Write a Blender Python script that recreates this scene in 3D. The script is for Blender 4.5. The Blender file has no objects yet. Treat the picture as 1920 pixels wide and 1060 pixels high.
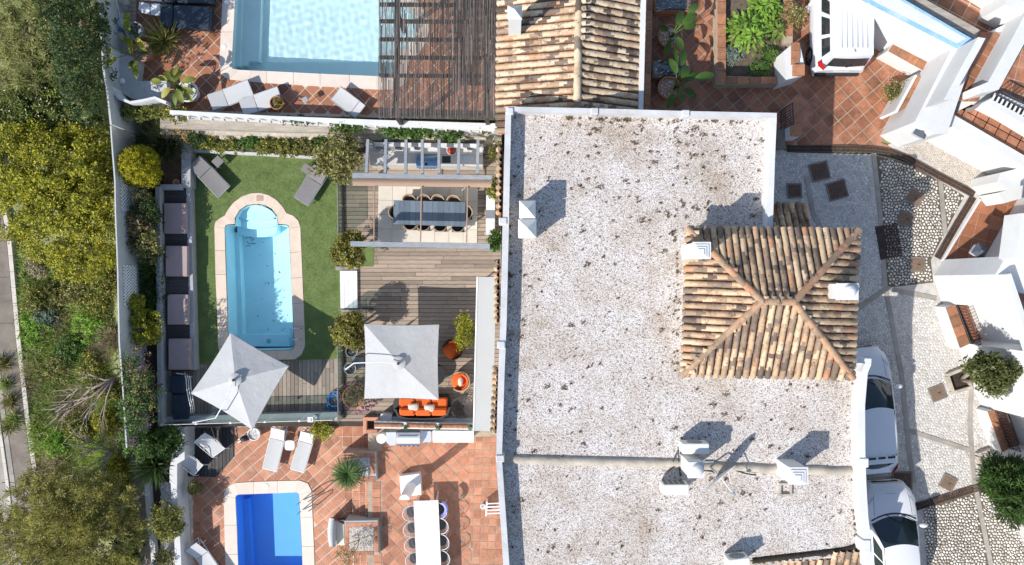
import bpy, bmesh, math, random
import numpy as np
from mathutils import Vector, Matrix
from mathutils.geometry import tessellate_polygon

R = random.Random(7)
NR = np.random.RandomState(11)
scene = bpy.context.scene
COL = scene.collection

# ------------------------------------------------------------------ camera, sky, sun
HC, FPX = 30.0, 1400.0
SUN_EL = math.radians(39.5)
LX, LY = 0.795, 0.607                     # way the sunlight travels over the ground
cam_d = bpy.data.cameras.new('camera')
cam = bpy.data.objects.new('camera', cam_d)
COL.objects.link(cam)
cam.location = (0, 0, HC)
cam.rotation_euler = (0, 0, 0)
cam_d.sensor_width = 36.0
cam_d.lens = FPX / 1920.0 * 36.0
cam_d.clip_end = 2000
scene.camera = cam

world = bpy.data.worlds.new('World')
scene.world = world
world.use_nodes = True
wn = world.node_tree
bg = wn.nodes['Background']
sky = wn.nodes.new('ShaderNodeTexSky')
sky.sky_type = 'NISHITA'
sky.sun_disc = False
sky.sun_elevation = SUN_EL
sky.sun_rotation = math.atan2(-LX, -LY)
sky.air_density = 1.0
sky.dust_density = 0.6
bg.inputs['Strength'].default_value = 0.15
wn.links.new(sky.outputs[0], bg.inputs[0])

sun_d = bpy.data.lights.new('sun', 'SUN')
sun_d.energy = 4.6
sun_d.angle = math.radians(0.53)
sun_d.color = (1.0, 0.955, 0.89)
sun_d.cycles.is_caustics_light = True
sun = bpy.data.objects.new('sun', sun_d)
COL.objects.link(sun)
sun.location = (-30, -25, 50)
sun.rotation_euler = Vector((LX * math.cos(SUN_EL), LY * math.cos(SUN_EL), -math.sin(SUN_EL))).to_track_quat('-Z', 'Y').to_euler()

scene.view_settings.view_transform = 'Standard'
scene.view_settings.look = 'None'
scene.view_settings.gamma = 1.0
scene.view_settings.use_curve_mapping = False
scene.view_settings.exposure = 0.25
scene.render.engine = 'CYCLES'
scene.cycles.max_bounces = 6
scene.cycles.transparent_max_bounces = 12

# ------------------------------------------------------------------ helpers
def W(px, py, z):
    k = (HC - z) / FPX
    return Vector(((px - 960) * k, -(py - 530) * k, z))

def WX(pts, z):
    return [W(p[0], p[1], z).xy for p in pts]

_wm = {}
def wm(o):
    return _wm.get(o, Matrix.Identity(4))

def _setp(o, parent):
    if parent is not None:
        o.parent = parent
        o.matrix_parent_inverse = wm(parent).inverted()

class MB:
    def __init__(s):
        s.v = []; s.f = []; s.m = []; s.mi = 0
    def add(s, vs, fs):
        b = len(s.v)
        s.v.extend([tuple(v) for v in vs])
        s.f.extend([tuple(i + b for i in f) for f in fs])
        s.m.extend([s.mi] * len(fs))
    def prism(s, xy, z1, z0, top=None, bottom=True):
        xy = [Vector((p[0], p[1])) for p in xy]
        a = sum(xy[i].x * xy[(i + 1) % len(xy)].y - xy[(i + 1) % len(xy)].x * xy[i].y for i in range(len(xy)))
        if a < 0: xy = xy[::-1]
        n = len(xy)
        t = xy if top is None else top
        vs = [(p.x, p.y, z0) for p in xy] + [(p.x, p.y, z1) for p in xy]
        fs = [(i, (i + 1) % n, n + (i + 1) % n, n + i) for i in range(n)]
        if n <= 4:
            fs.append(tuple(range(n, 2 * n)))
            if bottom: fs.append(tuple(range(n - 1, -1, -1)))
        else:
            tri = tessellate_polygon([[Vector((p.x, p.y, 0)) for p in xy]])
            for t3 in tri:
                A, B, C = [xy[i] for i in t3]
                if (B - A).cross(C - A) < 0: t3 = t3[::-1]
                fs.append(tuple(n + i for i in t3))
                if bottom: fs.append(tuple(t3[::-1]))
        s.add(vs, fs)
        return s
    def pp(s, pts, z1, z0, bottom=True):            # prism from an outline seen at height z1
        return s.prism(WX(pts, z1), z1, z0, bottom=bottom)
    def box(s, c, size, rz=0.0, bev=0.0):
        x, y, z = size[0] / 2, size[1] / 2, size[2] / 2
        ca, sa = math.cos(rz), math.sin(rz)
        if bev <= 0:
            P = [(-x, -y), (x, -y), (x, y), (-x, y)]
            s.prism([(c[0] + px * ca - py * sa, c[1] + px * sa + py * ca) for px, py in P], c[2] + z, c[2] - z)
        else:
            b = min(bev, x * .9, y * .9, z * .9)
            rings = []
            for (ox, oy, oz) in ((x - b, y - b, -z), (x, y, -z + b), (x, y, z - b), (x - b, y - b, z)):
                q = min(b, .3 * min(ox, oy)) if b > 0 else 0
                rr = [(-ox, -(oy - q)), (-(ox - q), -oy), (ox - q, -oy), (ox, -(oy - q)), (ox, oy - q), (ox - q, oy), (-(ox - q), oy), (-ox, oy - q)]
                rings.append([(c[0] + px * ca - py * sa, c[1] + px * sa + py * ca, c[2] + oz) for px, py in rr])
            vs = [v for r in rings for v in r]
            fs = []
            for k in range(3):
                for i in range(8):
                    j = (i + 1) % 8
                    fs.append((k * 8 + i, k * 8 + j, (k + 1) * 8 + j, (k + 1) * 8 + i))
            fs.append(tuple(range(24, 32))); fs.append(tuple(range(7, -1, -1)))
            s.add(vs, fs)
        return s
    def tube(s, pts, r, n=6, cap=True):
        pts = [Vector(p) for p in pts]
        rs = r if isinstance(r, (list, tuple)) else [r] * len(pts)
        vs = []; fs = []
        up = Vector((0.13, 0.21, 0.97))
        for i, p in enumerate(pts):
            d = (pts[min(i + 1, len(pts) - 1)] - pts[max(i - 1, 0)])
            d = d.normalized() if d.length > 1e-9 else Vector((0, 0, 1))
            a = d.cross(up)
            if a.length < .05: a = d.cross(Vector((1, 0, 0)))
            a.normalize(); b = d.cross(a)
            for k in range(n):
                t = 2 * math.pi * k / n
                vs.append(p + (a * math.cos(t) + b * math.sin(t)) * rs[i])
        for i in range(len(pts) - 1):
            for k in range(n):
                k2 = (k + 1) % n
                fs.append((i * n + k, i * n + k2, (i + 1) * n + k2, (i + 1) * n + k))
        if cap:
            fs.append(tuple(range(n - 1, -1, -1)))
            fs.append(tuple(range((len(pts) - 1) * n, len(pts) * n)))
        s.add(vs, fs)
        return s
    def lathe(s, c, prof, n=20, sx=1.0, sy=1.0):
        vs = []; fs = []
        for (r, z) in prof:
            for k in range(n):
                t = 2 * math.pi * k / n
                vs.append((c[0] + r * sx * math.cos(t), c[1] + r * sy * math.sin(t), c[2] + z))
        for i in range(len(prof) - 1):
            for k in range(n):
                k2 = (k + 1) % n
                fs.append((i * n + k, i * n + k2, (i + 1) * n + k2, (i + 1) * n + k))
        if prof[0][0] > 0: fs.append(tuple(range(n - 1, -1, -1)))
        fs.append(tuple(range((len(prof) - 1) * n, len(prof) * n)))
        s.add(vs, fs)
        return s
    def sheet(s, outer, z, holes=()):
        loops = [[Vector((p[0], p[1], 0)) for p in outer]] + [[Vector((p[0], p[1], 0)) for p in h] for h in holes]
        flat = [p for l in loops for p in l]
        tri = tessellate_polygon(loops)
        fs = []
        for t in tri:
            A, B, C = [flat[i].xy for i in t]
            cr = (B - A).cross(C - A)
            if abs(cr) < 1e-10: continue
            fs.append(tuple(t) if cr > 0 else tuple(t[::-1]))
        s.add([(p.x, p.y, z) for p in flat], fs)
        return s
    def grid(s, rows):                                 # rows: equal lists of points
        n = len(rows[0]); vs = [p for r in rows for p in r]
        fs = [(i * n + j, i * n + j + 1, (i + 1) * n + j + 1, (i + 1) * n + j) for i in range(len(rows) - 1) for j in range(n - 1)]
        s.add(vs, fs)
        return s
    def mesh(s, name, smooth=False):
        me = bpy.data.meshes.new(name)
        me.from_pydata(s.v, [], s.f)
        if any(s.m): me.polygons.foreach_set('material_index', s.m)
        if smooth: me.polygons.foreach_set('use_smooth', [True] * len(me.polygons))
        me.update()
        return me

def setp(o, label=None, cat=None, group=None, kind=None):
    if label: o['label'] = label
    if cat: o['category'] = cat
    if group: o['group'] = group
    if kind: o['kind'] = kind
    return o

def mobj(name, me, mats, parent=None, mtx=None, **kw):
    o = bpy.data.objects.new(name, me)
    COL.objects.link(o)
    if mats is not None and not me.materials:
        for m in (mats if isinstance(mats, (list, tuple)) else [mats]): me.materials.append(m)
    if mtx is not None: o.matrix_basis = mtx
    _setp(o, parent)
    _wm[o] = mtx.copy() if mtx is not None else Matrix.Identity(4)
    return setp(o, **kw)

def obj(name, mb, mats, parent=None, smooth=False, **kw):
    return mobj(name, mb.mesh(name, smooth), mats, parent, **kw)

def thing(name, label, cat, loc=(0, 0, 0), rz=0.0, group=None):
    o = bpy.data.objects.new(name, None)
    o.empty_display_size = .2
    COL.objects.link(o)
    m = Matrix.Translation(Vector(loc)) @ Matrix.Rotation(rz, 4, 'Z')
    o.matrix_basis = m
    _wm[o] = m
    return setp(o, label, cat, group)

def local(name, mb, mats, parent, smooth=False, **kw):   # part modelled in its thing's own coordinates
    me = mb.mesh(name, smooth)
    o = bpy.data.objects.new(name, me); COL.objects.link(o)
    for m in (mats if isinstance(mats, (list, tuple)) else [mats]): me.materials.append(m)
    o.parent = parent
    _wm[o] = wm(parent)
    return setp(o, **kw)

def dup(root, loc, rz, label=None):
    kids = {}
    for o in bpy.data.objects:
        if o.parent is not None: kids.setdefault(o.parent, []).append(o)
    def rec(o, parent):
        c = o.copy(); COL.objects.link(c)
        if parent is not None:
            c.parent = parent; c.matrix_parent_inverse = o.matrix_parent_inverse.copy()
        for ch in kids.get(o, []): rec(ch, c)
        return c
    r = rec(root, None)
    r.matrix_basis = Matrix.Translation(Vector(loc)) @ Matrix.Rotation(rz, 4, 'Z')
    _wm[r] = r.matrix_basis.copy()
    if label: r['label'] = label
    return r

# ------------------------------------------------------------------ materials
def nodes(name):
    m = bpy.data.materials.new(name); m.use_nodes = True
    t = m.node_tree
    return m, t, t.nodes['Principled BSDF']

def mixc(t, fac, a, b, mode='MIX'):
    n = t.nodes.new('ShaderNodeMix'); n.data_type = 'RGBA'; n.blend_type = mode
    for i, v in ((0, fac), (6, a), (7, b)):
        if hasattr(v, 'links'): t.links.new(v, n.inputs[i])
        else: n.inputs[i].default_value = v if i == 0 else (*v, 1)
    return n.outputs[2]

def noise(t, scale, detail=4, rough=.55, vec=None, stretch=None):
    n = t.nodes.new('ShaderNodeTexNoise'); n.inputs['Scale'].default_value = scale
    n.inputs['Detail'].default_value = detail; n.inputs['Roughness'].default_value = rough
    tc = t.nodes.new('ShaderNodeNewGeometry')
    src = tc.outputs['Position']
    if stretch:
        mp = t.nodes.new('ShaderNodeMapping'); mp.inputs['Scale'].default_value = stretch
        t.links.new(src, mp.inputs[0]); src = mp.outputs[0]
    t.links.new(src, n.inputs['Vector'])
    return n.outputs[0]

def ramp(t, val, stops, interp='LINEAR'):
    r = t.nodes.new('ShaderNodeValToRGB'); r.color_ramp.interpolation = interp
    e = r.color_ramp.elements
    while len(e) < len(stops): e.new(0.5)
    for el, (p, c) in zip(e, stops):
        el.position = p
        el.color = (*c, 1) if isinstance(c, tuple) else (c, c, c, 1)
    t.links.new(val, r.inputs[0])
    return r.outputs[0]

def bump(t, b, val, dist, strength=1.0):
    n = t.nodes.new('ShaderNodeBump'); n.inputs['Distance'].default_value = dist; n.inputs['Strength'].default_value = strength
    t.links.new(val, n.inputs['Height']); t.links.new(n.outputs[0], b.inputs['Normal'])

def rnd(t):                                               # a random number per piece
    oi = t.nodes.new('ShaderNodeObjectInfo'); ge = t.nodes.new('ShaderNodeNewGeometry')
    a = t.nodes.new('ShaderNodeMath'); a.operation = 'ADD'
    t.links.new(oi.outputs['Random'], a.inputs[0]); t.links.new(ge.outputs['Random Per Island'], a.inputs[1])
    f = t.nodes.new('ShaderNodeMath'); f.operation = 'FRACT'; t.links.new(a.outputs[0], f.inputs[0])
    return f.outputs[0]

def mat(name, col, rough=.7, var=.12, scale=3.0, bmp=0.0, bscale=30.0, metal=0.0, dirt=None, dirt_amt=.5, stretch=None, pieces=None, spec=.4):
    m, t, b = nodes(name)
    c2 = tuple(min(1, c * (1 + var)) for c in col); c1 = tuple(c * (1 - var) for c in col)
    nz = noise(t, scale, 6, .6, stretch=stretch)
    c = ramp(t, nz, [(.3, c1), (.7, c2)])
    if pieces:
        pc = ramp(t, rnd(t), pieces)
        c = mixc(t, 1.0, c, pc, 'MULTIPLY')
    if dirt:
        d = ramp(t, noise(t, scale * .45, 8, .7), [(.48, 0.0), (.72, dirt_amt)])
        c = mixc(t, d, c, dirt)
    t.links.new(c, b.inputs['Base Color'])
    b.inputs['Roughness'].default_value = rough; b.inputs['Metallic'].default_value = metal
    b.inputs['Specular IOR Level'].default_value = spec
    if bmp: bump(t, b, noise(t, bscale, 5, .6, stretch=stretch), bmp)
    return m

def leafmat(name, stops, trans=.35, rough=.55, nscale=1.2):
    m, t, b = nodes(name)
    base = ramp(t, rnd(t), stops)
    big = ramp(t, noise(t, nscale, 3), [(.3, .62), (.7, 1.3)])
    c = mixc(t, 1.0, base, big, 'MULTIPLY')
    t.links.new(c, b.inputs['Base Color']); b.inputs['Roughness'].default_value = rough
    b.inputs['Specular IOR Level'].default_value = .35
    tr = t.nodes.new('ShaderNodeBsdfTranslucent'); t.links.new(c, tr.inputs[0])
    mx = t.nodes.new('ShaderNodeMixShader'); mx.inputs[0].default_value = trans
    t.links.new(b.outputs[0], mx.inputs[1]); t.links.new(tr.outputs[0], mx.inputs[2])
    t.links.new(mx.outputs[0], t.nodes['Material Output'].inputs[0])
    return m

def glassmat(name, tint, gloss=.0, mixf=.12, rough=.02):
    m, t, b = nodes(name)
    tr = t.nodes.new('ShaderNodeBsdfTransparent'); tr.inputs[0].default_value = (*tint, 1)
    gl = t.nodes.new('ShaderNodeBsdfGlossy'); gl.inputs['Roughness'].default_value = rough
    fr = t.nodes.new('ShaderNodeLayerWeight'); fr.inputs[0].default_value = .5
    pw = t.nodes.new('ShaderNodeMath'); pw.operation = 'POWER'; pw.inputs[1].default_value = 4.0
    t.links.new(fr.outputs['Facing'], pw.inputs[0])
    ad = t.nodes.new('ShaderNodeMath'); ad.operation = 'ADD'; ad.inputs[1].default_value = mixf + .02
    t.links.new(pw.outputs[0], ad.inputs[0])
    mx = t.nodes.new('ShaderNodeMixShader')
    t.links.new(ad.outputs[0], mx.inputs[0]); t.links.new(tr.outputs[0], mx.inputs[1]); t.links.new(gl.outputs[0], mx.inputs[2])
    t.links.new(mx.outputs[0], t.nodes['Material Output'].inputs[0])
    return m, t, gl

M = {}
M['white'] = mat('white_render', (.66, .66, .655), .85, .06, .9, .008, 9, dirt=(.50, .48, .44), dirt_amt=.32)
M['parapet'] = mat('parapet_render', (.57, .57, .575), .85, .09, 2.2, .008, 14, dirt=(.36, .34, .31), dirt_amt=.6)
M['grey_wall'] = mat('grey_wall_render', (.40, .41, .41), .85, .08, 1.5, .005, 20)
M['shade_wall'] = mat('shade_wall_render', (.5, .51, .5), .85, .1, 1.2, .006, 16, dirt=(.3, .3, .28), dirt_amt=.4)
M['blue'] = mat('blue_border_paint', (.28, .50, .82), .7, .12, 5, dirt=(.75, .76, .78), dirt_amt=.7)
M['terra_cap'] = mat('terracotta_cap', (.40, .19, .10), .75, .2, 6, .004, 40, dirt=(.12, .08, .06), dirt_amt=.6, pieces=[(0, (.75, .75, .75)), (1, (1.2, 1.1, 1.05))])
M['mortar'] = mat('mortar_bed', (.66, .54, .42), .9, .15, 8)
M['mortar_dark'] = mat('dark_mortar_bed', (.40, .32, .24), .9, .2, 5)
T_P = [(0, (.72, .70, .68)), (.35, (.95, .93, .92)), (.7, (1.1, 1.08, 1.08)), (1, (1.25, 1.35, 1.45))]
M['tile_low'] = mat('sunny_terracotta_tile', (.45, .19, .105), .6, .18, 5, .003, 60, dirt=(.56, .37, .25), dirt_amt=.5, pieces=T_P)
M['tile_up'] = mat('pool_terracotta_tile', (.36, .145, .075), .55, .14, 5, .003, 60, dirt=(.25, .13, .09), dirt_amt=.5, pieces=T_P)
M['tile_court'] = mat('stained_terracotta_tile', (.36, .155, .085), .55, .25, 3.2, .004, 50, dirt=(.11, .055, .035), dirt_amt=.85, pieces=T_P)
M['tile_beige'] = mat('cream_stone_tile', (.66, .60, .51), .6, .06, 3, pieces=[(0, (.95, .95, .95)), (1, (1.05, 1.05, 1.05))])
W_P = [(0, (.70, .70, .70)), (.5, (.98, .98, .98)), (1, (1.22, 1.2, 1.18))]
M['deck'] = mat('weathered_deck_wood', (.335, .265, .205), .75, .22, 4, .004, 30, stretch=(1, 14, 4), pieces=W_P)
M['deck_v'] = mat('grey_deck_wood', (.32, .265, .215), .75, .22, 4, .004, 30, stretch=(14, 1, 4), pieces=W_P)
M['deck_dark'] = mat('dark_deck_wood', (.065, .06, .06), .7, .3, 4, .004, 30, stretch=(12, 1, 4), pieces=W_P)
M['joint'] = mat('dark_joint', (.06, .045, .035), .9, .2, 5)
M['turf'] = mat('artificial_turf', (.15, .21, .065), .95, .18, 2.2, .02, 130, dirt=(.21, .26, .1), dirt_amt=.5)
M['coping'] = mat('sandstone_coping', (.70, .565, .455), .7, .07, 3, .003, 40, dirt=(.52, .38, .28), dirt_amt=.35, pieces=[(0, (.95, .95, .95)), (1, (1.04, 1.04, 1.04))])
M['coping_w'] = mat('pale_coping', (.72, .62, .53), .7, .06, 3, .003, 40, pieces=[(0, (.95, .95, .95)), (1, (1.04, 1.04, 1.04))])
M['pool_a'] = mat('cyan_pool_liner', (.55, .82, .90), .4, .05, 1.2, dirt=(.47, .76, .86), dirt_amt=.3)
M['pool_b'] = mat('royal_blue_pool_liner', (.12, .40, .86), .4, .04, 1.2)
M['pool_c'] = mat('pale_turquoise_pool_liner', (.78, .93, .95), .4, .04, 1.2)
M['chrome'] = mat('polished_steel', (.75, .75, .76), .18, .03, 5, metal=1.0)
M['steel'] = mat('brushed_steel', (.72, .74, .77), .32, .06, 3, metal=.45, stretch=(1, 20, 1))
M['white_metal'] = mat('white_painted_metal', (.80, .80, .79), .4, .02, 5)
M['grey_metal'] = mat('grey_painted_metal', (.30, .32, .35), .5, .12, 3, dirt=(.42, .42, .42), dirt_amt=.4)
M['grey_wood'] = mat('grey_blue_painted_wood', (.255, .285, .32), .65, .25, 5, .004, 30, stretch=(1, 9, 1), dirt=(.42, .36, .29), dirt_amt=.45)
M['table_wood'] = mat('slate_blue_table_wood', (.135, .175, .22), .55, .18, 5, stretch=(12, 1, 1), pieces=[(0, (.85, .85, .85)), (1, (1.15, 1.15, 1.15))])
M['black'] = mat('black_metal', (.018, .018, .02), .5, .2, 5)
M['slate'] = mat('slate_lantern_paint', (.075, .085, .105), .5, .2, 6)
M['iron'] = mat('dark_iron', (.035, .036, .042), .55, .2, 5)
M['canvas'] = mat('pale_grey_canvas', (.475, .475, .475), .85, .05, 1.1, .03, 2.6, dirt=(.42, .41, .39), dirt_amt=.5)
M['sling'] = mat('grey_sling_fabric', (.215, .205, .205), .85, .06, 8, .002, 120)
M['sling_pale'] = mat('pale_sling_fabric', (.55, .545, .54), .85, .04, 8, .002, 120)
M['cushion'] = mat('taupe_cushion_fabric', (.40, .305, .295), .9, .06, 4, .003, 60)
M['navy'] = mat('navy_cushion_fabric', (.03, .045, .065), .8, .2, 4, .006, 14)
M['orange'] = mat('orange_cushion_fabric', (.72, .125, .02), .85, .1, 5, .01, 9)
M['stripe'] = mat('striped_pillow_fabric', (.62, .52, .45), .9, .25, 22, .004, 20)
M['wicker'] = mat('tan_wicker', (.40, .29, .2), .7, .25, 40, .008, 90)
M['wicker_dark'] = mat('charcoal_wicker', (.05, .048, .047), .7, .3, 40, .008, 90)
M['taupe'] = mat('taupe_awning_cloth', (.34, .235, .17), .85, .08, 6, .006, 12, stretch=(1, 6, 1))
M['stone'] = mat('rough_limestone', (.60, .54, .46), .9, .2, 5, .03, 10, dirt=(.25, .2, .15), dirt_amt=.6, pieces=[(0, (.6, .6, .6)), (1, (1.25, 1.25, 1.2))])
M['ledge'] = mat('weathered_ledge', (.42, .37, .31), .9, .25, 3, .02, 12, stretch=(.5, 6, 2), dirt=(.2, .17, .13), dirt_amt=.6)
M['soil'] = mat('dark_soil', (.05, .036, .027), .95, .35, 9, .03, 30)
M['soil_pale'] = mat('dry_soil', (.135, .1, .072), .95, .35, 7, .03, 30, dirt=(.22, .17, .13), dirt_amt=.6)
M['earth'] = mat('hillside_earth', (.28, .29, .13), .95, .3, 1.6, .06, 12, dirt=(.2, .28, .08), dirt_amt=.9)
M['concrete'] = mat('pale_concrete', (.36, .33, .29), .9, .15, 2, .006, 25, dirt=(.2, .18, .15), dirt_amt=.7)
M['concrete_d'] = mat('brown_concrete', (.22, .185, .155), .9, .2, 2, .006, 25, dirt=(.12, .1, .08), dirt_amt=.7)
M['kerb'] = mat('kerb_stone', (.60, .55, .48), .85, .12, 3, .006, 25)
M['asphalt'] = mat('asphalt', (.16, .165, .175), .9, .1, 6, .004, 70)
M['hose'] = mat('blue_hose_rubber', (.045, .21, .48), .4, .1, 6)
M['pot_terra'] = mat('terracotta_pot', (.42, .2, .11), .75, .15, 6)
M['pot_grey'] = mat('grey_pot_glaze', (.34, .35, .36), .5, .1, 6)
M['pot_white'] = mat('white_pot_glaze', (.74, .73, .7), .5, .04, 6)
M['red'] = mat('red_bowl_lacquer', (.36, .05, .025), .4, .1, 5)
M['counter'] = mat('pale_microcement', (.55, .53, .50), .6, .06, 2)
M['marble'] = mat('white_marble', (.80, .80, .80), .3, .02, .8)
M['paint_white'] = mat('white_car_paint', (.70, .71, .73), .25, .01, 1, spec=.5)
M['plastic_black'] = mat('black_trim_plastic', (.025, .025, .028), .45, .1, 5)
M['tyre'] = mat('tyre_rubber', (.02, .02, .02), .85, .1, 5)
M['alloy'] = mat('grey_alloy', (.35, .36, .37), .35, .05, 5, metal=.8)
M['car_glass'] = mat('dark_car_glass', (.02, .03, .036), .05, .2, 2, spec=.8)
M['lamp_red'] = mat('red_lamp_lens', (.5, .02, .02), .2, .05, 4)
M['lamp_clear'] = mat('clear_lamp_lens', (.5, .52, .55), .12, .05, 4)
M['rust'] = mat('rusty_cast_iron', (.115, .075, .055), .8, .25, 9, .004, 60, dirt=(.045, .035, .03), dirt_amt=.8)
M['rust_pale'] = mat('pale_rusted_iron', (.2, .135, .095), .8, .25, 9, .004, 60)
M['wood_bark'] = mat('grey_bark', (.17, .13, .1), .9, .3, 9, .02, 20)
M['dead_wood'] = mat('bleached_dead_wood', (.34, .28, .23), .9, .2, 9, .01, 20)
M['ac_white'] = mat('ac_casing', (.72, .71, .67), .55, .04, 3)
M['ac_grille'] = mat('ac_grille', (.16, .165, .16), .6, .1, 20)
M['conduit'] = mat('mortar_ridge', (.46, .41, .34), .9, .2, 3, .02, 9, dirt=(.24, .2, .16), dirt_amt=.7)
M['plastic_sheet'] = mat('clear_plastic_wrap', (.55, .58, .60), .25, .3, 9, .02, 9)
M['reed'] = mat('dark_reed', (.092, .083, .08), .8, .2, 6, pieces=[(0, (.5, .5, .5)), (.75, (1.1, 1.05, 1.0)), (1, (2.6, 2.4, 2.2))])
M['beam'] = mat('dark_stained_beam', (.05, .037, .033), .7, .2, 6)
M['pebble_white'] = mat('white_pebbles', (.68, .67, .65), .7, .1, 20, pieces=[(0, (.6, .6, .6)), (1, (1.15, 1.15, 1.15))])
M['pebble_a'] = mat('pale_cobble', (.64, .605, .55), .65, .1, 20, .003, 60, pieces=[(0, (.62, .6, .57)), (.5, (1, 1, 1)), (1, (1.25, 1.25, 1.25))])
M['pebble_b'] = mat('mortared_cobble', (.58, .56, .53), .75, .12, 20, .004, 50, dirt=(.52, .5, .47), dirt_amt=.5, pieces=[(0, (.7, .67, .64)), (.4, (.97, .96, .94)), (1, (1.22, 1.21, 1.2))])
M['grout_a'] = mat('cobble_dark_joint', (.13, .105, .075), .95, .3, 6)
M['grout_b'] = mat('cobble_mortar', (.50, .475, .44), .95, .2, 4, .01, 30)
M['channel'] = mat('red_channel_tile', (.33, .125, .065), .8, .25, 6, dirt=(.1, .06, .045), dirt_amt=.7)
M['moss'] = leafmat('dry_moss', [(0, (.15, .07, .04)), (.5, (.22, .13, .08)), (.8, (.18, .15, .06)), (1, (.11, .12, .045))], .1, .9)

def gravel_mat():
    m, t, b = nodes('white_roof_gravel')
    ge = t.nodes.new('ShaderNodeNewGeometry')
    v = t.nodes.new('ShaderNodeTexVoronoi'); v.inputs['Scale'].default_value = 33.0
    t.links.new(ge.outputs['Position'], v.inputs['Vector'])
    sep = t.nodes.new('ShaderNodeSeparateColor'); t.links.new(v.outputs['Color'], sep.inputs[0])
    c = ramp(t, sep.outputs[0], [(0, (.16, .125, .11)), (.08, (.35, .29, .26)), (.22, (.54, .49, .455)), (.6, (.66, .62, .59)), (1, (.78, .76, .74))])
    gap = ramp(t, v.outputs['Distance'], [(.5, 1.0), (.95, .62)])
    c = mixc(t, 1.0, c, gap, 'MULTIPLY')
    big = ramp(t, noise(t, .55, 8, .68), [(.40, (1.06, 1.06, 1.06)), (.55, (.93, .89, .84)), (.68, (.72, .63, .53))])
    c = mixc(t, 1.0, c, big, 'MULTIPLY')
    fine = ramp(t, noise(t, 60, 2), [(.35, .8), (.65, 1.15)])
    c = mixc(t, 1.0, c, fine, 'MULTIPLY')
    t.links.new(c, b.inputs['Base Color']); b.inputs['Roughness'].default_value = .9
    bump(t, b, v.outputs['Distance'], .02, .6)
    return m
M['gravel'] = gravel_mat()

def rooftile_mat(name, stops, dark):
    m, t, b = nodes(name)
    c = ramp(t, rnd(t), stops, 'LINEAR')
    nz = noise(t, 9, 8, .7)
    c = mixc(t, 1.0, c, ramp(t, nz, [(.3, .72), (.7, 1.2)]), 'MULTIPLY')
    li = ramp(t, noise(t, 4.5, 9, .78), [(.53, 0.0), (.63, dark)])
    c = mixc(t, li, c, (.075, .06, .048))
    t.links.new(c, b.inputs['Base Color']); b.inputs['Roughness'].default_value = .9
    bump(t, b, nz, .012)
    return m
M['roof_cream'] = rooftile_mat('cream_roof_tile', [(0, (.10, .075, .055)), (.12, (.22, .16, .115)), (.2, (.45, .32, .2)), (.4, (.63, .48, .32)), (.8, (.72, .58, .41)), (.9, (.55, .33, .19)), (.94, (.3, .23, .17)), (1, (.16, .125, .1))], .9)
M['roof_tan'] = rooftile_mat('tan_roof_tile', [(0, (.14, .105, .08)), (.12, (.26, .19, .135)), (.3, (.42, .29, .185)), (.55, (.56, .385, .235)), (.78, (.67, .5, .33)), (.9, (.5, .26, .145)), (.95, (.25, .19, .15)), (1, (.14, .11, .09))], .9)
M['roof_ridge'] = rooftile_mat('ridge_roof_tile', [(0, (.28, .19, .13)), (.5, (.45, .3, .19)), (1, (.5, .26, .15))], .75)

L = {}
L['dark'] = leafmat('dark_evergreen_leaf', [(0, (0.027, 0.0525, 0.015)), (.6, (0.0525, 0.09, 0.0225)), (1, (0.0975, 0.135, 0.033))], .25)
L['yellow'] = leafmat('yellow_green_leaf', [(0, (.085, .12, .02)), (.35, (.25, .27, .03)), (.7, (.50, .46, .04)), (1, (.68, .60, .06))], .35)
L['pine'] = leafmat('pine_needle', [(0, (.15, .16, .045)), (.5, (.38, .37, .09)), (.85, (.54, .5, .14)), (1, (.45, .36, .22))], .45, nscale=.9)
L['palepine'] = leafmat('pale_pine_needle', [(0, (.19, .2, .07)), (.5, (.40, .41, .15)), (1, (.58, .56, .26))], .45, nscale=.9)
L['olive'] = leafmat('olive_leaf', [(0, (0.102, 0.119, 0.0306)), (.5, (0.221, 0.212, 0.051)), (.8, (0.34, 0.306, 0.0765)), (1, (0.612, 0.544, 0.34))], .3)
L['box'] = leafmat('clipped_shrub_leaf', [(0, (0.102, 0.119, 0.0238)), (.5, (0.238, 0.221, 0.0374)), (.85, (0.374, 0.323, 0.051)), (.93, (0.51, 0.374, 0.051)), (1, (0.75, 0.75, 0.714))], .3)
L['street'] = leafmat('street_tree_leaf', [(0, (.05, .065, .02)), (.5, (.12, .14, .035)), (.85, (.2, .22, .06)), (1, (.33, .28, .17))], .3)
L['gold'] = leafmat('golden_conifer_leaf', [(0, (0.216, 0.216, 0.0135)), (.5, (0.446, 0.405, 0.0162)), (1, (0.702, 0.621, 0.027))], .3, nscale=2.5)
L['fresh'] = leafmat('fresh_green_leaf', [(0, (0.121, 0.23, 0.027)), (.5, (0.243, 0.419, 0.054)), (1, (0.365, 0.567, 0.0945))], .35)
L['mid'] = leafmat('mid_green_leaf', [(0, (0.0425, 0.102, 0.0204)), (.5, (0.0935, 0.187, 0.034)), (1, (0.187, 0.289, 0.0595))], .3)
L['hedge'] = leafmat('mixed_hedge_leaf', [(0, (0.068, 0.102, 0.0255)), (.5, (0.17, 0.212, 0.0476)), (.82, (0.34, 0.323, 0.0595)), (.9, (0.714, 0.544, 0.051)), (1, (0.51, 0.34, 0.187))], .3)
L['grass'] = leafmat('wild_grass_blade', [(0, (.22, .34, .06)), (.5, (.38, .5, .11)), (.82, (.52, .56, .22)), (1, (.68, .64, .43))], .45, nscale=.5)
L['straw'] = leafmat('straw_grass_blade', [(0, (0.234, 0.208, 0.104)), (.5, (0.442, 0.377, 0.221)), (1, (0.65, 0.572, 0.403))], .3)
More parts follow.
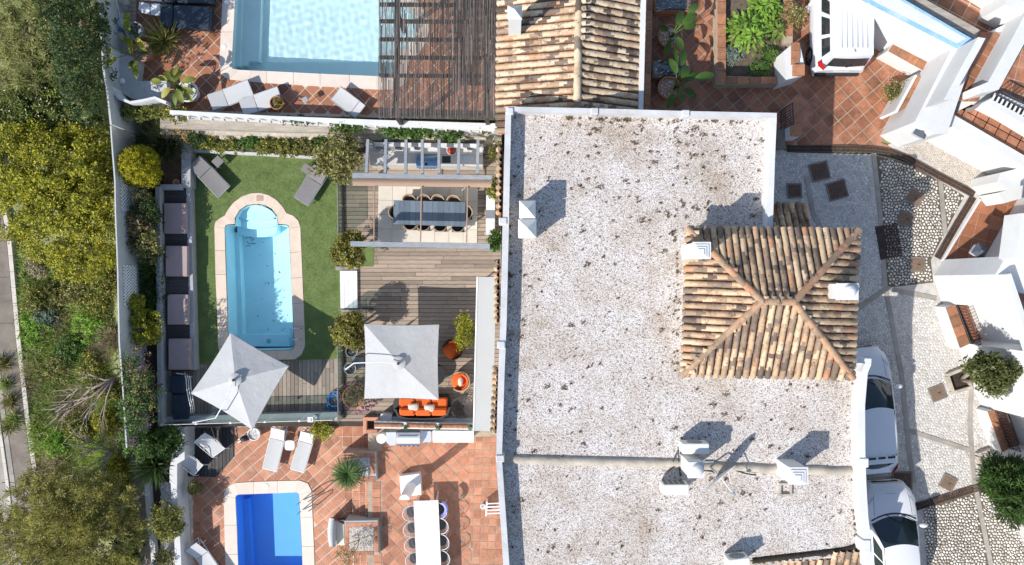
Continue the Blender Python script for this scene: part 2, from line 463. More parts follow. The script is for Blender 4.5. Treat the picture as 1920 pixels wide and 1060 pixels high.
L['palm'] = leafmat('cycad_frond', [(0, (0.0375, 0.0825, 0.018)), (.6, (0.075, 0.15, 0.03)), (1, (0.135, 0.225, 0.045))], .2)
L['striped'] = leafmat('variegated_leaf', [(0, (.08, .11, .015)), (.5, (.28, .28, .05)), (1, (.56, .52, .22))], .3)
L['pink'] = leafmat('pink_blossom', [(0, (.32, .06, .22)), (.6, (.5, .14, .36)), (1, (.62, .32, .5))], .4)
L['dry'] = leafmat('dry_twig_leaf', [(0, (.11, .07, .04)), (.5, (.2, .14, .09)), (1, (.32, .24, .17))], .2)
L['russet'] = leafmat('russet_leaf', [(0, (0.15, 0.125, 0.0375)), (.4, (0.338, 0.237, 0.112)), (.8, (0.5, 0.362, 0.25)), (1, (0.625, 0.425, 0.0625))], .3)
L['silver'] = leafmat('silver_leaf', [(0, (.09, .13, .10)), (1, (.24, .30, .24))], .2)

M['water'], _t, _g = glassmat('pool_water', (.92, .98, .99), mixf=.0, rough=.03)
_b = _t.nodes.new('ShaderNodeBump'); _b.inputs['Distance'].default_value = .02; _b.inputs['Strength'].default_value = .25
_t.links.new(noise(_t, 2.2, 2, .4), _b.inputs['Height']); _t.links.new(_b.outputs[0], _g.inputs['Normal'])
_m, _t, _b = nodes('rippled_pool_water')
_r = _t.nodes.new('ShaderNodeBsdfGlass'); _r.inputs['IOR'].default_value = 1.33; _r.inputs['Roughness'].default_value = 0.0; _r.inputs['Color'].default_value = (.93, .99, 1, 1)
_t.links.new(_r.outputs[0], _t.nodes['Material Output'].inputs[0]); M['water_rip'] = _m
M['glass'], _, _ = glassmat('clear_green_glass', (.72, .80, .77), mixf=.05)

# ------------------------------------------------------------------ foliage builders
def leaf_mesh(name, C, A, Sd, ln, wd, fold=.0):
    # C centre, A long axis (unit), Sd side axis (unit), ln, wd arrays
    n = len(C)
    ln = np.asarray(ln).reshape(-1, 1) * np.ones((n, 1)); wd = np.asarray(wd).reshape(-1, 1) * np.ones((n, 1))
    V = np.empty((n, 4, 3))
    V[:, 0] = C - A * ln * .5
    V[:, 1] = C + Sd * wd * .5 + A * ln * .05
    V[:, 2] = C + A * ln * .5
    V[:, 3] = C - Sd * wd * .5 + A * ln * .05
    me = bpy.data.meshes.new(name)
    me.vertices.add(n * 4); me.loops.add(n * 4); me.polygons.add(n)
    me.vertices.foreach_set('co', V.reshape(-1).astype(np.float32))
    me.loops.foreach_set('vertex_index', np.arange(n * 4, dtype=np.int32))
    me.polygons.foreach_set('loop_start', np.arange(0, n * 4, 4, dtype=np.int32))
    me.update(calc_edges=True)
    return me

def unit(a):
    return a / np.maximum(np.linalg.norm(a, axis=1, keepdims=True), 1e-9)

def crown_arrays(ells, nclump, per, csize, ll, lw, mode='leaf', inner=.62, upbias=.25):
    # ells: list of (centre, radii); clumps spread through the outer part of each
    vol = np.array([e[1][0] * e[1][1] * e[1][2] for e in ells]) ** .67; vol /= vol.sum()
    CC = []; OO = []
    for (c, r), f in zip(ells, vol):
        k = max(2, int(nclump * f))
        d = unit(NR.randn(k, 3)); d[:, 2] = np.abs(d[:, 2]) * np.where(NR.rand(k) < .8, 1, -1)
        rad = inner + (1.04 - inner) * NR.rand(k, 1) ** .7
        CC.append(np.array(c) + d * rad * np.array(r)); OO.append(d)
    CC = np.concatenate(CC); OO = np.concatenate(OO)
    n = len(CC) * per
    idx = np.repeat(np.arange(len(CC)), per)
    d = unit(NR.randn(n, 3))
    cs = csize * (.6 + .8 * NR.rand(len(CC), 1))[idx]
    pos = CC[idx] + d * cs * (NR.rand(n, 1) ** .5)
    out = OO[idx]
    if mode == 'needle':
        A = unit(d + out * .5 + np.array([0, 0, .3]))
        S = unit(np.cross(A, NR.randn(n, 3) * .55 + np.array([0, 0, 1.0])))
    else:
        A = unit(d * .8 + NR.randn(n, 3) * .5)
        N = unit(out * .4 + NR.randn(n, 3) * .55 + np.array([0, 0, upbias + .35]))
        S = unit(np.cross(N, A))
    l = ll * (.6 + .8 * NR.rand(n)); w = lw * (.6 + .8 * NR.rand(n))
    return pos, A, S, l, w

def crown(ells, nclump, per, csize, ll, lw, m, parent, name='crown', mode='leaf', inner=.62, upbias=.25, **kw):
    me = leaf_mesh(name, *crown_arrays(ells, nclump, per, csize, ll, lw, mode, inner, upbias))
    return mobj(name, me, m, parent, **kw)

def trunk(parent, base, tips, r, m=None, name='trunk', up=.55):
    mb = MB(); base = Vector(base)
    for tip in tips:
        tip = Vector(tip)
        mid = base.lerp(tip, .5) + Vector((R.uniform(-.15, .15), R.uniform(-.15, .15), (tip.z - base.z) * (up - .5)))
        mb.tube([base, mid, tip], [r, r * .7, r * .25], 6)
    return obj(name, mb, m or M['wood_bark'], parent, smooth=True)

def blades(bases, n_each, length, width, m, spread=.8, parent=None, name='blades', jitter=.06, **kw):
    B = np.array([tuple(b) for b in bases], dtype=float); n = len(B) * n_each
    idx = np.repeat(np.arange(len(B)), n_each)
    A = NR.randn(n, 3) * spread; A[:, 2] = np.abs(A[:, 2]) * .5 + .55; A = unit(A)
    l = length * (.5 + .8 * NR.rand(n, 1))
    S = unit(np.cross(A, NR.randn(n, 3) * .6 + np.array([0, 0, .8])))
    pos = B[idx] + NR.randn(n, 3) * np.array([jitter, jitter, 0]) + A * l * .5
    me = leaf_mesh(name, pos, A, S, l, width)
    return mobj(name, me, m, parent, **kw)

def inpoly(x, y, P):
    c = False; j = len(P) - 1
    for i in range(len(P)):
        xi, yi = P[i][0], P[i][1]; xj, yj = P[j][0], P[j][1]
        if (yi > y) != (yj > y) and x < (xj - xi) * (y - yi) / (yj - yi) + xi: c = not c
        j = i
    return c

def clip(subj, cl):                                        # any outline clipped by a convex CCW one
    out = subj
    for i in range(len(cl)):
        a = cl[i]; b = cl[(i + 1) % len(cl)]
        ex, ey = b[0] - a[0], b[1] - a[1]
        inp = out; out = []
        for k in range(len(inp)):
            p = inp[k]; q = inp[(k + 1) % len(inp)]
            dp = ex * (p[1] - a[1]) - ey * (p[0] - a[0]); dq = ex * (q[1] - a[1]) - ey * (q[0] - a[0])
            if dp >= 0: out.append(p)
            if (dp >= 0) != (dq >= 0):
                s = dp / (dp - dq); out.append((p[0] + (q[0] - p[0]) * s, p[1] + (q[1] - p[1]) * s))
        if len(out) < 3: return []
    return out

def area(P):
    return .5 * sum(P[i][0] * P[(i + 1) % len(P)][1] - P[(i + 1) % len(P)][0] * P[i][1] for i in range(len(P)))

def ccw(P):
    P = [(p[0], p[1]) for p in P]
    return P if area(P) > 0 else P[::-1]

def tiles(parent, region, z, size, ang, m, name='tile', gap=.03, h=.008, org=(0, 0), holes=(), stagger=0.0, minarea=.12, jit=.0015, cap=298):
    """separate tiles laid over a region (world outline) in a grid; the edge ones cut to it"""
    region = ccw(region); sx, sy = size if isinstance(size, tuple) else (size, size)
    ca, sa = math.cos(ang), math.sin(ang)
    def loc(p): return ((p[0] - org[0]) * ca + (p[1] - org[1]) * sa, -(p[0] - org[0]) * sa + (p[1] - org[1]) * ca)
    def glo(p): return (org[0] + p[0] * ca - p[1] * sa, org[1] + p[0] * sa + p[1] * ca)
    Q = [loc(p) for p in region]
    i0 = math.floor(min(p[0] for p in Q) / sx) - 1; i1 = math.ceil(max(p[0] for p in Q) / sx) + 1
    j0 = math.floor(min(p[1] for p in Q) / sy); j1 = math.ceil(max(p[1] for p in Q) / sy)
    full = MB().prism([(-sx / 2 + gap / 2, -sy / 2 + gap / 2), (sx / 2 - gap / 2, -sy / 2 + gap / 2), (sx / 2 - gap / 2, sy / 2 - gap / 2), (-sx / 2 + gap / 2, sy / 2 - gap / 2)], h / 2, -h / 2, bottom=False).mesh(name)
    full.materials.append(m)
    got = []
    for j in range(j0, j1):
        off = (j % 2) * stagger * sx
        for i in range(i0, i1):
            x0 = i * sx + off + gap / 2; y0 = j * sy + gap / 2; x1 = x0 + sx - gap; y1 = y0 + sy - gap
            sq = [(x0, y0), (x1, y0), (x1, y1), (x0, y1)]
            c = clip(Q, sq)
            if not c: continue
            a = abs(area(c)); fa = (sx - gap) * (sy - gap)
            if a < fa * minarea: continue
            cg = glo((sum(p[0] for p in c) / len(c), sum(p[1] for p in c) / len(c)))
            if any(inpoly(cg[0], cg[1], hh) for hh in holes): continue
            got.append((a, a > fa * .985, glo(((x0 + x1) / 2, (y0 + y1) / 2)), c))
    got.sort(key=lambda g: -g[0])
    rest = MB()
    for k, (a, isfull, cg, c) in enumerate(got):
        dz = R.uniform(-jit, jit)
        if k >= cap:
            rest.prism([glo(p) for p in c], z + h + dz, z, bottom=False); continue
        if isfull:
            mt = Matrix.Translation((cg[0], cg[1], z + h / 2 + dz)) @ Matrix.Rotation(ang, 4, 'Z') @ Matrix.Rotation(R.uniform(-.006, .006), 4, 'X') @ Matrix.Rotation(R.uniform(-.006, .006), 4, 'Y')
            mobj(name, full, None, parent, mt)
        else:
            obj(name, MB().prism([glo(p) for p in c], z + h + dz, z, bottom=False), m, parent)
    if rest.v: obj(name, rest, m, parent, kind='stuff')

def boards(parent, region, z, width, ang, m, length=(1.6, 3.2), name='board', gap=.016, h=.02, holes=(), cap=298):
    region = ccw(region)
    ca, sa = math.cos(ang), math.sin(ang)
    def loc(p): return (p[0] * ca + p[1] * sa, -p[0] * sa + p[1] * ca)
    def glo(p): return (p[0] * ca - p[1] * sa, p[0] * sa + p[1] * ca)
    Q = ccw([loc(p) for p in region])
    x0 = min(p[0] for p in Q); x1 = max(p[0] for p in Q); y0 = min(p[1] for p in Q); y1 = max(p[1] for p in Q)
    n = 0; y = y0; rest = MB()
    while y < y1:
        x = x0 - R.uniform(0, length[1] * .7)
        while x < x1:
            l = R.uniform(*length)
            sq = [(x, y), (x + l - gap * .6, y), (x + l - gap * .6, y + width - gap), (x, y + width - gap)]
            c = clip(Q, sq)
            if c and abs(area(c)) > .012:
                cg = glo((sum(p[0] for p in c) / len(c), sum(p[1] for p in c) / len(c)))
                if not any(inpoly(cg[0], cg[1], hh) for hh in holes):
                    dz = R.uniform(-.0015, .0015); P = [glo(p) for p in c]
                    if n < cap: obj(name, MB().prism(P, z + h + dz, z, bottom=False), m, parent); n += 1
                    else: rest.prism(P, z + h + dz, z, bottom=False)
            x += l
        y += width
    if rest.v: obj(name, rest, m, parent, kind='stuff')

def cobbles(name, parent, region, z, cell, m, gap=.016, h=.022, holes=(), seedk=1):
    """rounded river stones set on edge, packed so each fills its own cell"""
    rr = random.Random(seedk); region = ccw(region)
    x0 = min(p[0] for p in region); x1 = max(p[0] for p in region); y0 = min(p[1] for p in region); y1 = max(p[1] for p in region)
    nx = int((x1 - x0) / cell) + 3; ny = int((y1 - y0) / cell) + 3
    P = {}
    for j in range(-2, ny):
        for i in range(-2, nx):
            P[i, j] = (x0 + (i + (j % 2) * .5 + rr.uniform(-.42, .42)) * cell, y0 + (j + rr.uniform(-.42, .42)) * cell)
    V = []; F = []; hc = cell
    for j in range(ny - 1):
        for i in range(nx - 1):
            p = P[i, j]
            if not inpoly(p[0], p[1], region) or any(inpoly(p[0], p[1], hh) for hh in holes): continue
            c = [(p[0] - hc, p[1] - hc), (p[0] + hc, p[1] - hc), (p[0] + hc, p[1] + hc), (p[0] - hc, p[1] + hc)]
            for dj in (-1, 0, 1):
                for di in (-1, 0, 1):
                    q = P.get((i + di, j + dj))
                    if q is None or (di == 0 and dj == 0): continue
                    dx, dy = q[0] - p[0], q[1] - p[1]; d = math.hypot(dx, dy); lim = d / 2 - gap / 2; dx /= d; dy /= d
                    out = []
                    for k in range(len(c)):
                        a = c[k]; b = c[(k + 1) % len(c)]
                        da = lim - ((a[0] - p[0]) * dx + (a[1] - p[1]) * dy); db = lim - ((b[0] - p[0]) * dx + (b[1] - p[1]) * dy)
                        if da >= 0: out.append(a)
                        if (da >= 0) != (db >= 0):
                            s = da / (da - db); out.append((a[0] + (b[0] - a[0]) * s, a[1] + (b[1] - a[1]) * s))
                    c = out
                    if len(c) < 3: break
                if len(c) < 3: break
            if len(c) < 3: continue
            n = len(c); b0 = len(V); hh = h * rr.uniform(.7, 1.25)
            cx = sum(q[0] for q in c) / n; cy = sum(q[1] for q in c) / n
            # corners cut by taking edge midpoints: a rounder outline
            mid = [((c[k][0] * .62 + c[(k + 1) % n][0] * .38), (c[k][1] * .62 + c[(k + 1) % n][1] * .38)) for k in range(n)]
            V += [(q[0], q[1], z - .004) for q in mid]
            V += [(cx + (q[0] - cx) * .72, cy + (q[1] - cy) * .72, z + hh * .85) for q in mid]
            V.append((cx, cy, z + hh))
            for k in range(n):
                k2 = (k + 1) % n
                F.append((b0 + k, b0 + k2, b0 + n + k2, b0 + n + k)); F.append((b0 + n + k, b0 + n + k2, b0 + 2 * n))
    me = bpy.data.meshes.new(name); me.from_pydata(V, [], F); me.update()
    me.polygons.foreach_set('use_smooth', [True] * len(F))
    return mobj(name, me, m, parent, kind='stuff')

# ------------------------------------------------------------------ roof tiles
def rooftile_mesh(Lt=.43, w0=.098, w1=.078, th=.016, n=6):
    mb = MB()
    def arc(x, w, zz, hh=.92):
        return [(x, -w * math.cos(math.pi * k / n), zz + w * hh * math.sin(math.pi * k / n)) for k in range(n + 1)]
    a = arc(0, w0, 0); b = arc(-Lt, w1, 0)
    mb.grid([b, a])
    mb.grid([a, arc(0, w0 - th, 0)])
    mb.grid([arc(0, w0 - th, 0), arc(-Lt * .5, w1 - th, 0)])
    return mb
_rt = rooftile_mesh()
RT = _rt.mesh('roof_tile', True)

class TileBag:
    def __init__(s): s.items = []
    def slope(s, pts, across=.213, expo=.29, tilt=.055, lift=.035, mark=None):
        """pts: eave1, eave2, ... outline of the slope in 3D, first edge = eave"""
        e1, e2 = Vector(pts[0]), Vector(pts[1]); v = (e2 - e1).normalized()
        t = Vector(pts[2]); u = (e1 + v * (t - e1).dot(v)) - t
        u.normalize(); n = u.cross(v)
        if n.z < 0: n = -n; 
        vv = n.cross(u)
        P2 = [((Vector(p) - e1).dot(u), (Vector(p) - e1).dot(v)) for p in pts]
        umin = min(p[0] for p in P2); vmin = min(p[1] for p in P2); vmax = max(p[1] for p in P2)
        ch = []
        nv = int((vmax - vmin) / across); a = (vmax - vmin) / max(1, nv)
        for j in range(nv):
            cv = vmin + (j + .5) * a
            k = 0; us = []
            while True:
                uu = .06 - k * expo
                if uu - expo * .5 < umin: break
                if inpoly(min(uu - expo * .55, -.02), cv, P2):
                    m = Matrix((( u.x, vv.x, n.x, 0), (u.y, vv.y, n.y, 0), (u.z, vv.z, n.z, 0), (0, 0, 0, 1)))
                    pos = e1 + u * (uu + R.uniform(-.012, .012)) + v * (cv + R.uniform(-.006, .006)) + n * (lift + R.uniform(0, .006))
                    m = Matrix.Translation(pos) @ m @ Matrix.Rotation(R.uniform(-.02, .02), 4, 'Z') @ Matrix.Rotation(tilt + R.uniform(-.008, .008), 4, 'Y')
                    s.items.append(m)
                us.append(uu); k += 1
            c0 = cv + a * .5
            uu = [q * .05 for q in range(int(umin / .05), 2) if inpoly(min(q * .05, -.01), min(c0, vmax - .01), P2)]
            if uu: ch.append((e1, u, v, n, c0, min(uu), .03, a))
        return ch
    def emit(s, parent, m, cap=298, name='roof_tile', near=None):
        if not RT.materials: pass
        me = RT.copy(); me.materials.append(m)
        its = s.items
        if near: its = sorted(its, key=near)
        rest = MB()
        for k, mt in enumerate(its):
            if k < cap: mobj(name, me, None, parent, mt)
            else: rest.add([mt @ Vector(v) for v in _rt.v], _rt.f)
        if rest.v: obj(name, rest, m, parent, smooth=True, kind='stuff')

def channels(chs, parent):
    mb = MB()
    for (e1, u, v, n, c0, u0, u1, a) in chs:
        w = a * .5
        rows = []
        for uu in (u0, u1):
            rows.append([tuple(e1 + u * uu + v * (c0 + x * w) + n * (zz + .012)) for x, zz in ((-1, .05), (-.55, .012), (0, 0), (.55, .012), (1, .05))])
        mb.grid(rows)
    return obj('channel_tile', mb, M['channel'], parent, smooth=True, kind='stuff')

def ridge(p, q, parent, m, step=.34, w=.115, up=.05, name='ridge_tile'):
    p, q = Vector(p), Vector(q); d = q - p; n = int(d.length / step); x = d.normalized()
    y = Vector((0, 0, 1)).cross(x).normalized(); zz = x.cross(y)
    me = rooftile_mesh(step * 1.15, w, w * .86).mesh(name, True); me.materials.append(m)
    for k in range(n):
        pos = p + d * ((k + 1) / n) + Vector((0, 0, up + R.uniform(0, .012)))
        mt = Matrix(((x.x, y.x, zz.x, pos.x), (x.y, y.y, zz.y, pos.y), (x.z, y.z, zz.z, pos.z), (0, 0, 0, 1)))
        mobj(name, me, None, parent, mt @ Matrix.Rotation(.04 + R.uniform(-.01, .01), 4, 'Y') @ Matrix.Rotation(R.uniform(-.03, .03), 4, 'Z'))

# ================================================================== SETTING: ground and levels
ZS, ZU, ZL, ZD, ZH = 3.5, 1.5, -0.9, -0.3, -3.0          # street, upper pool, lower pool, lower dining, hillside
obj('ground', MB().sheet([(-300, -300), (300, -300), (300, 300), (-300, 300)], -6.2), M['earth'], kind='structure')

# hillside west of the wall
def hill_z(px, py):
    t = min(1, max(0, (px - 55) / 190))
    return ZH - .05 + 1.0 * t * t + .12 * math.sin(px * .07) * math.cos(py * .05)
mb = MB()
ys = [-120 + i * 22 for i in range(60)]; xs = [-260, -120, -60, -20, 0, 20, 40, 60, 80, 100, 120, 140, 160, 180, 200, 220, 240, 262]
mb.grid([[tuple(W(x, y, ZH).xy) + (hill_z(x, y) - (0.04 if x <= 60 else 0),) for x in xs] for y in ys])
obj('hillside', mb, M['earth'], smooth=True, kind='structure')

# pavement, kerb and road at the far left
pave = thing('pavement', None, None); pave['kind'] = 'structure'
def chain(pts, z): return WX(pts, z)
zp = ZH + .10
obj('paving_base', MB().pp([(-8, 300), (8, 380), (20, 440), (37, 628), (54, 778), (72, 905), (90, 1075), (14, 1075), (14, 940), (-30, 600), (-30, 300)], zp, zp - .3), M['concrete_d'], pave)
slab_y = [300, 372, 446, 520, 606, 690, 790, 905, 1000, 1075]
def edge_x(y):
    P = [(300, -8), (380, 8), (440, 20), (628, 37), (778, 54), (905, 72), (1075, 90)]
    for (a, b), (c, d) in zip(P, P[1:]):
        if a <= y <= c: return b + (d - b) * (y - a) / (c - a)
    return P[-1][1]
for a, b in zip(slab_y, slab_y[1:]):
    xa, xb = edge_x(a) - 9, edge_x(b) - 9
    obj('paving_slab', MB().pp([(xa - 34, a + .6), (xa, a + .6), (xb, b - .6), (xb - 34, b - .6)], zp + .02, zp), M['concrete_d'], pave)
    obj('paving_slab', MB().pp([(xa - 74, a + .6), (xa - 35.4, a + .6), (xb - 35.4, b - .6), (xb - 74, b - .6)], zp + .02, zp), M['concrete'], pave)
kerb = thing('kerb', None, None); kerb['kind'] = 'structure'
for i in range(26):
    a = 300 + i * 30; b = a + 29.5
    obj('kerb_stone', MB().pp([(edge_x(a) - 8, a), (edge_x(a), a), (edge_x(b), b), (edge_x(b) - 8, b)], zp + .09, zp - .3), M['kerb'], kerb)
    a0 = edge_x(a) - 56; b0 = edge_x(b) - 56
    if a > 700: obj('kerb_stone', MB().pp([(a0 - 6, a), (a0, a), (b0, b), (b0 - 6, b)], zp + .06, zp - .3), M['kerb'], kerb)
obj('road', MB().sheet(WX([(-400, 100), (-60, 100), (-28, 700), (0, 900), (34, 1075), (60, 1300), (-400, 1300)], zp), zp - .01), M['asphalt'], kind='structure')
mk = MB(); mk.sheet(WX([(-14, 850), (-6, 848), (10, 940), (26, 1062), (20, 1064), (2, 950)], zp), zp + .004)
obj('road_marking', mk, mat('worn_road_paint', (.7, .7, .68), .8, .1, 6), kind='structure')

# solid earth under the terraces, split by level (tops stay below what lies on them)
main_out = [(312, 800), (308, 285), (350, 283), (352, 262), (945, 268), (945, 806), (700, 800)]
pool_in = [(422, 427), (426, 422), (441, 423), (442, 409), (450, 395), (463, 386.5), (480, 384), (497, 386.5), (510, 393), (518, 405), (521, 422), (538, 423), (541, 427), (551, 648), (548, 654), (542, 656), (440, 658), (431, 655), (429, 648)]
hole_main = WX(pool_in, 0.0)
SL = MB().sheet(WX(main_out, 0), -.06, [hole_main])
obj('terrace_slab', SL, M['joint'], kind='structure')
obj('terrace_bank', MB().prism(WX([(312, 800), (308, 262), (945, 262), (945, 806)], 0), -2.0, -6.1), M['earth'], kind='structure')

# ------------------------------------------------------------------ main pool
pool_thing = thing('swimming_pool', 'cyan pool with rounded stepped end set in artificial turf', 'pool', W(485, 530, 0))
def ring(loop, z1, z0):
    mb = MB(); n = len(loop)
    vs = [(p[0], p[1], z1) for p in loop] + [(p[0], p[1], z0) for p in loop]
    mb.add(vs, [(i, (i + 1) % n, n + (i + 1) % n, n + i) for i in range(n)])
    return mb
lp = hole_main
zf = -1.45
mb = ring(lp, -.012, zf); mb.sheet(lp, zf)
obj('basin', mb, M['pool_a'], pool_thing)
mb = MB()
mb.pp([(434, 436), (448, 436), (456, 640), (444, 640)], -1.02, zf + .002)                          # bench along the west wall
mb.pp([(450, 627), (541, 627), (542, 650), (446, 650)], -.95, zf + .002)
obj('bench', mb, M['pool_a'], pool_thing)
for k, (dy, z) in enumerate(((0, -.35), (14, -.65), (27, -.95))):
    arc = [(444, 421 + dy * .55)] + [(482 + (38) * math.cos(a), 421 + dy * .5 - 33 * math.sin(a)) for a in [math.pi - math.pi * i / 12 for i in range(13)]] + [(519, 421 + dy * .55)]
    if k: arc = arc[:1] + arc[1:-1] + arc[-1:]
    bot = [(482 + 37 * math.cos(a), 404 + dy * 1.15 + 10 * math.sin(a)) for a in [math.pi * i / 10 for i in range(11)]]
    top = [(482 + 37.5 * math.cos(a), 420 - 34 * math.sin(a)) for a in [math.pi - math.pi * i / 12 for i in range(13)]]
    obj('pool_step', MB().pp(top + bot, z, z - .3 if k < 2 else zf + .002), M['pool_a'], pool_thing)
obj('water', MB().sheet(lp, -.11), M['water'], pool_thing)
# coping: separate stones between the outer and the inner outline
def strip_ring(outer, inner, z1, z0, m, parent, name='coping_stone', gap=.004, closed=True):
    n = len(outer)
    for i in range(n if closed else n - 1):
        j = (i + 1) % n
        a, b, c, d = [Vector(p) for p in (outer[i], outer[j], inner[j], inner[i])]
        q = [a.lerp(b, .006), b.lerp(a, .006), c.lerp(d, .006), d.lerp(c, .006)]
        obj(name, MB().prism(q, z1 + R.uniform(-.001, .001), z0), m, parent)
outer = [(402, 425), (404, 416), (413, 409), (421, 405), (427, 394), (438, 380), (453, 369), (470, 363), (486, 362), (503, 366), (518, 375), (530, 388), (537, 400), (550, 405), (559, 414), (563, 426), (565, 472), (567, 520), (569, 568), (571, 612), (572, 648), (566, 664), (553, 674), (520, 675), (486, 676), (450, 677), (425, 677), (413, 668), (409, 650), (408, 610), (406, 562), (404, 515), (403, 470)]
inner = [(421, 428), (422, 424), (426, 421), (440, 420), (440, 409), (449, 394), (462, 385), (474, 383), (484, 382.5), (497, 385), (510, 392), (519, 404), (522, 420), (538, 421.5), (541, 424), (542, 428), (544, 474), (546, 522), (548, 570), (550.5, 613), (552.5, 648), (550, 654), (543, 657), (518, 657.5), (486, 658), (452, 659), (441, 659), (431, 656), (428, 649), (426.5, 610), (425, 562), (423.5, 515), (422, 470)]
strip_ring(WX(outer, .03), WX(inner, .03), .03, -.05, M['coping'], pool_thing)
mb = MB()
for yy in (616, 637):
    pts = [W(544, yy, -.55), W(545, yy, -.05), W(547, yy, .28), W(555, yy, .36), W(563, yy, .25), W(565, yy, .03)]
    mb.tube(pts, .02, 6)
mb.tube([W(545, 616, -.3), W(545, 637, -.3)], .03, 6)
obj('handrail', mb, M['chrome'], pool_thing, smooth=True)
mb = MB(); mb.box(W(487, 372, .036), (.26, .22, .012)); obj('skimmer_lid', mb, mat('worn_lid', (.45, .32, .25), .7, .2, 6), pool_thing)
mb = MB(); mb.lathe(W(504, 640, zf + .5), [(.1, 0), (.1, .02), (.06, .03)], 14); obj('drain_cover', mb, mat('aqua_plastic', (.16, .5, .5), .4), pool_thing)
lv = MB()
for _ in range(60):
    x = R.choice((R.uniform(462, 478), R.uniform(462, 540), R.uniform(462, 540))); y = R.uniform(440, 620)
    if x < 480: y = R.uniform(440, 462)
    p = W(x, y, zf + .012); a = R.uniform(0, 6.3); l = R.uniform(.02, .05)
    lv.add([p + Vector((math.cos(a) * l, math.sin(a) * l, 0)), p + Vector((-math.sin(a) * l * .4, math.cos(a) * l * .4, .004)), p - Vector((math.cos(a) * l, math.sin(a) * l, 0)), p + Vector((math.sin(a) * l * .4, -math.cos(a) * l * .4, .003))], [(0, 1, 2, 3)])
obj('fallen_leaves', lv, L['dark'], kind='stuff', label='small dark leaves lying on the cyan pool floor')

# turf
turf_o = [(352, 283), (640, 290), (634, 458), (642, 462), (642, 672), (362, 684), (356, 684)]
obj('turf', MB().sheet(WX(turf_o, 0), .012, [WX([(412, 420), (430, 400), (450, 378), (484, 370), (515, 382), (532, 404), (552, 414), (562, 650), (550, 666), (420, 668)], 0)]), M['turf'], kind='structure')
tb = [W(x, y, .012) for x, y in [(R.uniform(358, 636), R.uniform(288, 676)) for _ in range(15000)] if not inpoly(x, y, outer)]
blades(tb, 3, .035, .012, leafmat('turf_blade', [(0, (.09, .13, .03)), (.5, (.155, .21, .06)), (1, (.25, .3, .11))], .2), spread=.8, name='turf_blades', jitter=.05, kind='stuff', label='short artificial grass blades')
obj('turf_strip', MB().sheet(WX([(640, 458), (702, 458), (700, 500), (640, 500)], .03), .03), M['turf'], kind='structure')

# decks
deck_up = thing('wooden_deck', None, None); deck_up['kind'] = 'structure'
region = WX([(634, 330), (640, 262), (940, 268), (939, 792), (640, 790), (640, 575), (668, 572), (668, 506), (638, 504), (636, 345)], .03)
dh = [WX([(709, 348), (899, 352), (897, 456), (708, 453)], .03), WX([(640, 462), (700, 462), (699, 499), (640, 499)], .03)]
boards(deck_up, region, 0.0, .163, 0, M['deck'], (1.5, 3.4))
deck_low = thing('lower_wooden_deck', None, None); deck_low['kind'] = 'structure'
boards(deck_low, WX([(314, 697), (362, 696), (362, 679), (640, 669), (640, 790), (312, 790)], .0), -.03, .158, math.pi / 2, M['deck_v'], (1.2, 2.6))
din = thing('tiled_dining_floor', None, None); din['kind'] = 'structure'
tiles(din, WX([(709.5, 349), (898.5, 352.5), (896.5, 456), (708, 452.5)], .05), .024, .57, math.radians(-.8), M['tile_beige'], gap=.01, org=W(709.5, 349, .05).xy, h=.026)

# ------------------------------------------------------------------ lower neighbour terraces (bottom left)
hole2_px = [(441, 932), (446, 928), (556, 923.5), (560, 927), (569, 1100), (449, 1100)]
hole2 = WX(hole2_px, ZL)
low_px = [(334, 800), (700, 800), (700, 1110), (330, 1110)]
obj('lower_slab', MB().sheet(WX(low_px, ZL), ZL - .015, [hole2]), M['mortar'], kind='structure')
obj('lower_bank', MB().prism(WX([(334, 800), (960, 800), (960, 1110), (330, 1110)], ZL), ZL - 1.9, -6.1), M['earth'], kind='structure')
obj('dining_slab', MB().pp([(690, 800), (950, 800), (950, 1110), (690, 1110)], ZD - .015, ZL - 1.0), M['mortar_dark'], kind='structure')
pt = thing('pool_terrace', None, None); pt['kind'] = 'structure'
wet = WX([(436, 924), (560, 918), (575, 1110), (442, 1110)], ZL)
tiles(pt, WX([(437, 802), (622, 800), (640, 830), (648, 905), (648, 1110), (592, 1110), (584, 912), (430, 912), (424, 1110), (365, 1110), (360, 895), (405, 895), (440, 858)], ZL), ZL - .012, .40, math.radians(41), M['tile_low'], org=W(500, 850, ZL).xy, holes=[wet])
bt = thing('border_paving', None, None); bt['kind'] = 'structure'
tiles(bt, WX([(622, 800), (702, 800), (702, 846), (640, 846), (640, 830)], ZL), ZL - .012, .43, 0, M['tile_low'], org=W(622, 800, ZL).xy)
tiles(bt, WX([(648, 846), (662, 846), (662, 1110), (648, 1110)], ZL), ZL - .011, (.3, .4), 0, M['tile_low'], org=W(648, 905, ZL).xy)
dt = thing('dining_terrace', None, None); dt['kind'] = 'structure'
tiles(dt, WX([(716, 828), (877, 828), (886, 1110), (718, 1110)], ZD), ZD - .012, .415, math.radians(43), M['tile_low'], org=W(760, 900, ZD).xy, gap=.032)
db = thing('house_side_paving', None, None); db['kind'] = 'structure'
tiles(db, WX([(877, 820), (945, 820), (948, 1110), (886, 1110)], ZD), ZD - .012, .31, math.radians(-91.5), M['tile_low'], org=W(877, 828, ZD).xy, gap=.03)
st = thing('terracotta_steps', None, None); st['kind'] = 'structure'
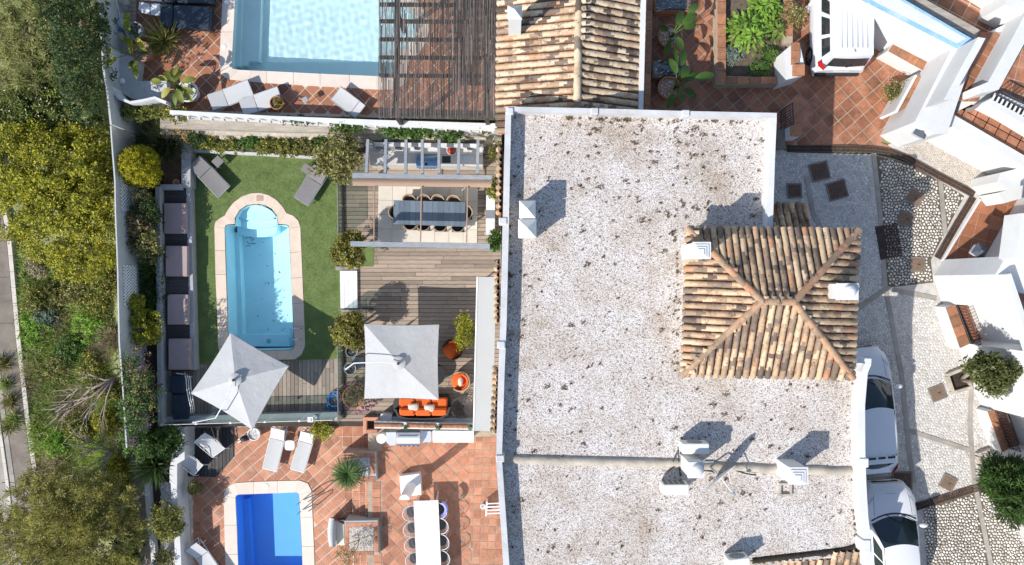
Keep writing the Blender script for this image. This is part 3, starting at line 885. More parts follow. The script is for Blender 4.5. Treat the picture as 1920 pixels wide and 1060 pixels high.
for k in range(4):
    z1 = ZL + .15 * (k + 1); xa = 661 + k * 12.2
    obj('step_riser', MB().pp([(xa, 800 if k < 0 else 903), (724, 903), (724, 978), (xa, 978)], z1 - .016, ZL - .1 + k * .002), M['mortar'], st)
    obj('step_riser', MB().pp([(xa + 2, 1036), (724, 1036), (724, 1110), (xa + 2, 1110)], z1 - .016, ZL - .1 + k * .002), M['mortar'], st)
    w = 12 if k < 3 else 16
    tiles(st, WX([(xa, 904), (xa + w, 904), (xa + w, 977), (xa, 977)], z1), z1 - .016, (.30 if k < 3 else .37, .37), 0, M['tile_low'], name='step_tile', org=W(xa, 904 + k * 4, z1).xy, h=.018)
    tiles(st, WX([(xa + 2, 1037), (xa + 2 + w, 1037), (xa + 2 + w, 1110), (xa + 2, 1110)], z1), z1 - .016, (.30 if k < 3 else .37, .37), 0, M['tile_low'], name='step_tile', org=W(xa + 2, 1037, z1).xy, h=.018)
tiles(st, WX([(709, 846), (717, 846), (717, 904), (712, 904)], ZD), ZD - .012, (.25, .4), 0, M['tile_low'], name='step_tile', org=W(709, 846, ZD).xy)
obj('dark_side_deck_base', MB().pp([(346, 806), (437, 802), (437, 858), (405, 895), (330, 893), (329, 880), (346, 862)], ZL - .02, ZL - .2), M['joint'], kind='structure')
sd = thing('dark_side_deck', None, None); sd['kind'] = 'structure'
boards(sd, WX([(348, 803), (437, 802), (437, 858), (405, 895), (328, 893), (328, 870), (346, 860)], ZL + .05), ZL - .015, .15, math.pi / 2, M['deck_dark'], (1.2, 2.4), h=.06)
p2 = thing('blue_pool', 'vivid blue rectangular pool with cream coping on the terracotta terrace', 'pool', W(505, 1000, ZL))
zf2 = ZL - 1.15
mb = ring(hole2, ZL, zf2); mb.sheet(hole2, zf2); obj('basin', mb, M['pool_b'], p2)
obj('bench', MB().pp([(452, 936), (466, 936), (476, 1100), (462, 1100)], ZL - .8, zf2 + .002), M['pool_b'], p2)
obj('water', MB().sheet(hole2, ZL - .1), M['water'], p2)
o2 = [(424, 1100), (422, 1040), (420.5, 985), (419.5, 930), (424, 915), (440, 906), (475, 904), (520, 902.5), (562, 901.5), (577, 907), (584, 921), (586, 970), (588.5, 1025), (591, 1100)]
i2 = [(448, 1100), (445.5, 1040), (443.5, 985), (441, 934), (442.5, 929.5), (447, 927.5), (475, 926.5), (520, 925), (554, 923.5), (558.5, 924.5), (561, 928), (563.5, 970), (566, 1025), (568.5, 1100)]
strip_ring(WX(o2, ZL + .02), WX(i2, ZL + .02), ZL + .02, ZL - .06, M['coping_w'], p2, closed=False)
mb = MB(); mb.lathe(W(499, 912, ZL + .02), [(.11, 0), (.11, .012), (.08, .018)], 16); obj('skimmer_lid', mb, M['white_metal'], p2)
for yy in (945, 963):
    mb = MB(); pts = [W(556, yy + 3, ZL - .35), W(557, yy + 2, ZL - .02), W(559, yy, ZL + .45), W(566, yy - 5, ZL + .62), W(578, yy - 12, ZL + .6), W(592, yy - 18, ZL + .58), W(595, yy - 16, ZL + .5), W(590, yy - 11, ZL + .3), W(578, yy - 4, ZL + .02)]
    mb.tube(pts, .022, 6); obj('ladder_rail', mb, mat('dark_chrome', (.3, .3, .32), .25, .05, 4, metal=.9), p2, smooth=True)
obj('paver_strip', MB().pp([(345, 893), (365, 893), (372, 1110), (346, 1110)], ZL - .012, ZL - .3), M['mortar'], kind='structure')
ps = thing('wall_side_paving', None, None); ps['kind'] = 'structure'
tiles(ps, WX([(362, 897), (377, 897), (382, 1110), (366, 1110)], ZL), ZL - .011, (.36, .38), math.radians(-92), M['tile_low'], org=W(362, 897, ZL).xy)

# ------------------------------------------------------------------ upper neighbour terrace (top left)
hole3_px = [(440, -60), (439.6, 0), (434, 124), (436, 129), (445, 131.5), (500, 134), (600, 139), (707, 143.5), (729, 144.5), (738, 142), (741, 110), (743, 96), (760, 92), (774, 80), (782, 62), (783, 48), (778, 28), (766, 12), (745, 4), (745, -60)]
hole3 = WX(hole3_px, ZU)
obj('upper_slab', MB().sheet(WX([(195, -70), (945, -70), (945, 226), (300, 212), (225, 196), (205, 120)], ZU), ZU - .015, [hole3]), M['mortar'], kind='structure')
obj('upper_bank', MB().prism(WX([(205, -70), (945, -70), (945, 226), (300, 212), (225, 196)], ZU), ZU - 1.9, -6.1), M['earth'], kind='structure')
up = thing('upper_pool_terrace', None, None); up['kind'] = 'structure'
def offpoly(P, d):
    n = len(P); out = []; cx = sum(p[0] for p in P) / n; cy = sum(p[1] for p in P) / n
    return [(p[0] + (p[0] - cx) / math.hypot(p[0] - cx, p[1] - cy) * d, p[1] + (p[1] - cy) / math.hypot(p[0] - cx, p[1] - cy) * d) for p in P]
wet3 = WX([(424, -70), (418, 138), (500, 150), (735, 158), (756, 110), (795, 90), (798, 30), (770, -5), (760, -70)], ZU)
tiles(up, WX([(246, -60), (945, -60), (945, 222), (330, 206), (262, 165), (245, 60)], ZU), ZU - .012, .41, math.radians(45), M['tile_up'], org=W(700, 180, ZU).xy, holes=[wet3], cap=299)
p3 = thing('large_turquoise_pool', 'large pale turquoise pool partly under the reed pergola', 'pool', W(600, 60, ZU))
zf3 = ZU - 1.2
mb = ring(hole3, ZU, zf3); mb.sheet(hole3, zf3); obj('basin', mb, M['pool_c'], p3).cycles.is_caustics_receiver = True
mb = MB(); mb.pp([(441, -50), (458, -50), (452, 126), (440, 126)], ZU - .5, zf3); mb.pp([(459, -50), (494, -50), (489, 118), (470, 118), (466, 126), (453, 126)], ZU - .75, zf3)
obj('bench', mb, M['pool_c'], p3)
xs = sorted(p[0] for p in hole3); ysr = sorted(p[1] for p in hole3)
wvs = [(R.uniform(0, 6.28), 6.283 / R.uniform(.22, .55), R.uniform(0, 6.28)) for _ in range(18)]
def wv(x, y): return sum(.0055 / k * math.sin(k * (x * math.cos(a) + y * math.sin(a)) + f) for a, k, f in wvs)
nx_, ny_ = 190, 120
wg = MB(); wg.grid([[(xs[0] + (xs[-1] - xs[0]) * i / nx_, ysr[0] + (ysr[-1] - ysr[0]) * j / ny_, ZU - .08 + wv(xs[0] + (xs[-1] - xs[0]) * i / nx_, ysr[0] + (ysr[-1] - ysr[0]) * j / ny_)) for i in range(nx_ + 1)] for j in range(ny_ + 1)])
wo = obj('water', wg, M['water_rip'], p3, smooth=True)
wo.cycles.is_caustics_caster = True
o3 = [(418, -60), (417, 0), (414, 60), (411, 122), (415, 141), (429, 149), (465, 153), (500, 156), (550, 159), (600, 162), (655, 165), (707, 168), (738, 168), (757, 160), (764, 128), (768, 112), (786, 100), (801, 76), (804, 48), (796, 20), (778, -4), (768, -20), (768, -60)]
i3 = [(441, -60), (440.5, 0), (437.5, 60), (434, 122), (435.5, 129), (445, 131), (472, 132.5), (500, 133.5), (550, 136), (600, 138.5), (655, 141), (707, 143), (730, 144), (738, 141), (742, 112), (744, 97), (762, 91), (774, 79), (783, 50), (777, 26), (765, 11), (746, 2), (746, -60)]
strip_ring(WX(o3, ZU + .02), WX(i3, ZU + .02), ZU + .02, ZU - .05, M['coping_w'], p3, closed=False)
for (x, y) in ((424, 5), (420, 88)):
    mb = MB(); mb.lathe(W(x, y, ZU + .02), [(.09, 0), (.09, .012), (.07, .018)], 14); obj('skimmer_lid', mb, M['white_metal'], p3)

# ------------------------------------------------------------------ walls on the left
def wall(name, label, pts, z1, z0, m, w=7, cat='wall', cap=None):
    """a wall whose top edge runs through pts; w = its width in picture pixels at its top (to the left of travel)"""
    t = thing(name, label, cat, W(pts[0][0], pts[0][1], z0))
    P = [Vector(p) for p in pts]; Lf = []
    for i, p in enumerate(P):
        d = (P[min(i + 1, len(P) - 1)] - P[max(0, i - 1)]).normalized()
        Lf.append(p + Vector((d.y, -d.x)) * w)
    mb = MB()
    a = [W(p.x, p.y, z1) for p in P]; b = [W(p.x, p.y, z1) for p in Lf]
    n = len(a)
    vs = a + b + [Vector((p.x, p.y, z0)) for p in a] + [Vector((p.x, p.y, z0)) for p in b]
    fs = []
    for i in range(n - 1):
        fs += [(i, i + 1, n + i + 1, n + i), (i, i + 1, 2 * n + i + 1, 2 * n + i), (n + i, n + i + 1, 3 * n + i + 1, 3 * n + i)]
    fs += [(0, n, 3 * n, 2 * n), (n - 1, 2 * n - 1, 4 * n - 1, 3 * n - 1)]
    mb.add(vs, fs)
    obj('wall_body', mb, m, t)
    if cap:
        c = MB(); k = 1.2
        vs = [p + Vector((0, 0, .003)) for p in a] + [p + Vector((0, 0, .003)) for p in b] + [p + Vector((0, 0, .05)) for p in a] + [p + Vector((0, 0, .05)) for p in b]
        fs = []
        for i in range(n - 1):
            fs += [(2 * n + i, 2 * n + i + 1, 3 * n + i + 1, 3 * n + i), (i, i + 1, 2 * n + i + 1, 2 * n + i), (n + i, n + i + 1, 3 * n + i + 1, 3 * n + i)]
        c.add(vs, fs); obj('coping', c, cap, t)
    return t
bw = wall('boundary_wall', 'long grey rendered wall along the hillside with white lattice panels on it', [(206, 236), (210, 290), (214, 340), (215, 400), (219, 500), (222, 640), (229, 730), (236, 840)], 2.3, -3.2, M['shade_wall'], w=2.6)
wall('upper_side_wall', 'grey plaster wall with streaked face left of the upper pool terrace', [(183, -60), (184, 0), (188, 60), (192, 130), (199, 170), (206, 234)], 2.9, -3.2, M['shade_wall'], w=3.5)
cw = wall('curved_wall', 'white curved corner wall with a round lamp on the upper terrace', [(207, 88), (205, 120), (206, 150), (212, 168), (224, 182), (244, 190), (268, 186), (290, 181), (312, 190)], 2.55, -.5, M['white'], w=-5)
obj('bench_seat', MB().pp([(217, 96), (263, 112), (258, 152), (312, 152), (315, 186), (250, 186), (222, 172), (214, 150)], 1.85, ZU - .1), M['parapet'], cw)
mb = MB(); mb.lathe(W(230, 153, 1.86), [(.11, 0), (.12, .06), (.06, .12), (0.01, .13)], 16); obj('round_lamp', mb, M['white_metal'], cw, smooth=True)
tw = wall('terrace_wall', 'grey retaining wall beside the four cushioned daybeds', [(299, 350), (300, 420), (301, 520), (302, 620), (303, 700), (304, 800)], .8, -3, M['grey_wall'], w=-8)
mb = MB(); mb.pp([(340, 262), (357, 262), (357, 352), (340, 352)], .55, -1); mb.pp([(300, 346), (340, 346), (340, 356), (300, 356)], .62, -1); mb.pp([(349, 353), (357, 353), (366, 694), (357, 694)], .42, -.5)
obj('planter_wall', mb, M['grey_wall'], tw)
# trellis panels fixed on the wall's inner face
def trellis(y0, y1, label):
    def face(y, z):                                  # a point on the wall's inner face
        P = [(236, 206), (290, 210), (340, 214), (400, 215), (500, 219), (640, 222), (730, 229)]
        for (a, b), (c, d) in zip(P, P[1:]):
            if a <= y <= c:
                x = b + (d - b) * (y - a) / (c - a); break
        p = W(x, y, 2.35)
        return Vector((p.x + .035, p.y, z))
    t = thing('trellis', label, 'trellis', face((y0 + y1) / 2, .95), group='white lattice panels on the grey wall')
    za, zb = 1.05, 2.0; n = 13
    mb = MB()
    def pt(u, v): return face(y0 + (y1 - y0) * u, za + (zb - za) * v)
    for i in range(-4, n + 1):
        for s in (1, -1):
            u0 = i / n; u1 = (i + 4.4) / n
            if s < 0: u0, u1 = u1, u0
            A, B = Vector((u0, 0)), Vector((u1, 1))
            lo, hi = 0.0, 1.0
            for (q, d) in ((A.x, B.x - A.x),):
                t0 = (0 - q) / d; t1 = (1 - q) / d
                if t0 > t1: t0, t1 = t1, t0
                lo = max(lo, t0); hi = min(hi, t1)
            if hi - lo < .04: continue
            a = A.lerp(B, lo); b = A.lerp(B, hi)
            k = MB(); k.tube([pt(a.x, a.y) + Vector((s * .006 + .02, 0, 0)), pt(b.x, b.y) + Vector((s * .006 + .02, 0, 0))], .024, 4)
            obj('lattice_slat', k, M['white_metal'], t)
trellis(300, 392, 'white diamond trellis behind the golden round shrub')
trellis(497, 576, 'white diamond trellis on the grey wall south of the sprawling shrub')

# planting strip between wall and terrace
obj('planting_bed', MB().pp([(246, 235), (300, 235), (304, 800), (255, 872)], .55, -3), M['soil'], kind='structure')
rng = [W(R.uniform(257, 275), y, .56) for y in np.linspace(338, 660, 900)]
pb = MB()
def pebbles(mb, pts, r):
    for p in pts:
        rr = r * R.uniform(.6, 1.3); a = R.uniform(0, 6)
        mb.add([(p.x + rr * math.cos(a + k * 2.1), p.y + rr * math.sin(a + k * 2.1), p.z) for k in range(3)] + [(p.x, p.y, p.z + rr * .4)], [(0, 1, 3), (1, 2, 3), (2, 0, 3)])
pebbles(pb, rng, .045); obj('white_gravel', pb, M['pebble_white'], kind='stuff', label='white gravel strip at the foot of the grey wall')
obj('planter_soil', MB().pp([(306, 300), (341, 262), (341, 348), (304, 348)], .3, -1), mat('orange_brown_earth', (.19, .11, .065), .95, .2, 5, .02, 20), kind='structure')
t = thing('terracotta_pot', 'small orange terracotta pot in the corner of the grey planter', 'pot', W(335, 344, .3))
mb = MB(); mb.lathe(W(335, 344, .3), [(.08, 0), (.13, .2), (.145, .2), (.145, .25), (.11, .25), (.1, .18)], 14); obj('pot_body', mb, M['pot_terra'], t, smooth=True)

# daybed bench with cushions
plat = thing('daybed_platform', 'long dark boarded bench platform under the taupe daybed cushions', 'bench', W(332, 520, 0))
bx = [(306, 354), (350, 354), (358, 696), (313, 696)]
obj('bench_base', MB().pp(bx, .40, -.05), M['joint'], plat)
boards(plat, WX(bx, .42), .40, .14, 0, M['deck_dark'], (3, 4), name='bench_board')
for (a, b, c, d), lab in zip(((307.5, 381, 349, 438), (310, 461, 352, 518.5), (313.5, 552, 353, 609), (315.5, 635.5, 356.5, 693.5)),
        ('taupe daybed cushion nearest the planter, first from the north', 'taupe daybed cushion second from the north on the dark bench', 'taupe daybed cushion third from the north on the dark bench', 'faded taupe daybed cushion nearest the black covers')):
    zc = .62; p = [W(a, b, zc), W(c, d, zc)]
    t = thing('daybed_cushion', lab, 'cushion', ((p[0].x + p[1].x) / 2, (p[0].y + p[1].y) / 2, .42), group='taupe daybed cushions')
    obj('cushion_body', MB().box(((p[0].x + p[1].x) / 2, (p[0].y + p[1].y) / 2, .52), (abs(p[1].x - p[0].x), abs(p[1].y - p[0].y), .198), 0, .03), M['cushion'], t)
    q = MB(); x0, x1, y0, y1 = p[0].x, p[1].x, p[1].y, p[0].y; i = .03
    q.tube([(x0 + i, y0 + i, .622), (x1 - i, y0 + i, .622), (x1 - i, y1 - i, .622), (x0 + i, y1 - i, .622), (x0 + i, y0 + i, .622)], .008, 4)
    obj('piping', q, mat('piping', (.5, .36, .3), .8), t)

# south edge: low wall and glass rail with sign post
sw = thing('south_rail', 'grey low wall with glass balustrade between deck and lower terrace', 'balustrade', W(470, 790, 0))
obj('wall_body', MB().pp([(302, 782), (632, 773), (632, 786), (302, 795)], .42, -1.5), M['grey_wall'], sw)
for i in range(5):
    xa = 318 + i * 63; ya = 790.5 - (xa - 318) * .0275; xb = xa + 61; yb = 790.5 - (xb - 318) * .0275
    A = W(xa, ya, .42); B = W(xb, yb, .42); m_ = MB(); m_.prism([(A.x, A.y - .01), (B.x, B.y - .01), (B.x, B.y + .01), (A.x, A.y + .01)], 1.12, .422)
    obj('glass_panel', m_, M['glass'], sw)
    m_ = MB(); m_.tube([(A.x, A.y, 1.13), (B.x, B.y, 1.13)], .012, 5); obj('edge_trim', m_, M['white_metal'], sw)
    m_ = MB(); m_.box((A.x, A.y, 1.06), (.09, .07, .12)); obj('clamp', m_, M['white_metal'], sw)
sg = thing('sign_post', 'small white house sign reading 1 on a thin white post', 'sign', W(592, 775, .42))
A = W(592, 781, .42)
mb = MB(); mb.tube([(A.x, A.y, .42), (A.x, A.y, 1.15)], .018, 6); mb.box((A.x, A.y, .46), (.14, .1, .08)); obj('post', mb, M['white_metal'], sg)
obj('sign_plate', MB().box((A.x, A.y + .02, 1.22), (.2, .2, .03)), M['white_metal'], sg)
dg = MB(); dx, dy = A.x + .04, A.y + .01; dg.prism([(dx - .012, dy - .06), (dx + .014, dy - .06), (dx + .014, dy + .06), (dx - .012, dy + .06)], 1.239, 1.2355)
dg.prism([(dx - .05, dy + .022), (dx - .034, dy + .01), (dx - .0125, dy + .03), (dx - .0125, dy + .06)], 1.239, 1.2355)
obj('sign_digit', dg, M['black'], sg)

# walls and gravel strip at the lower left
wall('planter_outer_wall', 'narrow white wall along the brown path at lower left', [(279, 900), (283, 960), (290, 1020), (297, 1110)], -.35, -3, M['white'], w=-9)
wl = wall('white_planter_wall', 'thick white wall between gravel bed and lower pool terrace', [(331, 905), (334, 960), (338, 1020), (342, 1110)], .05, -3, M['white'], w=-11)
obj('wall_return', MB().pp([(332, 802), (346, 802), (346, 862), (332, 870), (332, 912), (318, 905), (318, 880)], .1, -3), M['white'], wl)
for (x, y) in ((348, 932), (353, 997)):
    A = W(354 + (y - 930) * .06, y, -.35); obj('wall_light', MB().box((A.x + .02, A.y, -.42), (.03, .16, .08)), M['steel'], wl)
obj('gravel_bed', MB().pp([(286, 898), (336, 898), (344, 1110), (300, 1110)], -.62, -3), M['soil'], kind='structure')
pb = MB(); pebbles(pb, [W(R.uniform(302, 332), R.uniform(905, 1062), -.62) for _ in range(2600)], .05)
obj('white_gravel', pb, M['pebble_white'], kind='stuff', label='white gravel in the planter bed at lower left')
obj('footpath', MB().pp([(244, 860), (272, 860), (292, 1110), (256, 1110)], -1.9, -3.2), M['concrete_d'], kind='structure')

# north side: boundary wall with stone face and hedge bed
nw = thing('north_wall', 'weathered boundary wall with white rail and rough stone face above the hedge', 'wall', W(620, 240, 0))
mb = MB(); mb.pp([(318, 206.5), (500, 217), (708, 225), (940, 232), (940, 246), (708, 236), (500, 222), (318, 214)], 2.35, .9)
obj('white_rail_wall', mb, M['white'], nw)
for i in range(28):
    x = 330 + i * 22
    y = 213 + (x - 318) * .044
    A = W(x, y + 5, 2.3); obj('rail_baluster', MB().box((A.x, A.y - .03, 2.2), (.05, .1, .2)), M['white'], nw)
obj('ledge', MB().pp([(300, 220), (500, 228), (708, 238), (940, 248), (940, 256), (708, 250), (500, 246), (300, 240)], 1.55, -.5), M['ledge'], nw)
obj('wall_core', MB().pp([(300, 240), (500, 246), (708, 250), (940, 256), (940, 262), (300, 252)], 1.2, -.5), M['stone'], nw)
for r_ in range(3):
    x = 300
    while x < 930:
        w = R.uniform(13, 30); z = 1.15 - r_ * .33 + R.uniform(-.06, .04)
        y0 = 251 + (x - 300) * .0105
        A = W(x + w / 2, y0 + 5, 1.2); ww = w / 1400 * 28.8
        obj('stone', MB().box((A.x, A.y + .12 - r_ * .05 + R.uniform(-.05, .03), z - .15), (ww * .96, .28, .3), R.uniform(-.05, .05), .07), M['stone'], nw)
        x += w
obj('hedge_bed', MB().pp([(356, 262), (690, 268), (690, 284), (640, 292), (358, 284)], .18, -1), M['soil_pale'], kind='structure')
obj('bed_curb', MB().pp([(354, 280), (500, 287), (640, 297), (640, 301), (500, 292), (354, 285)], .22, -.5), M['parapet'], kind='structure')

# ================================================================== MAIN HOUSE with gravel roof
ZR, ZP = 6.45, 6.92
house = thing('main_house', 'large white house with flat gravel roof and hipped tile tower', 'house', W(1280, 600, 0))
fp = [(949, 202), (1456, 213), (1449, 440), (1575, 440), (1575, 690), (1631, 690), (1621, 760), (1622, 850), (1626, 960), (1638, 1050), (1623, 1050), (1414, 1077), (1337, 1122), (946, 1122), (931, 862), (936, 700), (941, 500)]
obj('wall', MB().prism(WX(fp, ZP), ZR - .05, -3.2), M['white'], house)
obj('gravel_roof', MB().sheet(WX(fp, ZP), ZR), M['gravel'], house)
def strip(pts, w, z1, z0, m, parent, name='parapet'):
    P = [Vector(p) for p in pts]; Q = []
    for i, p in enumerate(P):
        d = (P[min(i + 1, len(P) - 1)] - P[max(0, i - 1)]).normalized()
        Q.append(p + Vector((-d.y, d.x)) * (w[i] if isinstance(w, list) else w))
    return obj(name, MB().prism(WX([tuple(p) for p in P] + [tuple(q) for q in reversed(Q)], z1), z1, z0), m, parent)
strip([(1456.5, 212), (1290, 208.5), (1120, 203.5), (948, 200)][::-1], [8.5, 8.5, 8.5, 9.5], ZP, ZR - .04, M['parapet'], house)
strip([(1456.5, 221), (1453, 300), (1449, 432)], 11, ZP + .003, ZR - .04, M['white'], house)
strip([(947.5, 1110), (930, 862), (934, 715), (938, 600), (941, 470), (947.5, 209.5)], [11, 11, 11.5, 12, 12, 11], ZP + .003, ZR - .04, M['parapet'], house)
strip([(1608, 672), (1634, 673)], 9, ZP + .003, ZR - .04, M['white'], house)
strip([(1634, 683), (1627, 700), (1622, 760), (1622.5, 850), (1624.5, 910), (1628, 970), (1641, 1066)], [12, 12, 13, 14, 14, 14, 14], ZP + .006, ZR - .04, M['white'], house)
for (x, y, w, h) in ((1113, 207, 14, 12), (1284, 211, 14, 12), (941, 413, 15, 13), (938, 645, 15, 14), (936, 858, 16, 13), (1617, 866, 18, 17), (1622, 1022, 16, 24), (955, 207, 12, 13)):
    A = W(x, y, ZP); obj('parapet_pier', MB().box((A.x + .03, A.y - .03, (ZP + ZR) / 2 + .02), (w / 60.5, h / 60.5, ZP - ZR + .06), 0, .02), M['parapet'] if x < 1400 else M['white'], house)
# mortar ridge across the roof
def hump(pts, w, h, m, parent, name):
    mb = MB(); rows = []
    for (x, y) in pts:
        rows.append([tuple(W(x, y + (k - 4) / 4 * w / 2 + R.uniform(-.9, .9) * (k in (0, 8)), ZR + .012)[:2]) + (ZR + .006 + h * max(0, math.sin(math.pi * k / 8)) ** .6,) for k in range(9)])
    mb.grid(rows); return obj(name, mb, m, parent, smooth=True)
hump([(944 + i * 10, 861 + i * .25) for i in range(35)], 18, .13, M['conduit'], house, 'mortar_ridge')
hump([(1295 + i * 8, 874 + i * .28 + math.sin(i * .8) * .8) for i in range(40)], 18, .13, M['conduit'], house, 'mortar_ridge')
# dark weedy gutter at the south edge
hump([(1410 + i * 6, 1052 - i * .7 - (max(0, i - 26) ** 2) * .12) for i in range(33)], 11, .08, mat('black_gutter_moss', (.035, .03, .022), .95, .4, 9, .03, 20), house, 'gutter')
mb = MB(); mb.tube([W(x, y, ZR + .06) for x, y in ((1608, 1035), (1612, 1010), (1611, 985), (1613, 965))], .06, 6); obj('drain_cable', mb, M['iron'], house, smooth=True)

# hipped tower roof
ZE, ZT = 7.35, 8.35
NWc, NEc, SEc, SWc = W(1290, 430, ZE), W(1606, 434, ZE), W(1596, 707, ZE), W(1281, 701, ZE)
RL, RR_ = W(1427, 565, ZT), W(1487, 566, ZT)
tower = obj('tower_wall', MB().prism([(p.x * 1.0, p.y) for p in [NWc.lerp(SEc, .03), NEc.lerp(SWc, .03), SEc.lerp(NWc, .03), SWc.lerp(NEc, .03)]], ZE - .05, ZR - 3.5), M['white'], house)
hip = MB(); hip.add([NWc, NEc, SEc, SWc, RL, RR_], [(1, 0, 4, 5), (2, 1, 5), (3, 2, 5, 4), (0, 3, 4), (0, 1, 2, 3)])
hip_o = obj('hip_roof', hip, M['channel'], house)
bag = TileBag()
ch = []
ch += bag.slope([NEc, NWc, RL, RR_])
ch += bag.slope([SWc, SEc, RR_, RL])
ch += bag.slope([SEc, NEc, RR_])
ch += bag.slope([NWc, SWc, RL])
n_hip = len(bag.items)
bag.emit(hip_o, M['roof_tan'], cap=299)
c_ = channels(ch, hip_o)
for p, q in ((NWc, RL), (NEc, RR_), (SEc, RR_), (SWc, RL)):
    ridge(q + Vector((0, 0, .03)), p + (p - q).normalized() * .06, hip_o, M['roof_ridge'])
ridge(RL, RR_ , hip_o, M['roof_ridge'], up=.09)

def chimney(parent, x0, y0, x1, y1, zt, zb, kind, name='chimney'):
    """square white stack; (x0,y0)-(x1,y1) is its top as seen at height zt"""
    a, b = W(x0, y0, zt), W(x1, y1, zt); cx, cy = (a.x + b.x) / 2, (a.y + b.y) / 2; sx, sy = abs(b.x - a.x), abs(b.y - a.y)
    mb = MB(); mb.box((cx, cy, (zt - .12 + zb) / 2), (sx * .9, sy * .9, zt - .12 - zb))
    mb.box((cx, cy, zt - .06 - .03), (sx, sy, .06))
    ch = obj(name, mb, M['white'], parent)
    c = MB(); z = zt - .06
    if kind == 'pyramid':
        c.add([(cx - sx / 2, cy - sy / 2, z + .002), (cx + sx / 2, cy - sy / 2, z + .002), (cx + sx / 2, cy + sy / 2, z + .002), (cx - sx / 2, cy + sy / 2, z + .002), (cx, cy, z + .24)], [(0, 1, 4), (1, 2, 4), (2, 3, 4), (3, 0, 4)])
    elif kind == 'steps':
        for k in range(4):
            f = 1 - .22 * k
            c.box((cx - sx * .03 * k, cy - sy * .03 * k, z + .002 + .03 * k + .015), (sx * f * .98, sy * f * .98, .03))
    else:
        c.box((cx, cy, z + .03), (sx * .97, sy * .97, .055))
        c.lathe((cx + sx * .05, cy + sy * .03, z + .058), [(min(sx, sy) * .38, 0), (min(sx, sy) * .38, .05), (min(sx, sy) * .3, .13), (min(sx, sy) * .15, .18), (.01, .19)], 18)
    obj('chimney_cap', c, M['white'], ch, smooth=False)
    return ch
chimney(house, 973.5, 376, 1004.5, 409, 7.55, ZR - .02, 'pyramid')
chimney(house, 971.5, 411, 1006, 446, 7.5, ZR - .02, 'pyramid')
chimney(house, 1480, 876.5, 1516.5, 910, 7.65, ZR - .02, 'steps')
chimney(house, 1290.5, 866.5, 1321, 897.5, 7.65, ZR - .02, 'round')
chimney(house, 1300, 453.5, 1334, 486, 8.75, ZE - .2, 'steps')
chimney(house, 1571, 531, 1610.5, 563, 8.65, ZE - .2, 'round')
# little square hatch frame by the stepped chimney
A = W(1471, 917, ZR); fr = MB()
for (dx, dy, sx, sy) in ((0, .17, .4, .06), (0, -.17, .4, .06), (.17, 0, .06, .275), (-.17, 0, .06, .275)): fr.box((A.x + dx, A.y + dy, ZR + .05), (sx, sy, .1))
obj('hatch_frame', fr, M['conduit'], house)

# roof strip with tiles at the very bottom, tile slope on the street side, eave strips on the garden side
def small_slope(name, pts, m, across=.213, expo=.29, cap=299):
    base = MB(); base.add(pts, [tuple(range(len(pts)))])
    o = obj(name, base, M['channel'], house)
    b = TileBag(); c = b.slope(pts, across, expo); b.emit(o, m, cap); channels(c, o)
    return o
small_slope('south_tile_roof', [W(1345, 1092, 6.0), W(1650, 1085, 6.0), W(1622, 1038, 6.42), W(1408, 1064, 6.42)], M['roof_tan'])
small_slope('entrance_tile_roof', [W(1514, 386, 4.95), W(1452, 385, 4.95), W(1452, 440, 5.6), W(1514, 440, 5.6)], M['roof_tan'])
obj('entrance_wall', MB().prism(WX([(1450, 396), (1510, 396), (1510, 445), (1450, 445)], 4.9), 4.85, ZS - .5), M['white'], house)
small_slope('garden_eave', [W(937.5, 275, 5.3), W(936.7, 402, 5.3), W(941, 402, 5.75), W(941.5, 275, 5.75)], M['roof_tan'], .2, .3)
small_slope('garden_eave', [W(933.5, 486, 5.3), W(932.5, 606, 5.3), W(936, 606, 5.7), W(937, 486, 5.7)], M['roof_tan'], .2, .3)
small_slope('garden_eave', [W(930, 688, 5.3), W(926, 812, 5.3), W(931, 812, 5.7), W(934, 688, 5.7)], M['roof_tan'], .2, .3)
cs = thing('white_awning', 'long pale grey flat canopy along the house beside the orange seats', 'canopy', W(912, 665, 0))
cp = [(896, 519), (930, 520), (924, 809), (889, 808)]
obj('canopy_roof', MB().pp(cp, 2.7, 2.52), mat('canopy_sheet', (.43, .43, .42), .7, .03, 1), cs)
obj('edge_trim', MB().pp([(893.5, 519), (896, 519), (889, 808), (886.5, 808)], 2.72, 2.45), M['white_metal'], cs)
for (x, y) in ((900, 526), (894, 800)):
    A = W(x, y, 2.6); mb = MB(); mb.tube([(A.x, A.y, 0), (A.x, A.y, 2.5)], .04, 6); obj('post', mb, M['white_metal'], cs)

# tufts of dry stonecrop and dirt on the gravel
pts = []
while len(pts) < 340:
    x, y = R.uniform(960, 1600), R.uniform(222, 1040)
    if not inpoly(x, y, fp): continue
    if 1275 < x < 1615 and 420 < y < 715: continue
    if 858 < y < 893: continue
    if R.random() < (.6 if y > 460 or x < 1060 else .15 if 1080 < x < 1330 else .4): continue
    pts.append((x, y))
for i in range(170):
    t_ = R.random(); pts.append(R.choice([(1604 + R.uniform(-5, 3), 730 + 130 * t_), (1270 + R.uniform(-10, 3), 430 + 280 * t_), (1606 + R.uniform(-4, 4), 900 + 130 * t_), (1420 + 190 * t_, 1054 - 20 * t_ + R.uniform(-8, 3)), (958 + 480 * t_, 219 + 10 * t_ + R.uniform(0, 3)), (955 + R.uniform(0, 4), 300 + 500 * t_)]))
B = []; cl = []
for (x, y) in pts:
    s = R.choice((.018, .025, .03, .04, .05, .09)) * (1.25 if 1080 < x < 1320 and y < 460 else 1); c = W(x, y, ZR + .02); k = max(2, int(11 * s / .05))
    for _ in range(k): B.append((c.x + R.gauss(0, s * .55), c.y + R.gauss(0, s * .4), ZR + R.uniform(.005, .05)))
B = np.array(B); n = len(B)
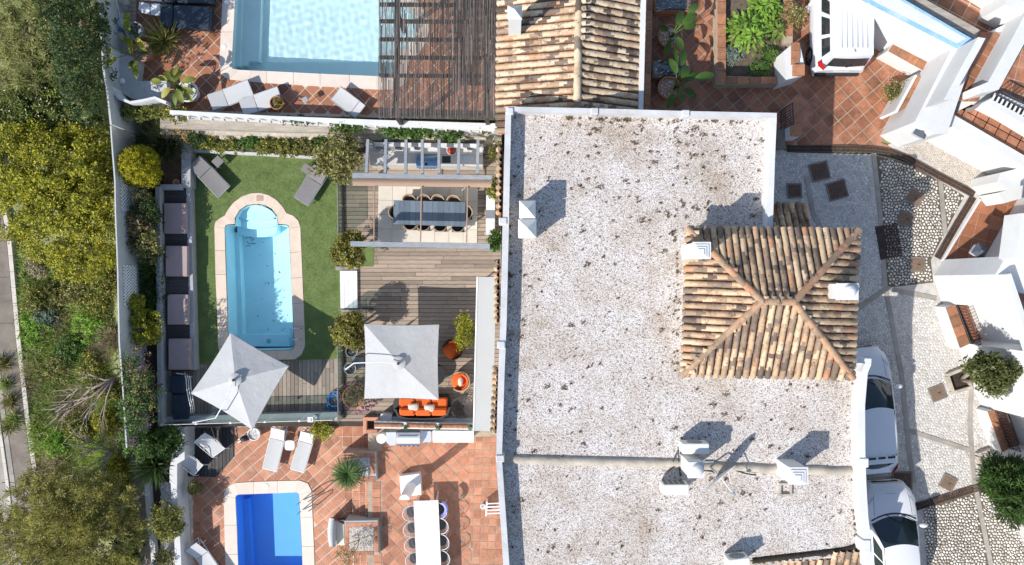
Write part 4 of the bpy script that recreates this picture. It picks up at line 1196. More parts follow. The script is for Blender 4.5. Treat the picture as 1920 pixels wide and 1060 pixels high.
A_ = unit(NR.randn(n, 3) * np.array([1, 1, .5])); S_ = unit(np.cross(A_, NR.randn(n, 3)))
mobj('stonecrop_tufts', leaf_mesh('stonecrop_tufts', B, A_, S_, .05 + .04 * NR.rand(n), .035), M['moss'], house, kind='stuff')
# loose larger stones for a grainy, uneven surface
q = []
while len(q) < 7000:
    x, y = R.uniform(958, 1612), R.uniform(216, 1048)
    if inpoly(x, y, fp) and not (1285 < x < 1600 and 435 < y < 700) and not (858 < y < 893): q.append(W(x, y, ZR + .002))
pb = MB(); pebbles(pb, q, .03)
obj('loose_gravel', pb, mat('loose_roof_stone', (.52, .48, .45), .9, .1, 20, pieces=[(0, (.4, .35, .32)), (.15, (.85, .8, .78)), (1, (1.4, 1.4, 1.4))]), house, kind='stuff')

# things standing on the roof
def ac_unit(x0, y0, x1, y1, zt, label, h, face, rz=0):
    a, b = W(x0, y0, zt), W(x1, y1, zt); cx, cy = (a.x + b.x) / 2, (a.y + b.y) / 2; sx, sy = b.x - a.x, a.y - b.y
    t = thing('ac_unit', label, 'air conditioner', (cx, cy, ZR), rz, 'outdoor air conditioners on the flat roof')
    zb = zt - ZR - h
    mb = MB(); mb.box((0, 0, zb + h / 2), (sx, sy, h), 0, .02); local('casing', mb, M['ac_white'], t)
    for s in (-1, 1):
        mb = MB(); mb.box((s * sx * .35, 0, zb / 2), (.06, sy * 1.05, zb)); local('foot', mb, M['ac_grille'], t)
    if face == 'fan':
        mb = MB(); n = 24
        ring_ = [(.02 * sx + .24 * math.cos(2 * math.pi * k / n), sy / 2 + .006, zb + h / 2 + .24 * math.sin(2 * math.pi * k / n)) for k in range(n)]
        mb.add(ring_, [tuple(range(n))]); f = local('fan_grille', mb, M['ac_grille'], t)
        hb = MB()
        for rr in (.08, .15, .21):
            hb.tube([(.02 * sx + rr * math.cos(2 * math.pi * k / 16), sy / 2 + .014, zb + h / 2 + rr * math.sin(2 * math.pi * k / 16)) for k in range(17)], .006, 4)
        local('fan_ring', hb, M['ac_white'], t)
    else:
        mb = MB(); mb.box((-.04, sy / 2 + .004, zb + h / 2), (sx * .82, .01, h * .86)); local('coil_grille', mb, M['ac_grille'], t)
        for k in range(5):
            mb = MB(); mb.box((-.04 + sx * .82 * (k / 4 - .5), sy / 2 + .014, zb + h / 2), (.012, .012, h * .86)); local('grille_bar', mb, M['ac_white'], t)
    return t
ac_unit(1280, 832, 1330, 852, 7.2, 'white air conditioner with round fan north of the domed chimney', .55, 'fan')
ac_unit(1243, 909, 1292.5, 928.5, 7.1, 'white air conditioner with coil grille southwest of the domed chimney', .55, 'coil')
ac_unit(1367, 1048, 1407, 1068, 7.1, 'white air conditioner with fan at the south edge of the roof', .55, 'fan', .12)
t = thing('satellite_dish', 'white satellite dish seen edge on with long feed arm', 'satellite dish', W(1346, 890, ZR))
c = W(1351, 897, 7.15); nrm = Vector((.62, -.77, .40)).normalized(); ux = Vector((.77, .64, 0)).normalized(); uy = nrm.cross(ux)
mb = MB(); rows = []
for i in range(7):
    r = .62 * i / 6; rows.append([c + (ux * math.cos(a) + uy * math.sin(a) * 1.05) * r - nrm * (.085 * (1 - (i / 6) ** 2)) for a in [2 * math.pi * k / 24 for k in range(25)]])
mb.grid(rows); obj('dish', mb, M['white_metal'], t, smooth=True)
mb = MB(); tip = c + nrm * .62 + Vector((0, 0, -.1)); mb.tube([c - uy * -.5 + Vector((0, 0, -.2)), tip], .012, 5); mb.tube([c + ux * .3 + nrm * .02, tip], .01, 5); obj('feed_arm', mb, M['white_metal'], t)
obj('feed_horn', MB().box(tip, (.1, .12, .1), .6, .02), M['grey_metal'], t)
mb = MB(); mb.tube([Vector((c.x, c.y, ZR)) - nrm * .3, c - nrm * .25 , c - nrm * .08], .03, 6); mb.box((c.x - nrm.x * .3, c.y - nrm.y * .3, ZR + .03), (.3, .3, .06)); obj('mast', mb, M['grey_metal'], t)
t = thing('roof_cable', 'black cables trailing from the dish over the mortar ridge', 'cable', W(1360, 885, ZR))
for pts in ([(1262, 866), (1272, 840), (1273, 872), (1276, 893)], [(1318, 882), (1335, 884), (1345, 888)], [(1348, 879), (1372, 880), (1398, 888), (1418, 891)], [(1246, 890), (1258, 880), (1270, 870)]):
    mb = MB(); mb.tube([W(x, y, ZR + .1) for x, y in pts], .025, 5); obj('cable', mb, M['iron'], t, smooth=True)

# ================================================================== NEIGHBOUR with gabled tile roof (top centre)
nh = thing('neighbour_house', 'white house with cream gabled clay tile roof north of the gravel roof', 'house', W(1070, 100, 0))
z1, z2 = 5.55, 6.35
wp = [W(933.5, 252, z1), W(937, -40, z1), W(1086, -40, z2), W(1081, 216, z2), W(949, 213, z1 + .06), W(947, 252, z1 + .05)]
ep = [W(1207, -40, z1), W(1199, 218, z1), W(1081, 216, z2), W(1086, -40, z2)]
obj('wall', MB().prism(WX([(942, -60), (1200, -60), (1194, 200), (952, 196), (942, 196)], z1), z1 - .12, ZU - 2), M['white'], nh)
base = MB(); base.add(wp + ep, [(0, 1, 2, 3, 4, 5), (6, 7, 8, 9)])
gr = obj('gable_roof', base, M['channel'], nh)
bag = TileBag(); ch = bag.slope(wp, .226, .283); ch += bag.slope(ep, .226, .283)
bag.emit(gr, M['roof_cream'], 299); channels(ch, gr)
ridge(W(1086, -45, z2), W(1081, 214, z2), gr, M['roof_cream'], step=.38, up=.06, w=.13)
chimney(nh, 951.5, 9, 979, 35, 7.45, z1 - .1, 'pyramid')
obj('gutter_wall', MB().pp([(1203, -60), (1213, -60), (1206, 214), (1197, 214)], 5.75, ZS), M['white'], nh)
obj('roof_edge', MB().pp([(934.5, -60), (938, -60), (934.5, 250), (931.5, 250)], 5.5, 5.3), M['white'], nh)
# scalloped mortar under the east eave

# ================================================================== STREET SIDE (right)
fill = [(1190, -80), (2300, -80), (2300, 1200), (1440, 1200), (1440, 430), (1440, 240), (1190, 240)]
obj('street_bank', MB().prism(WX(fill, ZS), ZS - .06, -6.1), M['earth'], kind='structure')
court_px = [(1207, -60), (1760, -60), (1760, 120), (1652, 268), (1700, 284), (1640, 279), (1476, 272), (1440, 272), (1440, 214), (1203, 216)]
obj('courtyard_base', MB().sheet(WX(court_px, ZS), ZS - .012), M['mortar_dark'], kind='structure')
ct = thing('courtyard_paving', None, None); ct['kind'] = 'structure'
plant_hole = WX([(1352, -60), (1484, -60), (1484, 148), (1352, 148)], ZS)
tiles(ct, WX(court_px, ZS), ZS - .01, .41, math.radians(41), M['tile_court'], org=W(1560, 180, ZS).xy, holes=[plant_hole], gap=.03, jit=.002)
st_px = [(1440, 262), (1478, 286), (1640, 290), (1705, 306), (1812, 366), (1745, 488), (1740, 520), (1760, 575), (1800, 660), (1880, 860), (1940, 1000), (2000, 1150), (1440, 1150)]
obj('street', MB().sheet(WX([(1430, 262)] + st_px[1:4] + [(1850, 300), (1900, 380)] + [(1800, 500), (1790, 560), (1830, 660), (1910, 850), (2040, 1150), (1430, 1150)], ZS), ZS), M['grout_b'], kind='structure')
obj('dark_joint_patch', MB().sheet(WX([(1642, 292), (1705, 306), (1808, 368), (1745, 488), (1750, 530), (1662, 540), (1650, 400)], ZS), ZS + .004), M['grout_a'], kind='structure')
obj('dark_joint_patch', MB().sheet(WX([(1730, 952), (1862, 915), (1990, 1150), (1745, 1150)], ZS), ZS + .004), M['grout_a'], kind='structure')
strips = [[(1638, 288), (1650, 400), (1660, 540), (1690, 700), (1706, 860), (1714, 905)], [(1822, 700), (1818, 800), (1826, 900), (1846, 1000), (1862, 1080)], [(1660, 540), (1755, 560)], [(1700, 806), (1820, 845)], [(1763, 340), (1772, 440)], [(1512, 330), (1524, 400), (1540, 430)], [(1600, 585), (1660, 542)]]
dz = 0
cst = thing('concrete_strips', None, None); cst['kind'] = 'structure'
for s_ in strips:
    P = [Vector(p) for p in s_]; a = []; b = []
    for i, p in enumerate(P):
        d = (P[min(i + 1, len(P) - 1)] - P[max(0, i - 1)]).normalized(); w = 4.2
        a.append(tuple(p + Vector((-d.y, d.x)) * w)); b.append(tuple(p - Vector((-d.y, d.x)) * w))
    dz += .0007
    obj('concrete_strip', MB().prism(WX(a + b[::-1], ZS), ZS + .021 + dz, ZS - .01), M['concrete'], cst)
def nearstrip(p):
    return False
SB = [(WX(a, ZS)) for a in []]
strip_polys = []
for s_ in strips:
    for p, q in zip(s_, s_[1:]):
        p, q = Vector(p), Vector(q); d = (q - p).normalized(); nn = Vector((-d.y, d.x)) * 5.5
        strip_polys.append(WX([tuple(p + nn - d * 3), tuple(q + nn + d * 3), tuple(q - nn + d * 3), tuple(p - nn - d * 3)], ZS))
cob = thing('cobbled_street', None, None); cob['kind'] = 'structure'
cobbles('cobbles', cob, WX([(1648, 294), (1703, 309), (1806, 369), (1742, 488), (1748, 528), (1666, 536), (1655, 400)], ZS), ZS + .006, .108, M['pebble_a'], gap=.022, h=.03, holes=strip_polys, seedk=1)
cobbles('cobbles', cob, WX([(1728, 954), (1862, 917), (1940, 1040), (1990, 1120), (1742, 1120), (1738, 1060)], ZS), ZS + .006, .108, M['pebble_a'], gap=.022, h=.03, holes=strip_polys, seedk=2)
cobbles('cobbles', cob, WX([(1450, 288), (1636, 290), (1648, 400), (1660, 540), (1690, 700), (1706, 860), (1716, 940), (1730, 1110), (1600, 1110), (1590, 640), (1500, 445), (1448, 445)], ZS), ZS + .002, .098, M['pebble_b'], gap=.014, h=.014, holes=strip_polys, seedk=3)
cobbles('cobbles', cob, WX([(1664, 545), (1756, 565), (1800, 655), (1876, 850), (1862, 908), (1722, 944), (1712, 860), (1692, 700)], ZS), ZS + .002, .10, M['pebble_b'], gap=.012, h=.011, holes=strip_polys, seedk=4)
obj('street', MB().sheet(WX([(1664, 272), (1712, 250), (1760, 240), (1870, 300), (1840, 345), (1822, 362), (1700, 296)], ZS), ZS + .0015), M['grout_b'], kind='structure')
cobbles('cobbles', cob, WX([(1690, 284), (1712, 258), (1752, 250), (1850, 308), (1826, 332), (1818, 350), (1800, 345), (1730, 300)], ZS), ZS + .002, .08, mat('beige_cobble', (.5, .42, .34), .75, .15, 20, pieces=[(0, (.75, .73, .7)), (1, (1.2, 1.2, 1.2))]), gap=.012, h=.014, seedk=5)

# drain channels with cast grates
def channel(pts, label, w=13, n=None):
    t = thing('drain_channel', label, 'drain', W(pts[0][0], pts[0][1], ZS))
    P = [Vector(p) for p in pts]
    tot = 0
    for a, b in zip(P, P[1:]):
        d = (b - a); Ln = d.length; k = max(1, round(Ln / 40)); d.normalize(); nn = Vector((-d.y, d.x))
        for i in range(k):
            s0 = a + d * (Ln * i / k + .5); s1 = a + d * (Ln * (i + 1) / k - .5)
            A, B = W(s0.x, s0.y, ZS).xy, W(s1.x, s1.y, ZS).xy
            dd = (B - A); ll = dd.length; dd.normalize(); n2 = Vector((-dd.y, dd.x)); hw = w / 1400 * 26.5 / 2
            mb = MB()
            mb.prism([A + n2 * hw, B + n2 * hw, B + n2 * (hw - .025), A + n2 * (hw - .025)], ZS + .042, ZS + .01)
            mb.prism([A - n2 * hw, B - n2 * hw, B - n2 * (hw - .025), A - n2 * (hw - .025)], ZS + .042, ZS + .01)
            mb.prism([A + n2 * .012, B + n2 * .012, B - n2 * .012, A - n2 * .012], ZS + .041, ZS + .01)
            m_ = int(ll / .045)
            for q in range(m_ + 1):
                c = A + dd * (ll * q / m_); e = dd * .0085
                mb.prism([c - e + n2 * (hw - .02), c + e + n2 * (hw - .02), c + e - n2 * (hw - .02), c - e - n2 * (hw - .02)], ZS + .038, ZS + .012, bottom=False)
            obj('grate', mb, M['rust'], t)
        A, B = W(a.x, a.y, ZS).xy, W(b.x, b.y, ZS).xy; dd = (B - A).normalized(); n2 = Vector((-dd.y, dd.x)); hw = w / 1400 * 26.5 / 2
        obj('gutter_bed', MB().prism([A + n2 * hw, B + n2 * hw, B - n2 * hw, A - n2 * hw], ZS + .009 + tot * .0005, ZS - .05), M['black'], t); tot += 1
channel([(1478, 279), (1600, 279), (1640, 281), (1672, 286), (1700, 297), (1760, 330), (1826, 365)], 'rusty drain channel curving round the courtyard edge')
channel([(1824, 370), (1795, 418), (1757, 484)], 'rusty drain channel along the shaded terracotta porch')
channel([(1712, 952), (1790, 927), (1866, 904)], 'rusty drain channel crossing the street near the conifer', w=14)

def cover(x, y, w, h, rz, label, m=None, rim=True):
    t = thing('manhole_cover', label, 'manhole cover', W(x, y, ZS) , math.radians(rz), 'metal covers set in the cobbles')
    k = 26.5 / 1400; w *= k; h *= k
    mb = MB(); mb.box((0, 0, .03), (w, h, .04)); local('plate', mb, m or M['rust'], t)
    mb = MB()
    for (dx, dy, sx, sy) in ((0, h / 2 + .03, w + .11, .05), (0, -h / 2 - .03, w + .11, .05), (w / 2 + .03, 0, .05, h + .009), (-w / 2 - .03, 0, .05, h + .009)): mb.box((dx, dy, .02), (sx, sy, .05))
    local('frame', mb, M['concrete_d'], t)
    mb = MB(); mb.box((w * .12, 0, .052), (.1, .03, .012)); local('lifting_slot', mb, M['black'], t)
    for q in range(3):
        mb = MB(); mb.box((0, h * (q - 1) * .3 + .02, .0525), (w * .9, .012, .006)); local('tread_bar', mb, m or M['rust'], t)
cover(1536, 322, 30, 29, 14, 'larger dark square cover in the shade near the grate')
cover(1569, 357, 31, 29, 16, 'dark square cover beside the chimney-side tiles, tilted')
cover(1489, 358, 22, 22, 2, 'small black cover just above the entrance tiles')
cover(1714, 371, 24, 22, -34, 'rusty square cover half in the shadow, turned like a diamond', M['rust_pale'])
cover(1697, 411, 24, 21, -12, 'small brown rusted cover between the pale cobbles', M['rust_pale'])
cover(1719, 496, 23, 22, -2, 'small brown cover on pale cobbles south of the big grate', M['rust_pale'])
cover(1757, 737, 23, 22, 22, 'brown square cover in front of the street tree planter', M['rust_pale'])
cover(1777, 905, 22, 21, -28, 'brown square cover just above the street drain', M['rust_pale'])
cover(1691, 902, 32, 30, 0, 'big black cover in front of the parked white car')
t = thing('storm_grate', 'large black storm grate half in shadow on the street', 'grate', W(1666, 453, ZS), math.radians(10), 'metal covers set in the cobbles')
mb = MB(); mb.box((0, 0, .012), (.78, 1.2, .03)); local('bed', mb, M['black'], t)
for q in range(15):
    mb = MB(); mb.box((-.36 + q * .0515, 0, .038), (.02, 1.18, .022)); local('bar', mb, M['rust'], t)
mb = MB()
for q in range(5): mb.box((0, -.56 + q * .28, .033), (.76, .025, .018))
local('cross_bar', mb, M['rust'], t)

# ------------------------------------------------------------------ raised flower bed in the courtyard
fb = thing('flower_bed', 'raised brick-capped bed of soil with green leafy plants in the courtyard', 'planter', W(1415, 70, ZS))
zb = ZS + .55
rim = [((1345, -60), (1362, -60), (1360, 158), (1343, 158)), ((1362, 143), (1470, 145), (1470, 158), (1360.5, 157.7)), ((1471, -60), (1488, -60), (1486, 82), (1470, 82))]
for r_ in rim: obj('rim_wall', MB().pp(list(r_), zb - .03, ZS - .2), M['mortar_dark'], fb)
for i in range(9):
    y = -40 + i * 21.7
    obj('cap_tile', MB().pp([(1346, y), (1361.4, y), (1360.7, y + 20.8), (1345, y + 20.8)], zb + .002, zb - .03), M['terra_cap'], fb)
    if i < 5: obj('cap_tile', MB().pp([(1471.3, y), (1487, y), (1486.5, y + 20.8), (1471, y + 20.8)], zb + .002, zb - .03), M['terra_cap'], fb)
for i in range(5): obj('cap_tile', MB().pp([(1361.5 + i * 21.7, 144), (1382.4 + i * 21.7, 144.2), (1382.4 + i * 21.7, 157.2), (1361.5 + i * 21.7, 157)], zb + .003, zb - .03), M['terra_cap'], fb)
obj('soil', MB().sheet(WX([(1360, -60), (1472, -60), (1471, 146), (1360, 146)], ZS + .3), ZS + .3), M['soil_pale'], fb)
gp = thing('gate_pier', 'white gate pier stepped with brown tiled caps at the flower bed corner', 'pier', W(1480, 120, ZS))
obj('pier_wall', MB().pp([(1484, 84), (1500, 84), (1508, 121), (1508, 140), (1474, 150), (1470, 96)], ZS + 1.3, ZS), M['white'], gp)
for (a, b, c, d) in ((1484, 80, 1499.5, 95), (1484, 95.6, 1499.5, 110), (1484, 110.6, 1498, 121), (1488.5, 121, 1509, 141)):
    obj('cap_tile', MB().pp([(a, b), (c, b), (c, d), (a, d)], ZS + 1.36 + (.1 if b == 121 else 0), ZS + 1.303), M['terra_cap'], gp)
def leafplant(base, n, ln, wd, h, m, label, cat='plant', spread=1.0, stems=1, group=None, name='leafy_plant'):
    t = thing(name, label, cat, base, 0, group)
    A = []; C = []; S = []
    base = Vector(base)
    for s in range(stems):
        b = base + Vector((R.uniform(-1, 1), R.uniform(-1, 1), 0)) * spread * .35 * (stems > 1)
        top = b + Vector((R.uniform(-.1, .1), R.uniform(-.1, .1), h * R.uniform(.7, 1)))
        mb = MB(); mb.tube([b, b.lerp(top, .5), top], .012, 5); obj('stem', mb, M['wood_bark'], t)
        for k in range(n):
            a = k * 2.4 + R.uniform(-.3, .3); f = (k + 1) / n
            r = spread * (1.05 - .75 * f) * .5; z = b.z + (top.z - b.z) * (.35 + .65 * f)
            d = Vector((math.cos(a), math.sin(a), R.uniform(-.25, .25)))
            cp_ = b.lerp(top, .35 + .65 * f) + d * r; cp_.z = z + R.uniform(-.03, .03)
            A.append(d.normalized()); C.append(cp_); S.append(Vector((-d.y, d.x, R.uniform(-.4, .4))).normalized())
    n_ = len(A)
    me = leaf_mesh('leaf', np.array(C), np.array(A), np.array(S), ln * (.7 + .5 * NR.rand(n_)), wd * (.7 + .5 * NR.rand(n_)))
    mobj('foliage', me, m, t)
    return t
zs_ = ZS + .3
leafplant(W(1410, 20, zs_), 60, .24, .1, .7, L['fresh'], 'bright green leafy plant at the north of the flower bed', spread=1.1, stems=3, group='bright green bedding plants')
leafplant(W(1398, 62, zs_), 60, .24, .1, .75, L['fresh'], 'bright green leafy plant in the middle left of the flower bed', spread=1.1, stems=4, group='bright green bedding plants')
leafplant(W(1438, 58, zs_), 50, .2, .085, .6, L['fresh'], 'smaller bright green plant in the middle right of the bed', spread=.75, stems=2, group='bright green bedding plants')
leafplant(W(1374, 106, zs_), 90, .12, .03, .35, L['silver'], 'low silvery plant at the southwest of the flower bed', spread=.6, stems=3)
leafplant(W(1446, 108, zs_), 60, .12, .055, .35, L['mid'], 'small round dark green shrub at the southeast of the bed', spread=.55, stems=4)
leafplant(W(1420, 132, zs_), 60, .11, .055, .35, L['mid'], 'small green shrub at the south edge of the flower bed', spread=.5, stems=4)
leafplant(W(1476, 28, zs_), 80, .13, .04, .5, L['olive'], 'pale wispy shrub at the east rim of the flower bed', spread=.8, stems=4)

# banana-like potted plants and wrapped windows by the gable house
def potted(x, y, z, r, h, m, label, fill=None, cat='pot', name='flower_pot', mat_fill=None):
    b = W(x, y, z); t = thing(name, label, cat, b)
    mb = MB(); mb.lathe((0, 0, 0), [(r * .68, 0), (r * .95, h * .85), (r, h * .86), (r, h), (r * .88, h), (r * .86, h * .86), (0.01, h * .86)], 22); local('pot_body', mb, m, t, smooth=False)
    p = MB(); pebbles(p, [Vector((rr * math.cos(a), rr * math.sin(a), h * .87)) for rr, a in [(r * .84 * math.sqrt(R.random()), R.uniform(0, 6.3)) for _ in range(130)]], .03)
    local('pot_filling', p, mat_fill or M['pebble_white'], t, kind='stuff')
    return t
def bigleaf(x, y, z, specs, label, m, name='broadleaf_plant', parent=None):
    """plant with a few large leaves: specs = (angle deg, reach, leaf length, leaf width, rise)"""
    b = W(x, y, z); t = thing(name, label, 'plant', b)
    for (a, reach, ll, lw, rise) in specs:
        a = math.radians(a); d = Vector((math.cos(a), math.sin(a), 0)); s = Vector((-d.y, d.x, 0))
        tip0 = d * reach + Vector((0, 0, rise))
        mb = MB(); mb.tube([Vector((0, 0, 0)), d * reach * .45 + Vector((0, 0, rise * .75)), tip0], [.02, .016, .01], 5); local('stalk', mb, L['mid'], t)
        mb = MB(); rows = []
        for i in range(9):
            f = i / 8; w = lw * .5 * math.sin(math.pi * min(1, f * .92 + .08)) ** .7 * (1 if f < .97 else .2)
            c = tip0 + d * ll * f + Vector((0, 0, ll * (.12 * f - .45 * f * f)))
            rows.append([tuple(c - s * w + Vector((0, 0, w * .35))), tuple(c), tuple(c + s * w + Vector((0, 0, w * .35)))])
        mb.grid(rows); local('leaf', mb, m, t, smooth=True)
    return t
lm = leafmat('broad_green_leaf', [(0, (.045, .10, .018)), (1, (.11, .2, .035))], .3)
ly = leafmat('yellowed_broad_leaf', [(0, (.10, .14, .02)), (.6, (.25, .28, .03)), (1, (.5, .44, .05))], .35)
potted(1250, 78, ZS, .42, .6, M['pot_terra'], 'terracotta pot with white stones beneath the upper broad-leaved plant')
bigleaf(1256, 72, ZS + .55, [(38, .3, .7, .3, .9), (20, .35, .5, .28, .7), (70, .2, .6, .26, .8), (-110, .25, .55, .22, .5), (-60, .2, .5, .25, .6), (150, .2, .4, .2, .5), (-80, .5, .5, .2, .4), (50, .7, .6, .24, .8)], 'broad-leaved green plant reaching over the upper wrapped window', lm)
potted(1249, 172, ZS, .40, .55, M['pot_terra'], 'terracotta pot with white stones by the parapet corner')
bigleaf(1262, 168, ZS + .5, [(110, .3, .6, .26, 1.0), (30, .25, .6, .34, .7), (15, .6, .75, .3, .8), (-30, .3, .5, .26, .6), (-110, .3, .5, .26, .5), (80, .6, .6, .24, .9), (-70, .2, .4, .2, .6), (60, .2, .5, .3, .9)], 'broad-leaved green plant by the lower wrapped window', lm)
def wrapped(x0, y0, x1, y1, label):
    z = ZS + .55; a, b = W(x0, y0, z), W(x1, y1, z); cx, cy = (a.x + b.x) / 2, (a.y + b.y) / 2; sx, sy = abs(b.x - a.x), abs(a.y - b.y)
    t = thing('cold_frame', label, 'skylight', (cx, cy, ZS), 0, 'plastic wrapped skylights')
    mb = MB(); mb.box((0, 0, .24), (sx, sy, .48)); local('frame', mb, M['terra_cap'], t)
    for i in range(4):
        for j in range(2):
            mb = MB(); mb.box((sx * (i - 1.5) * .23, sy * (j - .5) * .44, .487), (sx * .21, sy * .4, .012)); local('pane', mb, M['car_glass'], t)
    mb = MB(); rows = []
    for i in range(13):
        rows.append([(sx * (i / 12 - .5) * 1.12, sy * (j / 8 - .5) * 1.05, .52 + R.uniform(0, .07) - .1 * (i in (0, 12) or j in (0, 8))) for j in range(9)])
    mb.grid(rows); local('plastic_cover', mb, glassmat('plastic_film', (.86, .88, .9), mixf=.16, rough=.12)[0], t)
wrapped(1228, -8, 1292, 20, 'skylight under clear plastic wrap at the top edge')
wrapped(1224, 112, 1290, 144, 'skylight under clear plastic wrap between the two broad-leaved plants')
bw2 = thing('side_wall', 'low brick-capped wall beside the gable house and courtyard', 'wall', W(1217, 100, ZS))
obj('wall_body', MB().pp([(1213, -60), (1225, -60), (1219, 214), (1207, 214)], ZS + .9, ZS - .2), M['mortar_dark'], bw2)
for i in range(13):
    y = -42 + i * 20; x = 1213.5 - (y + 60) * .0215
    obj('cap_tile', MB().pp([(x, y), (x + 11, y), (x + 10.6, y + 19.2), (x - .4, y + 19.2)], ZS + .945, ZS + .902), M['terra_cap'], bw2)
gt = thing('iron_gate', 'small black iron gate by the corner of the gravel roof', 'gate', W(1472, 215, ZS))
A, B = W(1466.5, 208, ZS + .6), W(1470, 246, ZS + .6)
def gatept(u, z): return Vector((13.0 * 0 + A.x + (B.x - A.x) * u - .0, A.y + (B.y - A.y) * u, z))
A = W(1467, 206, ZS + .25); B = W(1469, 243, ZS + .25)
mb = MB(); mb.tube([gatept(0, ZS + .05), gatept(0, ZS + 1.2), gatept(1, ZS + 1.2), gatept(1, ZS + .05), gatept(0, ZS + .1)], .022, 5); obj('frame', mb, M['iron'], gt)
for k in range(1, 8):
    mb = MB(); mb.tube([gatept(k / 8, ZS + .1), gatept(k / 8, ZS + 1.2)], .014, 4); obj('bar', mb, M['iron'], gt)
mb = MB()
for z in (.35, .5, .95): mb.tube([gatept(0, ZS + z), gatept(1, ZS + z)], .012, 4)
obj('rail', mb, M['iron'], gt)
gp2 = thing('corner_pier', 'low white pier with brown cap beside the iron gate', 'pier', W(1488, 245, ZS))
obj('pier_wall', MB().pp([(1483, 236), (1503, 236), (1503, 255), (1483, 255)], ZS + .95, ZS - .2), M['white'], gp2)
obj('cap_tile', MB().pp([(1482, 235), (1504, 235), (1504, 256), (1482, 256)], ZS + 1.0, ZS + .952), M['terra_cap'], gp2)
obj('kerb_stone', MB().pp([(1457, 243), (1471, 243), (1473, 278), (1455, 278)], ZS + .4, ZS - .2), M['concrete_d'], gp2)

# ------------------------------------------------------------------ white village houses at the far right
hs = thing('white_street_house', 'white rendered house along the east side of the cobbled street', 'house', W(1850, 640, ZS))
def at(pts): return WX(pts, ZS)
obj('wall', MB().prism(at([(1768, 487), (1750, 517), (1759, 548), (1767.5, 570), (1790, 562), (1817, 634), (1794.6, 642), (1800, 655), (1838.9, 761.5), (1862, 753.5), (1888, 825), (1866, 833), (1872, 852), (1935, 1010), (1990, 1150), (2300, 1150), (2300, 300), (1950, 300), (1908, 372), (1845, 483)]), 6.9, ZS - .3), M['white'], hs)
obj('roof_terrace', MB().prism(WX([(1904, 548), (1960, 560), (1985, 640), (1945, 648), (1915, 590)], 6.91), 6.915, 6.905), M['tile_court'], hs)
obj('roof_parapet', MB().pp([(1886, 515), (1896, 513), (1990, 790), (1980, 794)], 7.3, 6.9), M['white'], hs)
obj('roof_wall', MB().pp([(1916, 400), (1990, 400), (1990, 500), (1905, 484)], 7.6, 6.8), M['white'], hs)
# shaded porch
pf = thing('porch_floor', None, None); pf['kind'] = 'structure'
pr = [(1836, 376), (1766, 489), (1848, 489), (1914, 368), (1890, 375), (1850, 388)]
obj('porch_base', MB().sheet(at(pr), ZS + .02), M['mortar'], kind='structure')
tiles(pf, at(pr), ZS + .021, .46, math.radians(76), M['tile_up'], org=W(1800, 440, ZS).xy, gap=.012)
obj('porch_step', MB().prism(at([(1834, 373), (1838, 375), (1768, 490), (1764, 488)]), ZS + .06, ZS), M['white'], hs)
# buttress walls between the porch and the beige patch
obj('buttress', MB().prism(at([(1818, 352), (1836, 366), (1960, 330), (1960, 312), (1880, 322), (1824, 336)]), 5.0, ZS - .2), M['white'], hs)
obj('buttress', MB().prism(at([(1836, 368), (1848, 387), (1900, 372), (1960, 350), (1960, 331)]), 4.5, ZS - .2), M['white'], hs)
def lantern(x, y, z, rz, label, s=.42):
    t = thing('wall_lantern', label, 'lantern', W(x, y, z), math.radians(rz), 'dark square wall lanterns')
    mb = MB(); mb.box((0, 0, -.1), (s * .8, s * .8, .25), 0, .02); local('lantern_glass', mb, M['lamp_clear'], t)
    mb = MB(); mb.add([(-s / 2, -s / 2, .03), (s / 2, -s / 2, .03), (s / 2, s / 2, .03), (-s / 2, s / 2, .03), (0, 0, .17)], [(0, 1, 4), (1, 2, 4), (2, 3, 4), (3, 0, 4), (3, 2, 1, 0)]); local('lantern_roof', mb, M['slate'], t)
    mb = MB(); mb.lathe((0, 0, .14), [(.05, 0), (.06, .04), (.02, .08)], 10); local('finial', mb, M['slate'], t)
    mb = MB(); mb.tube([(0, 0, 0), (s * .7, -s * .1, -.05)], .03, 5); local('bracket', mb, M['grey_metal'], t)
lantern(1727, 246, 5.4, -28, 'dark square lantern at the end of the white garden wall')
lantern(1836, 471, 5.3, -35, 'dark square lantern over the shaded terracotta porch')
lantern(1889, 726, 5.6, 20, 'grey square lantern beside the street tree')

